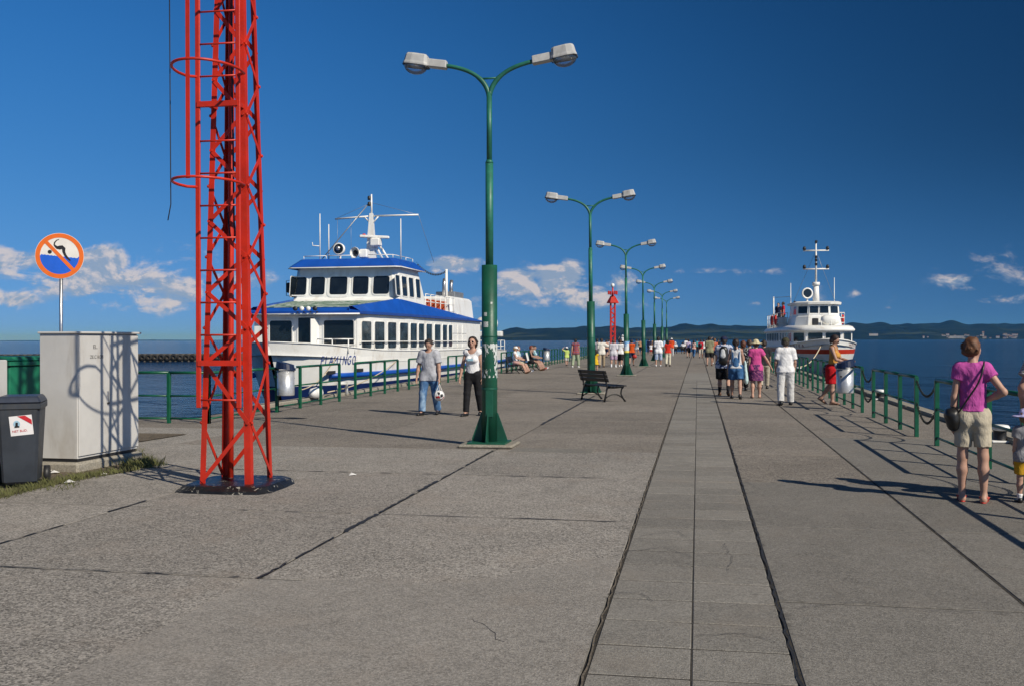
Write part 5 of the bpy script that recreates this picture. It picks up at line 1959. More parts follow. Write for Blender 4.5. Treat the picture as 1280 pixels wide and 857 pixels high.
# lower cabin with rounded front
y0, y1 = 3.6, 18.0
cab_o = [(-1.05, y0 - 0.5), (1.05, y0 - 0.5), (1.72, y0 + 0.4), (1.98, y0 + 2.2), (2.08, 9), (2.08, y1), (-2.08, y1), (-2.08, 9), (-1.98, y0 + 2.2), (-1.72, y0 + 0.4)]
MB().prism([(a, b_, 0.9) for a, b_ in cab_o], (0, 0, 1.25)).build('main_cabin', M_BWHITE, rt)
pts = []
n = len(cab_o)
for z, sc_, dy_ in ((2.13, 1.06, -0.12), (2.24, 1.08, -0.16), (2.42, 1.02, -0.05), (2.50, 0.92, 0.1)):
    pts += [(a * sc_, (b_ - 10) * (1 + (sc_ - 1) * .3) + 10 + dy_ * (1 if b_ < 6 else 0), z) for a, b_ in cab_o]
MB().add(pts, [(L * n + i, L * n + (i + 1) % n, L * n + n + (i + 1) % n, L * n + n + i) for L in range(3) for i in range(n)] + [tuple(range(3 * n, 4 * n)), tuple(reversed(range(n)))], True).build('cabin_roof', M_BWHITE, rt)


def on_outline(outl, i, t, z):
    a, b_ = Vector((*outl[i], z)), Vector((*outl[(i + 1) % len(outl)], z))
    u = (b_ - a).normalized()
    return a.lerp(b_, t), u, Vector((u.y, -u.x, 0)), (b_ - a).length


for i, ts in ((0, ((0.26, .40), (0.74, .40))), (1, ((0.5, 0.8),)), (2, ((0.5, 0.78),)), (9, ((0.5, 0.8),)), (8, ((0.5, 0.78),))):
    for t, fr in ts:
        c, u, nv, L = on_outline(cab_o, i, t, 1.80)
        window(rt, c, u, L * fr, 0.52, nv, M_PANE, r=0.06, fw=0.03)
for i, sgn in ((7, -1), (3, 1)):
    for k in range(9):
        y_ = 6.6 + 1.28 * k
        xw = sgn * np.interp(y_, [y0 + 2.2, 9], [1.98, 2.08])
        window(rt, (xw, y_, 1.80), (0, -sgn * -1, 0), 1.0, 0.52, (sgn, 0, 0), M_PANE, r=0.06, fw=0.03)
# bridge house, five angled faces
br = [(-0.62, 5.2), (0.62, 5.2), (1.28, 5.75), (1.42, 6.6), (1.42, 8.6), (-1.42, 8.6), (-1.42, 6.6), (-1.28, 5.75)]
n = len(br)
pts = []
for z, sc_ in ((2.35, 1.10), (3.05, 1.02), (3.10, 0.99), (3.80, 0.94)):
    pts += [(a * sc_, (b_ - 7) * sc_ + 7, z) for a, b_ in br]
MB().add(pts, [(L * n + i, L * n + (i + 1) % n, L * n + n + (i + 1) % n, L * n + n + i) for L in range(3) for i in range(n)] + [tuple(range(3 * n, 4 * n))]).build('bridge', M_BWHITE, rt)
pts = []
for z, sc_ in ((3.80, 1.06), (3.92, 1.08), (3.99, 0.95)):
    pts += [(a * sc_, (b_ - 7) * sc_ + 7, z) for a, b_ in br]
rb = MB().add(pts, [(L * n + i, L * n + (i + 1) % n, L * n + n + (i + 1) % n, L * n + n + i) for L in range(2) for i in range(n)] + [tuple(range(2 * n, 3 * n)), tuple(reversed(range(n)))]).build('bridge_roof', M_BWHITE, rt)
brm = [(a * 0.965, (b_ - 7) * 0.965 + 7) for a, b_ in br]
for i, w_ in ((0, 0.42), (1, 0.78), (2, 0.75), (3, 0.5), (7, 0.78), (6, 0.75), (5, 0)):
    if i == 0:
        for t in (0.25, 0.75):
            c, u, nv, L = on_outline(brm, 0, t, 3.44)
            window(rt, c + nv * 0.004, u, L * w_, 0.50, nv + Vector((0, 0, 0.07)), M_PANE, r=0.05, fw=0.025)
    elif w_:
        c, u, nv, L = on_outline(brm, i, 0.5, 3.44)
        window(rt, c + nv * 0.004, u, L * w_, 0.50, nv + Vector((0, 0, 0.07)), M_PANE, r=0.05, fw=0.025)
# mast
mb = MB()
mb.cyl((0, 6.6, 3.98), (0, 6.6, 5.05), 0.22, 0.17, n=10)
mb.cyl((0, 6.6, 5.02), (0, 6.6, 5.22), 0.24, 0.24, n=10)
mb.cyl((0, 6.6, 5.2), (0, 6.6, 7.75), 0.065, 0.045, n=8)
mast = mb.build('mast', M_BWHITE, rt)
for z in (6.05, 7.2):
    MB().cyl((-0.78, 6.6, z), (0.78, 6.6, z), 0.045, n=8).build('yard', M_BWHITE, mast)
    for sx in (-0.7, 0.7):
        MB().lathe([(0, 0), (.09, 0), (.11, .08), (.07, .2), (0, .22)], 8, c=(sx, 6.6, z + .05)).build('yard_lamp', M_DARK, mast)
for z in (6.35, 6.6, 6.8, 7.75):
    MB().box((0, 6.53, z), (0.16, 0.14, 0.17), bev=0.03).build('mast_lamp', M_DARK, mast)
for sx in (-1, 1):
    MB().cyl((0, 6.6, 7.2), (sx * 1.3, 7.4, 3.95), 0.010, n=5).build('stay_wire', M_GREYM, mast)
# searchlight, aerials
sl2 = MB()
sl2.cyl((-0.62, 5.9, 3.95), (-0.62, 5.9, 4.15), 0.06, n=8)
sl2.lathe([(0.0, 0.34), (0.2, 0.3), (0.33, 0.15), (0.35, 0.0), (0.27, -0.01), (0.24, 0.1)], 18, c=(-0.62, 5.75, 4.50), rot=(R(-90), 0, R(12)))
s_ = sl2.build('searchlight', M_BWHITE, rb)
MB().lathe([(0.0, 0.0), (0.25, 0.0)], 16, c=(-0.62, 5.73, 4.50), rot=(R(-90), 0, R(12))).build('lens', M_PANE, s_)
for x, y_, z1 in ((-1.35, 8.3, 5.3), (1.35, 8.3, 5.6)):
    MB().cyl((x, y_, 2.5), (x, y_, z1), 0.03, 0.02, n=6).build('whip_aerial', M_BWHITE, rt)
# life ring on the front, white raft canister and ladder on the fore roof
MB().lathe([(0.0, -0.55), (0.2, -0.5), (0.3, -0.3), (0.3, 0.3), (0.2, 0.5), (0.0, 0.55)], 14, c=(0.55, 4.6, 2.82), rot=(0, R(90), 0)).build('raft_canister', M_BWHITE, rt)
q = MB()
for x in (-0.12, 0.42):
    q.cyl((x, 3.0, 1.2), (x, 3.35, 2.75), 0.028, n=6)
for k in range(5):
    q.cyl((-0.12, 3.03 + .08 * k, 1.45 + 0.26 * k), (0.42, 3.03 + .08 * k, 1.45 + 0.26 * k), 0.022, n=6)
q.build('ladder', M_BWHITE, rt)
MB().box((-0.35, 4.3, 2.72), (0.35, 0.3, 0.42), bev=0.04).build('deck_winch', M_DARK, rt)
# open upper deck aft: rails, lifebuoys, canopy poles
for sgn in (-1, 1):
    railing_white(rt, [(sgn * 2.05, 8.8 + 1.2 * k, 2.42) for k in range(8)], 0.95, (1.0, 0.66, 0.33), r=0.022)
    for k in (1.0, 3.6):
        rg = [(sgn * 2.14, 9.2 + k + 0.28 * math.cos(t), 2.95 + 0.28 * math.sin(t)) for t in [2 * math.pi * j / 14 for j in range(14)]]
        MB().tube(rg, 0.07, 6, closed=True).build('lifebuoy', M_LIFERED, rt)
railing_white(rt, [(-2.05, 8.8, 2.42), (-1.5, 8.7, 2.42)], 0.95, (1.0, 0.66, 0.33), r=0.022)
railing_white(rt, [(2.05, 8.8, 2.42), (1.5, 8.7, 2.42)], 0.95, (1.0, 0.66, 0.33), r=0.022)
MB().box((-1.75, 9.4, 2.75), (0.5, 0.6, 0.7), bev=0.05).build('deck_locker', M_BWHITE, rt)
MB().cyl((-2.0, 13, 2.42), (-2.0, 13, 4.6), 0.05, n=8).build('lamp_pole', M_BWHITE, rt)
MB().cyl((-2.0, 13, 4.55), (-1.35, 8.3, 4.4), 0.015, n=5).build('stay_wire', M_GREYM, rt)
# name on both bows
M_NAME2 = mat('boat name red', (0.16, 0.02, 0.02), 0.5)
letters_on(G, G_TOP, 'MONIKA', 0.30, 1.0, M_NAME2, 1.30, 1, lambda i, f: 1.5 + 0.30 * i)
letters_on(G, G_TOP, 'MONIKA', 0.30, 1.25, M_NAME2, 1.28, -1, lambda i, f: 3.6 - 0.36 * i)
w0 = G.M @ Vector((-0.5, 0.6, 1.35))
ln = MB().tube(sag(w0, (b2.x, b2.y + 22.8, 0.3), 0.35, 10), 0.03, 6).build('mooring_line', M_ROPE)
tag(ln, 'pale mooring line from the bow of the red-striped boat to a bollard', 'rope')

# ------------------------------------------------------------------ low jetty hung with tyres, far left
M_TYRE = mat('old tyre rubber', (0.012, 0.012, 0.012), 0.75, var=0.4, scale=2)
M_JET = concrete('old jetty concrete', (0.11, 0.095, 0.075), 0.4, 8, 0.5, 0.4, 0.3)
ja = P(300, 451.0, WATER_Z)
jb = P(-60, 452.5, WATER_Z)
ang = math.atan2(jb.y - ja.y, jb.x - ja.x)
LJ = (jb - ja).length
jet = empty('tyre_jetty', (ja.x, ja.y, WATER_Z), ang, 'low concrete jetty lined with black tyres out in the water', 'jetty')
MB().box((LJ / 2, -1.2, 0.25), (LJ, 2.2, 1.7)).build('wall', M_JET, jet)
ty = MB().lathe([(0.22, -0.11), (0.44, -0.13), (0.50, -0.05), (0.50, 0.05), (0.44, 0.13), (0.22, 0.11), (0.20, 0.0), (0.22, -0.11)], 14, rot=(R(90), 0, 0)).mesh('tyre', M_TYRE)
k = 0
x = 0.55
while x < LJ:
    o = link('tyre', ty, jet, (x, 0.02, 0.62 + rng.uniform(-.05, .05)))
    o.rotation_euler = (rng.uniform(-.15, .15), rng.uniform(0, 3), rng.uniform(-.1, .1))
    x += 0.88

# ================================================================== people: bodies grown as one implicit surface each


def V3(*a):
    return np.array(a, dtype=float)


def cone(a, b, ra, rb, flat=None, k=0.02, cut=None, wob=0.0):
    return dict(t='c', a=np.array(a, float), b=np.array(b, float), ra=ra, rb=rb, flat=flat, k=k, cut=cut, wob=wob)


def ell(c, r, k=0.02, rot=None):
    return dict(t='e', a=np.array(c, float), r=np.array(r, float), k=k, rot=rot)


def surface(prims, h, planes=(), holes=(), wob=0.0):
    """smooth union of the primitives, cut by planes (keep where (p-q).n < 0) and rounded holes, as verts and quads"""
    lo, hi = np.full(3, 1e9), np.full(3, -1e9)
    for p in prims:
        if p['t'] == 'c':
            r = max(p['ra'], p['rb']) + p['k'] + 3 * h
            lo = np.minimum(lo, np.minimum(p['a'], p['b']) - r)
            hi = np.maximum(hi, np.maximum(p['a'], p['b']) + r)
        else:
            r = p['r'].max() + p['k'] + 3 * h
            lo = np.minimum(lo, p['a'] - r)
            hi = np.maximum(hi, p['a'] + r)
    n = np.ceil((hi - lo) / h).astype(int) + 1
    F = np.full(n, 0.08)
    ax = [lo[i] + h * np.arange(n[i]) for i in range(3)]
    for p in prims:
        if p['t'] == 'c':
            r = max(p['ra'], p['rb']) + p['k'] + 2.5 * h
            l0, h0 = np.minimum(p['a'], p['b']) - r, np.maximum(p['a'], p['b']) + r
        else:
            r = p['r'].max() + p['k'] + 2.5 * h
            l0, h0 = p['a'] - r, p['a'] + r
        i0 = np.maximum(0, np.floor((l0 - lo) / h).astype(int))
        i1 = np.minimum(n, np.ceil((h0 - lo) / h).astype(int) + 1)
        X = ax[0][i0[0]:i1[0], None, None]
        Y = ax[1][None, i0[1]:i1[1], None]
        Z = ax[2][None, None, i0[2]:i1[2]]
        if p['t'] == 'c':
            ab = p['b'] - p['a']
            L2 = max(1e-9, ab @ ab)
            t = np.clip(((X - p['a'][0]) * ab[0] + (Y - p['a'][1]) * ab[1] + (Z - p['a'][2]) * ab[2]) / L2, 0, 1)
            qx, qy, qz = X - p['a'][0] - t * ab[0], Y - p['a'][1] - t * ab[1], Z - p['a'][2] - t * ab[2]
            if p['flat'] is not None:
                fv, fm = p['flat']
                dn = qx * fv[0] + qy * fv[1] + qz * fv[2]
                e = (fm - 1) * dn
                qx, qy, qz = qx + e * fv[0], qy + e * fv[1], qz + e * fv[2]
                d = np.sqrt(qx * qx + qy * qy + qz * qz) - (p['ra'] + (p['rb'] - p['ra']) * t)
            else:
                d = np.sqrt(qx * qx + qy * qy + qz * qz) - (p['ra'] + (p['rb'] - p['ra']) * t)
            if p['cut'] is not None:
                u = ab / math.sqrt(L2)
                tt = (X - p['a'][0]) * u[0] + (Y - p['a'][1]) * u[1] + (Z - p['a'][2]) * u[2] - math.sqrt(L2) * p['cut']
                d = np.maximum(d, tt)
        else:
            qx, qy, qz = X - p['a'][0], Y - p['a'][1], Z - p['a'][2]
            if p['rot'] is not None:
                m = p['rot']
                qx, qy, qz = (m[0][0] * qx + m[0][1] * qy + m[0][2] * qz, m[1][0] * qx + m[1][1] * qy + m[1][2] * qz, m[2][0] * qx + m[2][1] * qy + m[2][2] * qz)
            r_ = p['r']
            k0 = np.sqrt((qx / r_[0]) ** 2 + (qy / r_[1]) ** 2 + (qz / r_[2]) ** 2)
            k1 = np.sqrt((qx / r_[0] ** 2) ** 2 + (qy / r_[1] ** 2) ** 2 + (qz / r_[2] ** 2) ** 2) + 1e-9
            d = k0 * (k0 - 1) / k1
        sub = F[i0[0]:i1[0], i0[1]:i1[1], i0[2]:i1[2]]
        k = p['k']
        hh = np.maximum(k - np.abs(sub - d), 0) / k
        sub[...] = np.minimum(sub, d) - hh * hh * k * 0.25
    X, Y, Z = ax[0][:, None, None], ax[1][None, :, None], ax[2][None, None, :]
    if wob:
        F = F + wob * (np.sin(X * 52 + 2.2 * np.sin(Z * 13 + Y * 9) + Z * 9) * (0.6 + 0.4 * np.sin(Z * 11 + X * 14)) + 0.7 * np.sin(Z * 58 + X * 31 - Y * 37 + 2 * np.sin(X * 19)) * np.sin(X * 17 + Z * 6 + Y * 11))
    for q_, nn in planes:
        F = np.maximum(F, (X - q_[0]) * nn[0] + (Y - q_[1]) * nn[1] + (Z - q_[2]) * nn[2])
    for q_, r_ in holes:
        r_ = np.ones(3) * r_
        F = np.maximum(F, (1 - np.sqrt(((X - q_[0]) / r_[0]) ** 2 + ((Y - q_[1]) / r_[1]) ** 2 + ((Z - q_[2]) / r_[2]) ** 2)) * r_.min())
    return nets(F, lo, h)


def nets(F, lo, h):
    S = F < 0
    nx, ny, nz = F.shape
    cnt = np.zeros((nx - 1, ny - 1, nz - 1), dtype=np.int8)
    for i in (0, 1):
        for j in (0, 1):
            for k in (0, 1):
                cnt += S[i:nx - 1 + i, j:ny - 1 + j, k:nz - 1 + k]
    mask = (cnt > 0) & (cnt < 8)
    I, J, K = np.nonzero(mask)
    if len(I) == 0:
        return np.zeros((0, 3)), []
    idx = np.full(mask.shape, -1, dtype=np.int64)
    idx[I, J, K] = np.arange(len(I))
    pos = np.zeros((len(I), 3))
    num = np.zeros(len(I))
    corners = [(i, j, k) for i in (0, 1) for j in (0, 1) for k in (0, 1)]
    for a in corners:
        for d in range(3):
            if a[d] == 0:
                b = list(a)
                b[d] = 1
                fa, fb = F[I + a[0], J + a[1], K + a[2]], F[I + b[0], J + b[1], K + b[2]]
                cr_ = (fa < 0) != (fb < 0)
                t = np.where(cr_, fa / np.where(cr_, fa - fb, 1), 0)
                for c in range(3):
                    pos[:, c] += np.where(cr_, a[c] + (t if c == d else 0), 0)
                num += cr_
    pos = pos / num[:, None]
    verts = lo + h * (np.stack([I, J, K], 1) + pos)
    faces = []
    for d in range(3):
        A = [slice(1, -1)] * 3
        A[d] = slice(0, F.shape[d] - 1)
        sh = [slice(1, -1)] * 3
        sh[d] = slice(1, F.shape[d])
        a, b = S[tuple(A)], S[tuple(sh)]
        ii, jj, kk = np.nonzero(a != b)
        fl = a[ii, jj, kk]
        off = [1, 1, 1]
        off[d] = 0
        ii, jj, kk = ii + off[0], jj + off[1], kk + off[2]
        e1, e2 = [(1, 2), (2, 0), (0, 1)][d]

        def g(s1, s2):
            o = [ii, jj, kk]
            o[e1] = o[e1] - s1
            o[e2] = o[e2] - s2
            return idx[o[0], o[1], o[2]]
        q = np.stack([g(1, 1), g(0, 1), g(0, 0), g(1, 0)], 1)
        q = np.where(fl[:, None], q, q[:, ::-1])
        faces.append(q[(q >= 0).all(1)])
    return verts, np.concatenate(faces)


def np_mesh(name, verts, quads, m):
    me = bpy.data.meshes.new(name)
    nv, nq = len(verts), len(quads)
    me.vertices.add(nv)
    me.vertices.foreach_set('co', np.asarray(verts, dtype=np.float32).ravel())
    me.loops.add(nq * 4)
    me.loops.foreach_set('vertex_index', np.asarray(quads, dtype=np.int32).ravel())
    me.polygons.add(nq)
    me.polygons.foreach_set('loop_start', np.arange(0, nq * 4, 4, dtype=np.int32))
    me.polygons.foreach_set('loop_total', np.full(nq, 4, dtype=np.int32))
    me.polygons.foreach_set('use_smooth', np.ones(nq, dtype=bool))
    me.update(calc_edges=True)
    me.validate()
    me.materials.append(m)
    return me


def cloth(name, col, kind='plain', col2=None, sc=1.0, rough=0.85):
    if name in MATS:
        return MATS[name]
    m = bpy.data.materials.new(name)
    m.use_nodes = True
    T = NT(m.node_tree)
    b = m.node_tree.nodes['Principled BSDF']
    pos = T.n('ShaderNodeTexCoord').outputs['Object']
    x, y_, z = T.sep(pos)
    n = T.noise(pos, 9, 4, 0.6)
    c = T.mix(T.ss(n, 0.3, 0.7), tuple(a * 0.86 for a in col), tuple(min(1, a * 1.12) for a in col))
    if kind == 'check':
        xy = T.m('ADD', x, T.m('MULTIPLY', y_, 0.6))
        a1 = T.m('GREATER_THAN', T.m('SINE', T.m('MULTIPLY', xy, 150 * sc)), 0.1)
        a2 = T.m('GREATER_THAN', T.m('SINE', T.m('MULTIPLY', z, 150 * sc)), 0.1)
        c = T.mix(T.m('MULTIPLY', T.m('ADD', a1, a2), 0.5), c, col2)
    elif kind == 'spot':
        s_ = T.noise(pos, 22 * sc, 2, 0.5)
        c = T.mix(T.ss(s_, 0.52, 0.58), c, col2)
    elif kind == 'denim':
        f = T.noise(T.map(pos, (1, 1, 0.5)), 7, 3, 0.6)
        c = T.mix(T.ss(f, 0.45, 0.7), c, col2)
    T.put(b.inputs['Base Color'], c)
    b.inputs['Roughness'].default_value = rough
    b.inputs['Specular IOR Level'].default_value = 0.2
    fold = T.noise(T.map(pos, (1, 1, 0.55)), 16, 4, 0.6, 0.5)
    T.put(b.inputs['Normal'], T.bump(fold, 0.7, 0.03))
    MATS[name] = m
    return m


def skin(tone):
    return mat('skin %.2f' % tone, (0.45 * tone, 0.262 * tone, 0.19 * tone), 0.55, var=0.10, scale=9, bump=0.1, bscale=60)


M_EYE = mat('eye dark', (0.03, 0.02, 0.015), 0.3)
M_LIP = mat('lips', (0.30, 0.09, 0.08), 0.5)
M_GLASSES = mat('sunglasses', (0.008, 0.008, 0.009), 0.12)


def hair_mat(c):
    return mat('hair %.3f %.3f' % (c[0], c[1]), c, 0.6, var=0.35, scale=30, bump=0.5, bscale=120)


def rotx(v, deg):
    c, s_ = math.cos(R(deg)), math.sin(R(deg))
    return V3(v[0], c * v[1] - s_ * v[2], s_ * v[1] + c * v[2])


def unit(v):
    v = np.array(v, float)
    return v / np.linalg.norm(v)


def person(loc, heading, H, label, fem=False, child=False, tone=1.0, hair=(0.03, 0.018, 0.010), hairstyle='short', lean=0.0, headyaw=0.0, nod=0.0,
           legs=((0, 2, 0), (0, 2, 0)), arms=(((.14, .02, -1), (.03, .16, -1)), ((.14, .02, -1), (.03, .16, -1))), seat=None, fat=1.0,
           top=None, sleeve=0.45, top_hem=0.50, top_loose=0.012, bottom=None, leg_to=1.0, bottom_loose=0.012, skirt=None, dress=None,
           shoes=None, shoe_kind='shoe', hat=None, face=False, glasses=False, socks=None, group='people on the pier', h=None, tank=False, straps=None, sunhat=None):
    """facing +y in local space, right hand at +x; lengths in units of the height H"""
    d = Vector(loc).xy.length
    if h is None:
        h = 0.0085 if d < 14 else 0.0125 if d < 31 else 0.016 if d < 42 else 0.022 if d < 66 else 0.03
    s_ = H
    fine = h < 0.02
    sw, hw_ = (0.098, 0.058) if not fem else (0.086, 0.051)
    if child:
        sw, hw_ = 0.092, 0.052
    hs_ = 1.28 if child else 1.0                                    # heads of children are larger
    B = []                                                          # body primitives
    HIP, THI, SHI, ANK = 0.525, 0.245, 0.235, 0.045
    knees, ankles, toes, hips = [], [], [], []
    low = 9
    for i, (fl, ab, kn) in enumerate(legs):
        sx = 1 if i == 0 else -1
        hp = V3(sx * hw_, 0, 0)
        u = rotx(V3(sx * math.sin(R(ab)), 0, -math.cos(R(ab))), fl)
        kne = hp + u * THI
        u2 = rotx(V3(sx * math.sin(R(ab * 0.3)), 0, -math.cos(R(ab * 0.3))), fl - kn)
        an = kne + u2 * SHI
        hips.append(hp)
        knees.append(kne)
        ankles.append(an)
        pitch = fl - kn
        low = min(low, an[2] - (0.0 if pitch > -25 else 0.02))
    pz = -low + ANK if seat is None else seat / s_ + 0.075
    up = V3(0, 0, pz)
    hips = [v + up for v in hips]
    knees = [v + up for v in knees]
    ankles = [v + up for v in ankles]

    def T_(v):                                                      # torso space: origin at pelvis, z up to the head
        return rotx(np.array(v, float), -lean) + up
    ff = (V3(0, 1, 0), 1.42)
    fat_ = fat
    Pv = [cone(T_((0, 0, -0.015)), T_((0, 0, 0.065)), (0.080 if fem else 0.079) * fat_, (0.069 if fem else 0.075) * fat_, ff, 0.03)]
    Pv += [ell(T_((sx * 0.042, -0.030, -0.022)), (0.045, 0.044, 0.050), 0.03) for sx in (-1, 1)]
    To = [cone(T_((0, 0, 0.065)), T_((0, 0.004, 0.145)), (0.062 if fem else 0.075) * fat_, (0.069 if fem else 0.082) * fat_, ff, 0.03),
          cone(T_((0, 0.004, 0.145)), T_((0, 0, 0.245)), (0.069 if fem else 0.084) * fat_, 0.073 if fem else 0.085, (V3(0, 1, 0), 1.5), 0.03),
          cone(T_((-sw + .012, -0.004, 0.285)), T_((sw - .012, -0.004, 0.285)), 0.034, 0.034, None, 0.035)]
    if not fem and fat > 1.05:
        To.append(ell(T_((0, 0.035, 0.06)), (0.07, 0.06, 0.075), 0.04))
    if fem and not child:
        To += [ell(T_((sx * 0.036, 0.050, 0.190)), (0.036, 0.033, 0.036), 0.02) for sx in (-1, 1)]
    Nk = [cone(T_((0, -0.010, 0.290)), T_((0, 0.006, 0.350)), 0.033, 0.030, None, 0.02)]
    # head in its own frame
    hc = T_((0, 0.010, 0.400 + (0.02 if child else 0)))
    cy, sy = math.cos(R(headyaw)), math.sin(R(headyaw))

    def Hd(v):
        w = rotx(np.array(v, float) * hs_, -nod)
        w = V3(cy * w[0] - sy * w[1], sy * w[0] + cy * w[1], w[2])
        return rotx(w, -lean * 0.4) + hc
    He = [ell(Hd((0, -0.006, 0.014)), V3(0.046, 0.057, 0.056) * hs_, 0.015), cone(Hd((0, 0.020, -0.005)), Hd((0, 0.028, -0.040)), 0.038 * hs_, 0.021 * hs_, None, 0.02)]
    He += [cone(Hd((0, 0.052, 0.006)), Hd((0, 0.064, -0.012)), 0.005 * hs_, 0.0085 * hs_, None, 0.008), ell(Hd((0, 0.049, -0.030)), V3(0.014, 0.006, 0.006) * hs_, 0.008)]
    He += [ell(Hd((sx * 0.047, -0.004, -0.004)), V3(0.006, 0.012, 0.018) * hs_, 0.005) for sx in (-1, 1)]
    Lg = []
    for i in (0, 1):
        hp, kn_, an = hips[i], knees[i], ankles[i]
        Lg += [cone(hp, kn_, 0.053 if fem else 0.052, 0.032, None, 0.03), cone(kn_, kn_ + (an - kn_) * 0.35, 0.0315, 0.035, None, 0.02),
               cone(kn_ + (an - kn_) * 0.35, an, 0.0345, 0.0185, None, 0.015)]
        sh = unit(an - kn_)
        fwd = unit(V3(0, 1, 0) + 0.0 * sh)
        pitch = legs[i][0] - legs[i][2]
        tp = 0 if pitch > -25 else -35
        if seat is not None and pitch > 20:
            tp = min(60, pitch)
        fdir = rotx(V3((1 if i == 0 else -1) * 0.16, 1, 0), tp)
        fdir = unit(fdir)
        dn = unit(rotx(V3(0, 0, -1), tp))
        heel = an + dn * 0.022 - fdir * 0.018
        toe = an + dn * 0.030 + fdir * 0.100
        toes.append((heel, toe, fdir, dn))
        Lg += [cone(an, heel, 0.021, 0.021, None, 0.012), cone(heel, toe, 0.0215, 0.0145, None, 0.012), cone(an, an + fdir * 0.05 + dn * 0.02, 0.02, 0.017, None, 0.012)]
    Ar, Hn, arm_pts = [], [], []
    for i, (ua, fa) in enumerate(arms):
        sx = 1 if i == 0 else -1
        shd = T_((sx * sw, -0.004, 0.282))
        u = unit((sx * ua[0], ua[1], ua[2]))
        f_ = unit((sx * fa[0], fa[1], fa[2]))
        el_ = shd + u * 0.172
        wr = el_ + f_ * 0.148
        arm_pts.append((shd, el_, wr, f_))
        Ar += [cone(shd, el_, 0.033 if not fem else 0.028, 0.0235 if not fem else 0.021, None, 0.02), cone(el_, el_ + f_ * 0.05, 0.0235, 0.025 if not fem else 0.022, None, 0.012), cone(el_ + f_ * 0.05, wr, 0.024 if not fem else 0.021, 0.0155, None, 0.012)]
        # hand: palm, four fingers, thumb
        inward = unit(V3(-sx, 0, 0) - f_ * (V3(-sx, 0, 0) @ f_)) if abs(f_[0]) < 0.9 else unit(V3(0, -1, 0) - f_ * (V3(0, -1, 0) @ f_))
        lat = np.cross(f_, inward)
        if lat[1] < 0:
            lat = -lat
        kn0 = wr + f_ * 0.052
        if fine:
            Hn.append(cone(wr, kn0, 0.0155, 0.0205, (inward, 1.75), 0.008))
            for j, ln_ in enumerate((0.040, 0.046, 0.043, 0.034)):
                b0 = kn0 + lat * (0.0165 - 0.011 * j)
                m_ = b0 + unit(f_ + inward * 0.25) * ln_ * 0.55
                e_ = m_ + unit(f_ + inward * 0.95) * ln_ * 0.45
                Hn += [cone(b0 - f_ * 0.012, m_, 0.0056, 0.0052, None, 0.003), cone(m_, e_, 0.0052, 0.0046, None, 0.003)]
            t0 = wr + f_ * 0.016 + lat * 0.014
            t1 = t0 + unit(f_ * 0.8 + lat * 0.75 + inward * 0.2) * 0.026
            Hn += [cone(t0, t1, 0.0075, 0.006, None, 0.006), cone(t1, t1 + unit(f_ + inward * 0.35 + lat * 0.15) * 0.022, 0.006, 0.0048, None, 0.003)]
        else:
            Hn += [cone(wr, kn0 + f_ * 0.01, 0.0165, 0.019, (inward, 1.5), 0.01), cone(kn0, kn0 + unit(f_ + inward * 0.5) * 0.034, 0.016, 0.012, (inward, 1.5), 0.01),
                   cone(wr + f_ * 0.015, wr + f_ * 0.045 + lat * 0.024, 0.008, 0.007, None, 0.006)]
    root = empty('person', loc, heading, label, 'person', group)

    def add(name, prims, m, planes=(), holes=(), wob=0.0, hv=h):
        P_ = []
        for p in prims:
            q = dict(p)
            q['a'] = p['a'] * s_
            if p['t'] == 'c':
                q['b'] = p['b'] * s_
                q['ra'], q['rb'] = p['ra'] * s_, p['rb'] * s_
            else:
                q['r'] = p['r'] * s_
            q['k'] = max(p['k'] * s_, 1e-3)
            P_.append(q)
        pl = [(np.array(q_, float) * s_, np.array(n_, float)) for q_, n_ in planes]
        ho = [(np.array(q_, float) * s_, np.array(r_, float) * s_) for q_, r_ in holes]
        v, f = surface(P_, hv, pl, ho, wob)
        if len(v) == 0:
            return None
        return link(name, np_mesh(name, v, f, m), root)

    def grow(prims, e, k=None):
        out = []
        for p in prims:
            q = dict(p)
            if p['t'] == 'c':
                q['ra'], q['rb'] = p['ra'] + e, p['rb'] + e
            else:
                q['r'] = p['r'] + e
            out.append(q)
        return out
    add('body', Pv + To + Nk + He + Lg + Ar + Hn, skin(tone))
    wb = 0.0026 if fine else 0.0
    tz = unit(rotx(V3(0, 0, 1), -lean))
    if top is not None:
        pr = grow(To, top_loose) + grow(Pv, max(top_loose + 0.004, (bottom_loose * 0.8 + 0.006) if bottom is not None else 0))
        if top_hem < 0.51 and seat is None:
            pr += [cone(hips[i], hips[i] + (knees[i] - hips[i]) * 0.34, 0.053 + bottom_loose + 0.006, 0.049 + bottom_loose + 0.006, None, 0.03) for i in (0, 1)]
        if sleeve > 0:
            for i in (0, 1):
                shd, el_, wr, f_ = arm_pts[i]
                r0 = 0.033 if not fem else 0.028
                if sleeve <= 1:
                    pr.append(cone(shd, shd + (el_ - shd) * sleeve, r0 + top_loose, r0 - 0.004 * sleeve + top_loose * 1.1, None, 0.02, cut=1.0))
                else:
                    pr.append(cone(shd, el_, r0 + top_loose, 0.0235 + top_loose, None, 0.02))
                    pr.append(cone(el_, el_ + (wr - el_) * (sleeve - 1), 0.0235 + top_loose, 0.017 + top_loose, None, 0.012, cut=1.0))
        hemz = T_((0, 0, top_hem - HIP))
        holes = [(T_((0, 0.022, 0.335)), (0.050, 0.058, 0.050) if not tank else (0.062, 0.070, 0.085))]
        if sleeve <= 0:
            holes += [(arm_pts[i][0] + V3((1 if i == 0 else -1) * (0.020 if not tank else 0.012), 0, 0.01), (0.035, 0.06, 0.055)) for i in (0, 1)]
        add('shirt' if not fem else 'top', pr, top, [(hemz, -tz)], holes, wb)
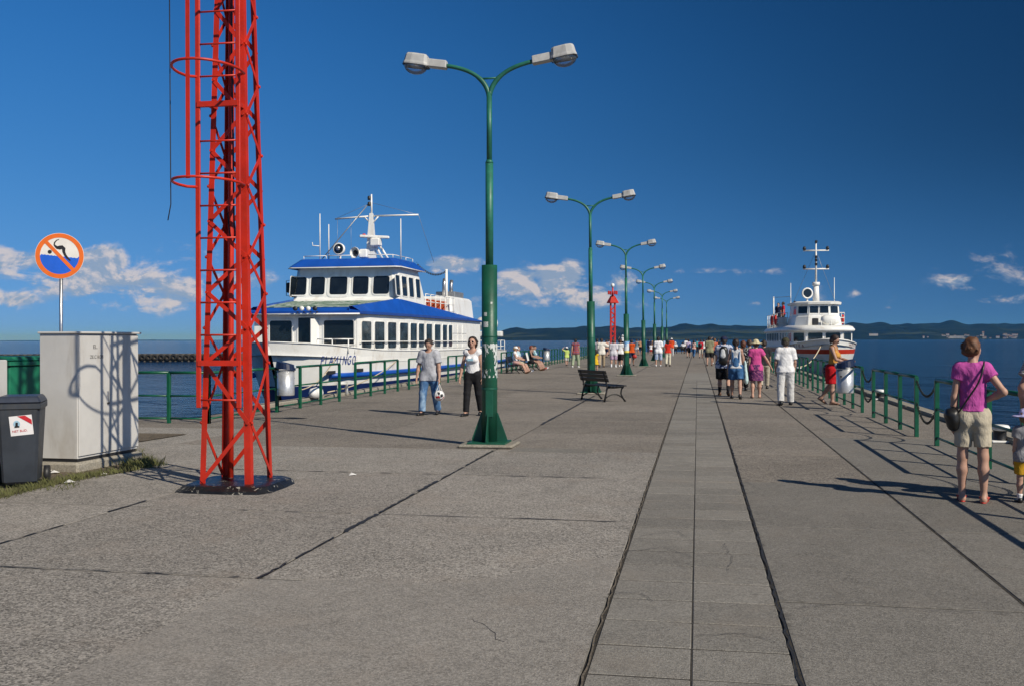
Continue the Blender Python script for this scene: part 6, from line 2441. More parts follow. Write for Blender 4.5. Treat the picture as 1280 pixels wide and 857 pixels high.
    if dress is not None:
        hem, loose = dress[1], dress[2]
        pr = grow(To, 0.010) + grow(Pv, 0.014) + [cone(T_((0, 0, 0.06)), V3(0, 0.0, hem), 0.075, loose, (V3(0, 1, 0), 1.15), 0.02, cut=1.0)]
        for i in (0, 1):
            shd, el_, wr, f_ = arm_pts[i]
            pr.append(cone(shd, shd + (el_ - shd) * 0.25, 0.044, 0.044, None, 0.02, cut=1.0))
        add('dress', pr, dress[0], [(V3(0, 0, hem), V3(0, 0, -1))], [(T_((0, 0.022, 0.335)), (0.05, 0.058, 0.05))], wb)
    if bottom is not None:
        e = bottom_loose
        pr = grow(Pv, e * 0.8)
        for i in (0, 1):
            hp, kn_, an = hips[i], knees[i], ankles[i]
            if leg_to <= 1:
                pr.append(cone(hp, hp + (kn_ - hp) * leg_to, 0.053 + e, 0.053 - 0.018 * leg_to + e * 1.1, None, 0.015, cut=1.0))
            else:
                t = leg_to - 1
                pr.append(cone(hp, kn_, 0.053 + e, 0.034 + e, None, 0.015))
                pr.append(cone(kn_, kn_ + (an - kn_) * t, 0.035 + e, 0.026 + e * 1.25, None, 0.012, cut=1.0))
        wz = T_((0, 0, 0.055))
        add('trousers' if leg_to > 1.4 else 'shorts', pr, bottom, [(wz, tz)], (), wb)
    if skirt is not None:
        m_, hem, rad_ = skirt
        pr = grow(Pv, 0.010) + [cone(T_((0, 0, -0.02)), V3((knees[0][0] + knees[1][0]) / 2 * .5, (knees[0][1] + knees[1][1]) / 2 * .6, hem), 0.120, max(rad_, 0.112), (V3(0, 1, 0), 1.25), 0.03, cut=1.0)]
        add('skirt', pr, m_, [(T_((0, 0, 0.06)), tz), (V3(0, 0, hem), V3(0, 0, -1))], (), wb * 1.4)
    if straps is not None:                                          # bib and braces
        pr = [cone(T_((sx * 0.050, -0.062, 0.10)), T_((sx * 0.052, -0.040, 0.315)), 0.013, 0.012, (V3(0, 1, 0), 1.3), 0.006) for sx in (-1, 1)]
        pr += [cone(T_((0, -0.062, 0.04)), T_((0, -0.064, 0.15)), 0.055, 0.030, (V3(0, 1, 0), 2.0), 0.012)]
        add('braces', pr, straps)
    if shoes is not None:
        for i in (0, 1):
            heel, toe, fdir, dn = toes[i]
            if shoe_kind == 'sandal':
                pr = [cone(heel + dn * 0.018 - fdir * 0.008, toe + dn * 0.012 + fdir * 0.008, 0.019, 0.018, (dn, 2.6), 0.004),
                      cone(heel - dn * 0.012 + V3(-.02, 0, 0), heel - dn * 0.012 + V3(.02, 0, 0), 0.0062, 0.0062, None, 0.003),
                      cone(toe - dn * 0.008 - fdir * 0.02 + V3(-.018, 0, 0), toe - dn * 0.008 - fdir * 0.02 + V3(.018, 0, 0), 0.008, 0.008, None, 0.003),
                      cone(heel - dn * 0.014 + V3(.021, 0, 0), toe + dn * .008 + fdir * -0.02 + V3(.016, 0, 0), .0058, .0058, None, .003), cone(heel - dn * 0.014 + V3(-.021, 0, 0), toe + dn * .008 - fdir * 0.02 + V3(-.016, 0, 0), .0058, .0058, None, .003)]
            else:
                pr = [cone(heel, toe, 0.0265, 0.0205, None, 0.01), cone(heel + dn * 0.008, toe + dn * 0.006 + fdir * 0.008, 0.0255, 0.020, None, 0.006),
                      cone(heel - dn * 0.012, heel + fdir * 0.035 - dn * 0.004, 0.0255, 0.0235, None, 0.01)]
            add(shoe_kind, pr, shoes, [(V3(0, 0, 0.0005), V3(0, 0, -1))] if seat is None else ())
    if socks is not None:
        for i in (0, 1):
            kn_, an = knees[i], ankles[i]
            add('sock', [cone(an, an + (kn_ - an) * socks[1], 0.0235, 0.033, None, 0.01, cut=1.0)], socks[0])
    # hair
    hm_ = hair_mat(hair)
    if hairstyle != 'none':
        e = 0.010 if hairstyle in ('short', 'crop') else 0.013
        if hairstyle == 'crop':
            e = 0.004
        pr = [ell(Hd((0, -0.010, 0.018)), V3(0.046 + e, 0.056 + e, 0.055 + e) * hs_, 0.01)]
        if hairstyle == 'short':
            pr += [ell(Hd((0, -0.045, -0.020)), V3(0.040, 0.026, 0.034) * hs_, 0.02)]
            pr += [ell(Hd((sx * 0.046, -0.012, -0.004)), V3(0.012, 0.022, 0.026) * hs_, 0.015) for sx in (-1, 1)]
        elif hairstyle == 'long':
            pr += [cone(Hd((0, -0.040, 0.0)), Hd((0, -0.045, -0.125)), 0.046 * hs_, 0.034 * hs_, (V3(0, 1, 0), 1.5), 0.02)]
            pr += [cone(Hd((sx * 0.042, -0.015, 0.0)), Hd((sx * 0.052, -0.005, -0.115)), 0.020 * hs_, 0.014 * hs_, None, 0.02) for sx in (-1, 1)]
        elif hairstyle == 'tail':
            pr += [cone(Hd((0, -0.056, 0.0)), Hd((0, -0.070, -0.090)), 0.018 * hs_, 0.012 * hs_, None, 0.012)]
        elif hairstyle == 'bob':
            pr += [ell(Hd((0, -0.028, -0.025)), V3(0.054, 0.040, 0.042) * hs_, 0.02)]
        if d < 24:                                                  # loose tufts break the outline
            hr = random.Random(int(H * 1000))
            for _ in range(70):
                a_, b__ = hr.uniform(0, 2 * math.pi), hr.uniform(-0.35, 1.0)
                rr_ = math.sqrt(max(0, 1 - b__ * b__))
                nx_, ny_, nz_ = rr_ * math.cos(a_), rr_ * math.sin(a_), b__
                p0_ = V3(nx_ * 0.050, -0.010 + ny_ * 0.060, 0.016 + nz_ * 0.058)
                p1_ = p0_ + V3(nx_ * 0.010 + hr.uniform(-.012, .012), ny_ * 0.010 - 0.006 + hr.uniform(-.012, .012), nz_ * 0.006 - 0.014)
                pr.append(cone(Hd(p0_), Hd(p1_), 0.0075 * hs_, 0.0035 * hs_, None, 0.004))
        f0 = Hd((0, 0.022, 0.030))
        fn = unit(Hd((0, 1, -0.55)) - Hd((0, 0, 0)))
        low_ = Hd((0, 0, -0.052 if hairstyle == 'short' else -0.036 if hairstyle == 'crop' else -0.16))
        ln_ = unit(Hd((0, -0.35, -1)) - Hd((0, 0, 0)))
        add('hair', pr, hm_, [(f0, fn), (low_, ln_)], (), 0.0055 if fine else 0.0, hv=min(h, 0.009) if d < 24 else min(h, 0.012) if d < 40 else h)
    if hat is not None:
        hk, m_ = hat
        if hk == 'cap':
            pr = [ell(Hd((0, -0.008, 0.026)), V3(0.060, 0.070, 0.056) * hs_, 0.01), cone(Hd((-0.022, 0.055, 0.028)), Hd((0.022, 0.055, 0.028)), 0.030, 0.030, (unit(Hd((0, .2, 1)) - Hd((0, 0, 0))), 4.0), 0.01),
                  cone(Hd((0, 0.06, 0.028)), Hd((0, 0.09, 0.022)), 0.03, 0.026, (unit(Hd((0, .2, 1)) - Hd((0, 0, 0))), 4.0), 0.01)]
            add('cap', pr, m_, [(Hd((0, 0, 0.012)), unit(Hd((0, -0.1, -1)) - Hd((0, 0, 0))))], hv=min(h, 0.014))
        else:
            pr = [ell(Hd((0, -0.006, 0.040)), V3(0.058, 0.066, 0.052) * hs_, 0.02), ell(Hd((0, -0.006, 0.018)), V3(0.112, 0.116, 0.013) * hs_, 0.02)]
            add('sun_hat', pr, m_, [(Hd((0, 0, -0.004)), unit(Hd((0, 0, -1)) - Hd((0, 0, 0))))], (), 0.003, hv=min(h, 0.011))
    if face and d < 32:
        for sx in (-1, 1):
            if not glasses:
                add('eye', [ell(Hd((sx * 0.018, 0.0505, 0.004)), V3(0.0075, 0.005, 0.0045) * hs_, 0.002)], M_EYE, hv=0.003)
                add('eyebrow', [cone(Hd((sx * 0.010, 0.0525, 0.016)), Hd((sx * 0.027, 0.0475, 0.017)), 0.003, 0.0024, None, 0.002)], hm_, hv=0.003)
            else:
                add('sunglass_lens', [ell(Hd((sx * 0.019, 0.053, 0.003)), V3(0.017, 0.007, 0.013) * hs_, 0.003)], M_GLASSES, hv=0.004)
        add('lips', [ell(Hd((0, 0.0525, -0.030)), V3(0.012, 0.005, 0.0042) * hs_, 0.002)], M_LIP, hv=0.003)
    root['_h'] = H
    pts = dict(root=root, arms=[(a * s_, b_ * s_, c * s_, f_) for a, b_, c, f_ in arm_pts], T=lambda v: T_(v) * s_, hips=[v * s_ for v in hips], s=s_,
               world=lambda v: root.matrix_basis @ Vector(v))
    del root['_h']
    return pts


def sdf_thing(name, prims, m, loc, heading, hv, parent=None, planes=(), wob=0.0):
    v, f = surface(prims, hv, planes, (), wob)
    return link(name, np_mesh(name, v, f, m), parent, loc, heading)


C_WHITE = cloth('white cotton', (0.74, 0.74, 0.75))
C_BLACK = cloth('black cotton', (0.014, 0.014, 0.016))
C_KHAKI = cloth('khaki cotton', (0.45, 0.40, 0.31))
C_NAVY = cloth('navy cotton', (0.016, 0.022, 0.060))
C_JEANS = cloth('washed denim', (0.055, 0.13, 0.27), 'denim', (0.26, 0.38, 0.52))
C_DENIM = cloth('blue denim', (0.035, 0.105, 0.24), 'denim', (0.07, 0.17, 0.33))
L_RED = mat('red leather', (0.42, 0.03, 0.02), 0.5)
L_BROWN = mat('brown leather', (0.10, 0.045, 0.02), 0.5)
L_BLACK = mat('black leather', (0.012, 0.012, 0.012), 0.4)
L_WHITE = mat('white shoe', (0.70, 0.70, 0.70), 0.6)
DOWN = (.13, .02, -1), (.04, .14, -1)
SWF = (.12, .30, -1), (.04, .50, -1)
SWB = (.12, -.30, -1), (.06, -.12, -1)
WALK_A = ((18, 2, 4), (-14, 2, 16))
WALK_B = ((-14, 2, 16), (18, 2, 4))
STAND = ((0, 3, 0), (0, 3, 0))
AKIMBO = (.75, -.25, -.75), (-.72, .45, -.35)


def at(px, py):
    v = P(px, py)
    return (v.x, v.y, 0.0)


# ------------------------------------------------------------------ the woman in the purple top
w_ = person(at(1216, 627), R(-14), 1.69, 'woman in purple top and khaki shorts standing with one hand on her hip', fem=True, tone=0.95, hair=(0.115, 0.048, 0.020), hairstyle='short', headyaw=-42, nod=6,
            legs=((-2, 3, 0), (2, 3, 2)), arms=(((.62, -.30, -.80), (-.75, .40, -.38)), ((.16, -.04, -1), (.05, .10, -1))), top=cloth('purple jersey', (0.47, 0.082, 0.33)), sleeve=0.36, top_hem=0.555, top_loose=0.013,
            bottom=C_KHAKI, leg_to=0.76, bottom_loose=0.013, fat=0.93, shoes=L_RED, shoe_kind='sandal')
# her black shoulder bag with its strap
rt = w_['root']
rt.scale = (0.90, 0.95, 1.0)
hip_l = w_['T']((-0.135, -0.035, -0.035))
bagp = empty('shoulder_bag', rt.location, rt.rotation_euler.z, 'round black shoulder bag hanging at the hip of the woman in purple', 'bag')
bagp.scale = (0.90, 0.95, 1.0)
bz = w_['hips'][1]
bc_ = V3(bz[0] - 0.115, bz[1] - 0.05, bz[2] - 0.035)
sdf_thing('pouch', [ell(bc_, (0.085, 0.125, 0.125), 0.02), ell(bc_ + V3(-0.02, 0, 0.05), (0.085, 0.13, 0.075), 0.02)], L_BLACK, (0, 0, 0), 0, 0.010, bagp, wob=0.004)
tp_ = lambda v: Vector(w_['T'](v))
strap = [Vector(bc_) + Vector((0.02, -0.06, 0.10)), tp_((-0.085, -0.075, 0.03)), tp_((-0.03, -0.088, 0.11)), tp_((0.03, -0.080, 0.20)), tp_((0.062, -0.062, 0.285)), tp_((0.070, -0.01, 0.330)), tp_((0.064, 0.05, 0.28)), tp_((0.03, 0.085, 0.18)), tp_((-0.04, 0.085, 0.08)), tp_((-0.10, 0.05, 0.02)), Vector(bc_) + Vector((0.0, 0.08, 0.09))]
q = MB()
fine_ = []
for i in range(len(strap) - 1):
    p0, p1, p2, p3 = strap[max(i - 1, 0)], strap[i], strap[i + 1], strap[min(i + 2, len(strap) - 1)]
    for k in range(5):
        t = k / 5
        fine_.append(0.5 * ((2 * p1) + (p2 - p0) * t + (2 * p0 - 5 * p1 + 4 * p2 - p3) * t * t + (3 * p1 - p0 - 3 * p2 + p3) * t ** 3))
fine_.append(strap[-1])
q.tube(fine_, 0.011, 6)
q.build('strap', L_BLACK, bagp)

# ------------------------------------------------------------------ man in checked shirt and small child at the right edge
mn = at(1316, 626)
person(mn, R(8), 1.80, 'man in black and white checked shirt beside the small child', tone=0.95, hair=(0.05, 0.03, 0.015), legs=STAND,
       arms=(DOWN, ((.45, -.05, -.9), (-.30, .55, -.80))), top=cloth('checked shirt', (0.62, 0.64, 0.60), 'check', (0.02, 0.03, 0.03), 2.3), sleeve=0.62, top_hem=0.47, top_loose=0.020, bottom=C_BLACK, leg_to=0.8, bottom_loose=0.022, shoes=L_BROWN)
person(at(1283, 628), R(-6), 0.92, 'small child in a lilac sun hat, grey shirt and yellow shorts', child=True, tone=0.95, hair=(0.2, 0.12, 0.05), legs=STAND, arms=(DOWN, DOWN),
       top=cloth('grey child shirt', (0.24, 0.24, 0.26)), sleeve=0.5, top_hem=0.46, top_loose=0.018, bottom=cloth('yellow shorts', (0.50, 0.28, 0.02)), leg_to=0.85, bottom_loose=0.024, shoes=L_BLACK, socks=(C_WHITE, 0.25), hat=('sun', cloth('lilac hat', (0.52, 0.50, 0.78))))

# ------------------------------------------------------------------ woman at the litter bin
lw = at(1041, 505)
w_ = person((lw[0], lw[1], 0), R(-112), 1.78, 'woman in yellow-orange top and red skirt leaning beside the litter bin', fem=True, tone=0.80, hair=(0.022, 0.012, 0.010), hairstyle='bob', headyaw=10, nod=22, lean=3,
            legs=((2, 3, 2), (-12, 3, 22)), arms=(((.20, .40, -.9), (-.35, .80, -.25)), ((.15, .45, -.85), (-.25, .85, -.15))), top=cloth('amber top', (0.52, 0.26, 0.06)), sleeve=0.0, tank=True, top_hem=0.56,
            skirt=(cloth('red skirt', (0.50, 0.012, 0.018)), 0.30, 0.088), shoes=L_BROWN, shoe_kind='sandal', face=True, glasses=True)
bc_ = w_['hips'][1]
bg_ = sdf_thing('handbag', [ell(V3(bc_[0] - 0.02, bc_[1] - 0.20, bc_[2] - 0.08), (0.16, 0.08, 0.17), 0.02)], cloth('patterned bag', (0.05, 0.03, 0.05), 'spot', (0.30, 0.26, 0.30), 2.0), tuple(w_['root'].location), w_['root'].rotation_euler.z, 0.014, wob=0.005)
tag(bg_, 'dark patterned handbag behind the woman in the red skirt', 'bag')

# ------------------------------------------------------------------ the four walking away on the right
person(at(982, 506), R(2), 1.72, 'man in white T-shirt, white trousers and dark cap walking away', tone=0.85, hair=(0.05, 0.04, 0.03), fat=1.12, legs=((8, 4, 4), (-8, 4, 10)),
       arms=(((.22, .04, -1), (-.02, .35, -.9)), ((.26, .04, -1), (-.06, .32, -.9))), top=C_WHITE, sleeve=0.75, top_hem=0.49, top_loose=0.018, bottom=cloth('off-white trousers', (0.56, 0.56, 0.56)), leg_to=1.98, bottom_loose=0.018, shoes=L_BLACK, hat=('cap', cloth('olive cap', (0.05, 0.05, 0.03))))
person(at(945, 497), R(0), 1.66, 'woman in straw hat, pink blouse and purple flowered skirt', fem=True, tone=0.95, hair=(0.08, 0.05, 0.03), legs=((6, 2, 2), (-6, 2, 8)),
       arms=(((.55, .10, -.85), (.50, .25, -.85)), DOWN), top=cloth('pink blouse', (0.56, 0.075, 0.26)), sleeve=0.5, top_hem=0.47, top_loose=0.016,
       skirt=(cloth('purple flowered skirt', (0.085, 0.018, 0.10), 'spot', (0.38, 0.12, 0.22), 1.6), 0.30, 0.125), shoes=L_BROWN, shoe_kind='sandal', hat=('sun', cloth('straw', (0.52, 0.46, 0.30))))
dg = person(at(920, 498), R(-3), 1.70, 'woman in blue denim dungaree shorts with dark hair walking away', fem=True, tone=0.82, hair=(0.020, 0.011, 0.009), hairstyle='tail', legs=((-12, 3, 14), (14, 3, 4)),
            arms=(((.22, .05, -1), (.05, .10, -1)), ((.22, .05, -1), (.02, .25, -1))), top=cloth('pale grey vest', (0.55, 0.56, 0.58)), sleeve=0.0, tank=True, top_hem=0.52, bottom=C_DENIM, leg_to=0.80, bottom_loose=0.024, straps=C_DENIM, shoes=L_BLACK)
bw_ = dg['arms'][0][2]
tb = sdf_thing('tote_bag', [cone(V3(bw_[0] + 0.03, bw_[1] - 0.02, bw_[2] + 0.20), V3(bw_[0] + 0.06, bw_[1] - 0.03, bw_[2] - 0.28), 0.07, 0.13, (V3(1, 0, 0), 2.0), 0.01)], cloth('pale tote', (0.46, 0.60, 0.60)), tuple(dg['root'].location), dg['root'].rotation_euler.z, 0.014, wob=0.006)
tag(tb, 'pale blue tote bag carried by the woman in dungarees', 'bag')
bm_ = person(at(905, 494), R(-4), 1.78, 'man in navy cap and black shorts with a backpack', tone=1.0, hair=(0.03, 0.02, 0.015), legs=((-10, 3, 20), (12, 3, 4)), arms=(DOWN, SWF),
             top=cloth('white and blue tee', (0.52, 0.56, 0.66), 'spot', (0.05, 0.08, 0.2), 0.6), sleeve=0.6, top_hem=0.47, top_loose=0.018, bottom=C_BLACK, leg_to=0.98, bottom_loose=0.030, shoes=L_BROWN, socks=(C_BLACK, 0.45), hat=('cap', C_NAVY))
bp_ = bm_['T']((0, -0.10, 0.17))
rt = empty('backpack', bm_['root'].location, bm_['root'].rotation_euler.z, 'black backpack with pale pocket on the man in the navy cap', 'backpack')
sdf_thing('pack', [cone(bp_ + V3(0, 0, -0.16), bp_ + V3(0, 0, 0.13), 0.155, 0.13, (V3(0, 1, 0), 1.35), 0.03)], L_BLACK, (0, 0, 0), 0, 0.014, rt)
sdf_thing('pocket', [cone(bp_ + V3(-0.02, -0.10, -0.02), bp_ + V3(-0.02, -0.09, 0.12), 0.085, 0.06, (V3(0, 1, 0), 2.0), 0.02)], cloth('pale pocket', (0.52, 0.54, 0.56)), (0, 0, 0), 0, 0.014, rt)
person(at(929, 487), R(5), 1.66, 'woman in rust-coloured top walking ahead of the dungaree woman', fem=True, tone=0.8, hair=(0.10, 0.03, 0.012), hairstyle='bob', legs=WALK_A, arms=(DOWN, DOWN), top=cloth('rust top', (0.36, 0.085, 0.022)), sleeve=0.4, bottom=C_BLACK, leg_to=1.9, shoes=L_BLACK)
person(at(937, 488), R(0), 1.70, 'person in black and white patterned shirt walking beside the straw hat woman', fem=True, tone=0.85, hair=(0.06, 0.03, 0.02), legs=WALK_B, arms=(SWB, DOWN), top=cloth('dotted shirt', (0.02, 0.02, 0.02), 'spot', (0.6, 0.6, 0.6), 1.6), sleeve=0.6, bottom=C_BLACK, leg_to=1.9, shoes=L_BLACK)
person(at(955, 486), R(0), 1.68, 'man in dark shirt hidden behind the straw hat woman', tone=0.8, legs=WALK_A, arms=(SWF, DOWN), top=cloth('dark shirt', (0.03, 0.03, 0.035)), sleeve=0.7, bottom=C_KHAKI, leg_to=1.9, shoes=L_BLACK)

# ------------------------------------------------------------------ the couple walking towards the camera
gm_ = person(at(537, 518), R(176), 1.72, 'man in grey polo shirt and washed jeans looking down as he walks', tone=0.86, hair=(0.030, 0.020, 0.015), hairstyle='crop', nod=30, lean=3,
             legs=((14, 3, 6), (-8, 3, 14)), arms=(((.28, .05, -1), (.06, .30, -1)), ((.24, .08, -1), (.12, .26, -1))), top=cloth('grey polo', (0.40, 0.41, 0.45)), sleeve=0.72, top_hem=0.46, top_loose=0.019, bottom=C_JEANS, leg_to=1.97, bottom_loose=0.016, shoes=L_BLACK, face=True)
# polo collar is part of the shirt; the ball hangs from his left hand
hw3 = gm_['arms'][1][2] + gm_['arms'][1][3] * 0.13
bl = empty('football', gm_['root'].location, gm_['root'].rotation_euler.z, 'white football with black and red panels carried in a net by the man', 'ball')
ballc = V3(hw3[0], hw3[1] + 0.02, hw3[2] - 0.26)
fm_ = bpy.data.materials.new('football print')
fm_.use_nodes = True
T = NT(fm_.node_tree)
pos = T.n('ShaderNodeTexCoord').outputs['Object']
cell = T.sep(T.vor(pos, 13, out='Color'))
ink = T.m('GREATER_THAN', cell[0], 0.5)
redp = T.m('GREATER_THAN', cell[1], 0.6)
c = T.mix(ink, (0.72, 0.72, 0.72), T.mix(redp, (0.015, 0.015, 0.015), (0.45, 0.02, 0.03)))
T.put(fm_.node_tree.nodes['Principled BSDF'].inputs['Base Color'], c)
q = MB().lathe([(0.115 * math.sin(math.pi * k / 12), -0.115 * math.cos(math.pi * k / 12)) for k in range(13)], 20)
q.build('leather_ball', fm_, bl, tuple(ballc))
q = MB()
for k in range(6):
    a = k * math.pi / 3
    pth = [Vector(ballc) + Vector((0.122 * math.sin(t) * math.cos(a), 0.122 * math.sin(t) * math.sin(a), -0.122 * math.cos(t))) for t in [math.pi * j / 10 for j in range(0, 9)]]
    q.tube(pth + [Vector(hw3)], 0.005, 4)
q.build('net', L_WHITE, bl)
ww = person(at(591, 519), R(174), 1.76, 'woman with sunglasses, white top and black trousers and long dark hair', fem=True, tone=0.98, hair=(0.016, 0.009, 0.008), hairstyle='long', nod=-12,
            legs=((12, 2, 4), (-9, 3, 12)), arms=(((.30, .06, -1), (.12, .22, -1)), ((.18, -.10, -1), (.04, .05, -1))), top=C_WHITE, sleeve=0.16, tank=True, top_hem=0.545, top_loose=0.009, bottom=C_BLACK, leg_to=1.97, bottom_loose=0.010, shoes=L_BLACK, face=True, glasses=True)
MB().box((0, 0, 0), (0.13, 0.004, 0.05), bev=0.0).build('blue_print', mat('pale blue print', (0.35, 0.60, 0.72), 0.8), ww['root'], tuple(ww['T']((0, 0.098, 0.19))))
strp = [Vector(ww['T'](v)) for v in ((0.066, -0.02, 0.335), (0.078, 0.035, 0.30), (0.085, 0.055, 0.24), (0.095, 0.02, 0.16), (0.09, -0.05, 0.12))]
# ------------------------------------------------------------------ middle distance
person(at(719.5, 459), R(-3), 1.74, 'man in red plaid sleeveless shirt and pale green trousers', tone=0.8, hair=(0.01, 0.008, 0.008), legs=((10, 6, 2), (-8, 6, 8)), arms=(DOWN, SWB), top=cloth('red plaid', (0.36, 0.06, 0.05), 'check', (0.14, 0.10, 0.16), 0.3), sleeve=0.15, top_hem=0.47, top_loose=0.018, bottom=cloth('sage trousers', (0.30, 0.35, 0.24)), leg_to=1.9, bottom_loose=0.02, shoes=L_WHITE)
person(at(708.3, 457), R(20), 1.20, 'child in lime shirt and white cap holding a hand to the head', child=True, tone=1.0, legs=WALK_A, arms=(DOWN, ((.7, .3, .45), (-.6, .3, .7))), top=cloth('lime shirt', (0.46, 0.58, 0.16)), sleeve=0.7, top_hem=0.45, top_loose=0.02, bottom=cloth('stone shorts', (0.42, 0.42, 0.38)), leg_to=0.95, bottom_loose=0.025, shoes=L_BLACK, hat=('cap', C_WHITE))
person(at(744.8, 465.6), R(10), 1.14, 'little girl in yellow dress with dark hair beside the second lamp post', fem=True, child=True, tone=0.85, hair=(0.018, 0.010, 0.008), hairstyle='long', legs=((5, 1, 2), (-5, 1, 6)), arms=(DOWN, DOWN), dress=(cloth('yellow dress', (0.62, 0.40, 0.02)), 0.36, 0.14), shoes=L_WHITE)
person(at(752, 458.8), R(5), 1.78, 'man in loose white shirt and khaki trousers behind the girl in yellow', tone=0.85, hair=(0.03, 0.02, 0.015), fat=1.08, legs=WALK_A, arms=(((.75, .2, -.45), (.2, .6, .1)), DOWN), top=cloth('cream shirt', (0.66, 0.64, 0.58)), sleeve=0.9, top_hem=0.45, top_loose=0.024, bottom=cloth('tan trousers', (0.36, 0.29, 0.20)), leg_to=1.97, bottom_loose=0.018, shoes=L_BROWN)
person(at(746.5, 456.5), R(0), 1.74, 'woman in grey top standing with an elbow out behind the girl in yellow', fem=True, tone=0.95, hair=(0.012, 0.01, 0.01), legs=STAND, arms=(DOWN, AKIMBO), top=cloth('soft grey top', (0.42, 0.42, 0.46)), sleeve=0.3, bottom=C_BLACK, leg_to=0.95, shoes=L_BLACK)
person(at(767, 458.8), R(0), 1.68, 'man in pale grey T-shirt and lilac patterned shorts with white socks', tone=0.95, hair=(0.08, 0.04, 0.02), legs=((6, 3, 2), (-6, 3, 8)), arms=(DOWN, DOWN), top=cloth('pale grey tee', (0.58, 0.57, 0.62)), sleeve=0.9, top_hem=0.42, top_loose=0.026, bottom=cloth('lilac shorts', (0.30, 0.20, 0.32), 'spot', (0.6, 0.5, 0.58)), leg_to=0.98, bottom_loose=0.028, shoes=L_WHITE, socks=(C_WHITE, 0.3))
person(at(775.5, 458), R(-4), 1.72, 'woman in white T-shirt and black knee-length shorts', fem=True, tone=0.85, hair=(0.05, 0.02, 0.012), legs=WALK_B, arms=(DOWN, DOWN), top=C_WHITE, sleeve=0.6, top_hem=0.47, top_loose=0.018, bottom=C_BLACK, leg_to=1.15, bottom_loose=0.026, shoes=L_WHITE)
person(at(789.5, 456.8), R(0), 1.72, 'person in bright orange top partly behind the poster lamp post', fem=True, tone=0.75, hair=(0.02, 0.012, 0.01), legs=WALK_A, arms=(SWF, DOWN), top=cloth('orange top', (0.58, 0.085, 0.015)), sleeve=0.5, bottom=C_NAVY, leg_to=0.9, shoes=L_BLACK)
rb_ = sdf_thing('beach_bag', [ell(V3(0, 0, 0.60), (0.15, 0.10, 0.13), 0.02)], L_RED, at(793.2, 456.8), 0, 0.022)
tag(rb_, 'bright red bag carried by the person in orange', 'bag')
sh_ = person(at(778.5, 449.5), R(0), 1.80, 'man in dark clothes carrying a child on his shoulders', tone=0.85, legs=WALK_A, arms=(((.5, .35, .3), (-.3, .2, .9)), ((.5, .35, .3), (-.3, .2, .9))), top=C_BLACK, sleeve=0.7, bottom=C_NAVY, leg_to=1.9, shoes=L_BLACK)
v = at(778.5, 449.5)
person((v[0], v[1] - 0.12, 1.47), R(0), 0.95, 'small child in white hat riding on the shoulders of a man', child=True, tone=1.0, legs=((70, 12, 80), (70, 12, 80)), seat=0.02, arms=(((.5, .3, -.6), (-.3, .8, -.4)), ((.5, .3, -.6), (-.3, .8, -.4))), top=C_WHITE, sleeve=0.7, bottom=C_NAVY, leg_to=1.2, shoes=L_WHITE, hat=('sun', C_WHITE))
person(at(796, 444), R(0), 1.72, 'woman in grey-blue vest and white shorts between two lamp posts', fem=True, tone=0.85, hair=(0.04, 0.02, 0.012), legs=STAND, arms=(AKIMBO, DOWN), top=cloth('slate vest', (0.14, 0.20, 0.24)), sleeve=0.0, tank=True, bottom=C_WHITE, leg_to=0.6, shoes=L_BLACK)
person(at(800, 443.5), R(0), 1.74, 'man in black standing beside the woman in the slate vest', tone=0.8, hair=(0.03, 0.02, 0.01), legs=STAND, arms=(DOWN, DOWN), top=cloth('tan shirt', (0.42, 0.24, 0.14)), sleeve=0.4, bottom=C_BLACK, leg_to=0.95, shoes=L_BLACK)
person(at(823, 457.6), R(-3), 1.84, 'man in plain white T-shirt and pale blue long shorts walking away', tone=0.9, hair=(0.012, 0.009, 0.008), legs=((8, 3, 2), (-7, 3, 8)), arms=(DOWN, DOWN), top=cloth('bright white tee', (0.78, 0.79, 0.82)), sleeve=0.85, top_hem=0.44, top_loose=0.024, bottom=cloth('pale denim', (0.36, 0.44, 0.58), 'denim', (0.10, 0.14, 0.3)), leg_to=1.25, bottom_loose=0.024, shoes=L_WHITE)
person(at(835, 457.6), R(0), 1.66, 'woman in bright red top and cream trousers walking away', fem=True, tone=0.88, hair=(0.012, 0.008, 0.008), hairstyle='long', legs=((8, 2, 4), (-10, 2, 18)), arms=(DOWN, DOWN), top=cloth('bright red top', (0.58, 0.030, 0.015)), sleeve=0.5, top_hem=0.50, top_loose=0.016, bottom=cloth('cream trousers', (0.58, 0.55, 0.44)), leg_to=1.9, bottom_loose=0.014, shoes=L_BLACK)
person(at(839.5, 444.6), R(0), 1.84, 'man in orange-red shirt, white cap and white trousers', tone=0.9, legs=WALK_A, arms=(DOWN, DOWN), top=cloth('vermilion shirt', (0.60, 0.075, 0.015)), sleeve=0.9, top_hem=0.44, top_loose=0.022, bottom=C_WHITE, leg_to=1.9, shoes=L_WHITE, hat=('cap', C_WHITE))
person(at(813.5, 444), R(0), 1.25, 'child in white shirt and red shorts behind the white T-shirt man', child=True, tone=0.95, legs=STAND, arms=(DOWN, DOWN), top=C_WHITE, sleeve=0.6, bottom=L_RED, leg_to=0.8, shoes=L_BLACK)
person(at(817, 441.5), R(0), 1.80, 'person in ochre top far out on the pier by the lamp posts', tone=0.9, legs=STAND, arms=(DOWN, DOWN), top=cloth('ochre top', (0.45, 0.26, 0.14)), sleeve=0.4, bottom=C_BLACK, leg_to=1.9, shoes=L_BLACK)
person(at(811.5, 442), R(0), 1.76, 'person in dark jacket far out behind the red-shorts child', tone=0.9, legs=STAND, arms=(DOWN, DOWN), top=C_NAVY, sleeve=1.6, bottom=C_BLACK, leg_to=1.9, shoes=L_BLACK)
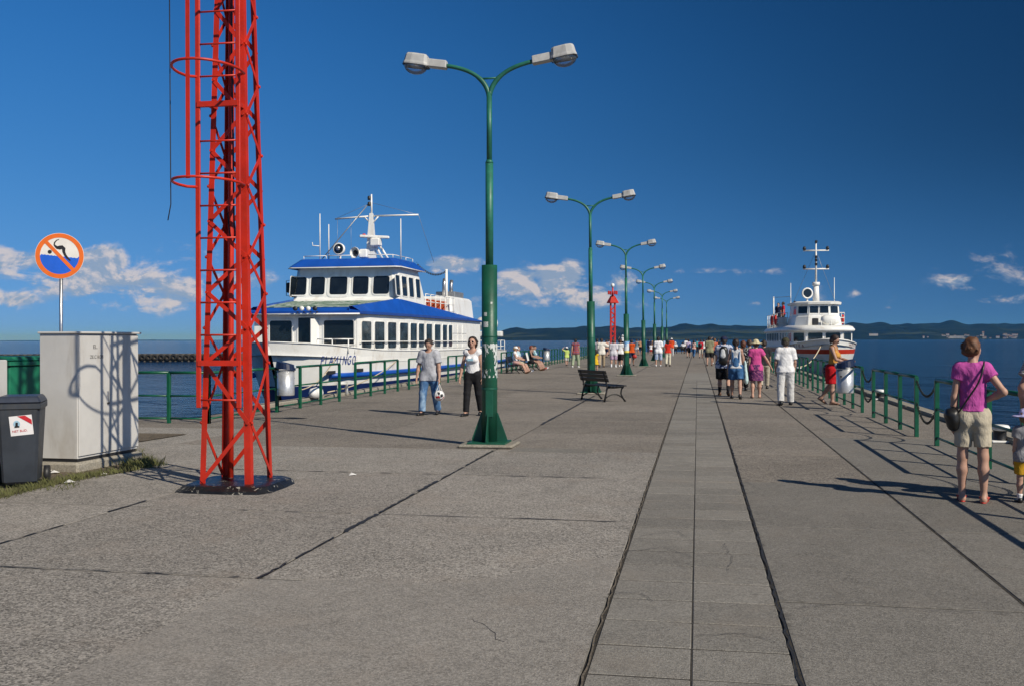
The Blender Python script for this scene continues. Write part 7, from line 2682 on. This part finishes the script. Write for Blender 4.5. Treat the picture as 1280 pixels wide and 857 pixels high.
person(at(886.8, 457), R(2), 1.86, 'man in olive T-shirt and black shorts walking away', tone=0.92, hair=(0.012, 0.01, 0.01), fat=1.08, legs=((8, 4, 2), (-8, 4, 8)), arms=(DOWN, DOWN), top=cloth('olive tee', (0.22, 0.22, 0.14)), sleeve=0.8, top_hem=0.45, top_loose=0.022, bottom=C_BLACK, leg_to=0.9, bottom_loose=0.026, shoes=L_BROWN)
person(at(893.3, 454.5), R(0), 1.78, 'woman in coral top raising an arm to her head', fem=True, tone=0.95, hair=(0.14, 0.07, 0.03), legs=WALK_B, arms=(DOWN, ((.75, .1, .5), (-.7, .2, .6))), top=cloth('coral top', (0.52, 0.14, 0.08)), sleeve=0.4, bottom=C_BLACK, leg_to=0.75, shoes=L_WHITE)
person(at(876, 447.2), R(0), 1.70, 'person in red top with black rucksack and pale shorts', tone=0.9, hair=(0.015, 0.01, 0.01), legs=WALK_A, arms=(DOWN, DOWN), top=cloth('crimson top', (0.45, 0.015, 0.03)), sleeve=0.8, bottom=cloth('pale shorts', (0.48, 0.45, 0.38)), leg_to=1.1, shoes=L_BROWN)
v = at(875.3, 447.2)
bo = sdf_thing('rucksack', [ell(V3(0, -0.22, 1.12), (0.16, 0.12, 0.24), 0.02)], L_BLACK, v, 0, 0.03)
tag(bo, 'black rucksack on the person in the crimson top', 'backpack')
person(at(880, 446.5), R(0), 1.70, 'person in white shirt walking next to the crimson top', tone=0.9, legs=WALK_B, arms=(DOWN, DOWN), top=C_WHITE, sleeve=0.9, bottom=C_NAVY, leg_to=1.9, shoes=L_BLACK)
person(at(860.5, 446.7), R(0), 1.74, 'woman in lilac and white top and black skirt with crossed straps', fem=True, tone=0.85, hair=(0.015, 0.01, 0.01), legs=WALK_A, arms=(DOWN, DOWN), top=cloth('lilac top', (0.46, 0.34, 0.58), 'spot', (0.7, 0.7, 0.72), 0.7), sleeve=0.5, skirt=(C_BLACK, 0.26, 0.10), shoes=L_BLACK)
person(at(867.3, 446.8), R(-20), 1.64, 'woman in coral and white top with long blue jeans', fem=True, tone=0.85, hair=(0.01, 0.008, 0.008), hairstyle='long', legs=WALK_B, arms=(DOWN, DOWN), top=cloth('coral white top', (0.60, 0.30, 0.24), 'spot', (0.7, 0.7, 0.7), 0.7), sleeve=0.4, bottom=C_DENIM, leg_to=1.95, shoes=L_BLACK)
for (px, py, hh, cc, bb, fm__, lab) in (
        (857.5, 441.2, 1.75, C_WHITE, C_NAVY, 0, 'tiny far figure in white and navy left of the lilac-topped woman'),
        (871.5, 441.8, 1.68, cloth('teal tee', (0.05, 0.25, 0.28)), C_BLACK, 1, 'tiny far figure in teal between jeans woman and crimson top'),
        (804.5, 441.8, 1.70, C_WHITE, C_BLACK, 1, 'tiny far figure in white and black beside the fourth lamp post'),
        (829.5, 441.5, 1.76, cloth('sky tee', (0.30, 0.45, 0.62)), C_KHAKI, 0, 'tiny far figure in pale blue between white T-shirt man and red-topped woman'),
        (761, 444, 1.72, C_WHITE, C_KHAKI, 0, 'tiny far figure in white and khaki right of the man in cream shirt'),
        (758, 446.5, 1.70, cloth('peach tee', (0.55, 0.30, 0.22)), C_NAVY, 1, 'tiny far figure in peach beyond the outstretched arm of the cream shirt man'),
        (784.5, 443, 1.74, cloth('sky tee', (0.3, 0.45, 0.62)), C_BLACK, 0, 'tiny far figure in pale blue behind the poster lamp post'),
        (898, 442.5, 1.72, cloth('dark shirt', (0, 0, 0)), C_KHAKI, 0, 'tiny far figure in dark shirt right of the woman in coral'),
        (883.5, 442, 1.7, C_WHITE, C_DENIM, 1, 'tiny far figure in white and denim left of the olive T-shirt man')):
    person(at(px, py), R(rng.uniform(-30, 30)), hh, lab, fem=bool(fm__), tone=0.9, legs=rng.choice([WALK_A, WALK_B, STAND]), arms=(DOWN, DOWN), top=cc, sleeve=0.6, bottom=bb, leg_to=rng.choice([0.8, 1.9]), shoes=L_BLACK, h=0.034)

# ------------------------------------------------------------------ benches with sitters
bxx = XRAIL_L + 0.62


def sit(y_, label, dx_=0.0, **kw):
    a = kw.pop('legs', ((72, 4, 48), (70, 3, 40)))
    return person((bxx + 0.08 + dx_, y_, 0.0), R(-90), kw.pop('H', 1.66), label, legs=a, seat=0.44, **kw)


yA, yB = PX(644, bxx), PX(664, bxx)
make_bench((bxx, yA, 0), 0, 'dark bench under the woman in the white cap', 'benches along the left railing')
make_bench((bxx, yB, 0), 0, 'dark bench under the three sunbathers beside the litter bin', 'benches along the left railing')
rest = (((.3, .35, -.9), (-.15, .85, -.3)), ((.3, .35, -.9), (-.15, .85, -.3)))
sit(yA - 0.42, 'seated woman in white cap and white top reading on the bench', fem=True, tone=0.95, hair=(0.30, 0.20, 0.08), hairstyle='bob', nod=15, arms=rest, top=C_WHITE, sleeve=0.3, bottom=cloth('pink shorts', (0.5, 0.3, 0.28)), leg_to=0.5, shoes=L_BROWN, hat=('cap', C_WHITE))
sit(yA + 0.36, 'seated person in pale blue shirt next to the woman in the white cap', tone=0.95, hair=(0.2, 0.1, 0.05), nod=12, arms=rest, top=cloth('pale blue shirt', (0.42, 0.58, 0.66)), sleeve=0.6, bottom=C_KHAKI, leg_to=0.9, shoes=L_WHITE)
sit(yB - 0.55, 'seated sunbather in black dress with auburn hair on the far bench', fem=True, tone=0.72, hair=(0.16, 0.035, 0.015), hairstyle='bob', nod=10, arms=rest, top=C_BLACK, sleeve=0.0, tank=True, skirt=(C_BLACK, 0.24, 0.10), shoes=L_BROWN)
sit(yB + 0.02, 'seated tanned sunbather in black with dark hair', fem=True, tone=0.66, hair=(0.012, 0.008, 0.008), hairstyle='tail', nod=14, arms=rest, top=cloth('teal halter', (0.10, 0.22, 0.26)), sleeve=0.0, tank=True, bottom=C_BLACK, leg_to=0.6, shoes=L_RED)
sit(yB + 0.58, 'seated dark-haired woman nearest the litter bin', fem=True, tone=0.75, hair=(0.012, 0.008, 0.008), hairstyle='bob', nod=8, arms=rest, top=cloth('sky vest', (0.35, 0.55, 0.62)), sleeve=0.2, bottom=C_NAVY, leg_to=0.6, shoes=L_WHITE)
np_ = MB()
np_.add([(0, -0.30, 0), (0.02, 0, 0.03), (0, 0.30, 0), (-0.10, -0.30, 0.40), (-0.07, 0, 0.42), (-0.10, 0.30, 0.40)], [(0, 1, 4, 3), (1, 2, 5, 4)])
npo = np_.build('newspaper', mat('newsprint', (0.66, 0.66, 0.64), 0.9, var=0.15, scale=12), None, (bxx + 0.62, yA + 0.36, 0.62))
tag(npo, 'open newspaper held by the seated person in pale blue', 'newspaper')
# far bench with two people seen from behind
v = P(849, 441.8)
make_bench((v.x, v.y, 0), R(90), 'dark bench with two white-shirted sitters near the pier end')
for k, px in enumerate((-0.45, 0.42)):
    person((v.x + px, v.y - 0.05, 0), R(0), 1.70, ['white-shirted sitter with a white hat on the far bench', 'white-shirted sitter with dark hair on the far bench'][k], legs=((80, 4, 70), (80, 4, 70)), seat=0.44, arms=rest, top=C_WHITE, sleeve=0.8, bottom=C_NAVY, leg_to=1.2, shoes=L_BLACK, hat=('sun', C_WHITE) if k == 0 else None, h=0.032)
# people aboard the red-striped boat
for k, (x, y_, cc, lab) in enumerate(((-1.75, 12.2, C_NAVY, 'passenger in navy on the upper deck of the red-striped boat'), (-1.6, 10.5, cloth('crimson top', (0, 0, 0)), 'passenger in crimson on the upper deck of the red-striped boat'), (-1.0, 9.2, cloth('teal tee', (0, 0, 0)), 'passenger in teal by the bridge of the red-striped boat'))):
    w0 = G.M @ Vector((x, y_, 2.47))
    person((w0.x, w0.y, 2.47), R(150 - 60 * k), 1.68, lab, tone=0.9, legs=STAND, arms=(DOWN, DOWN), top=cc, sleeve=0.6, bottom=C_BLACK, leg_to=1.9, shoes=L_BLACK, group='passengers aboard', h=0.03)
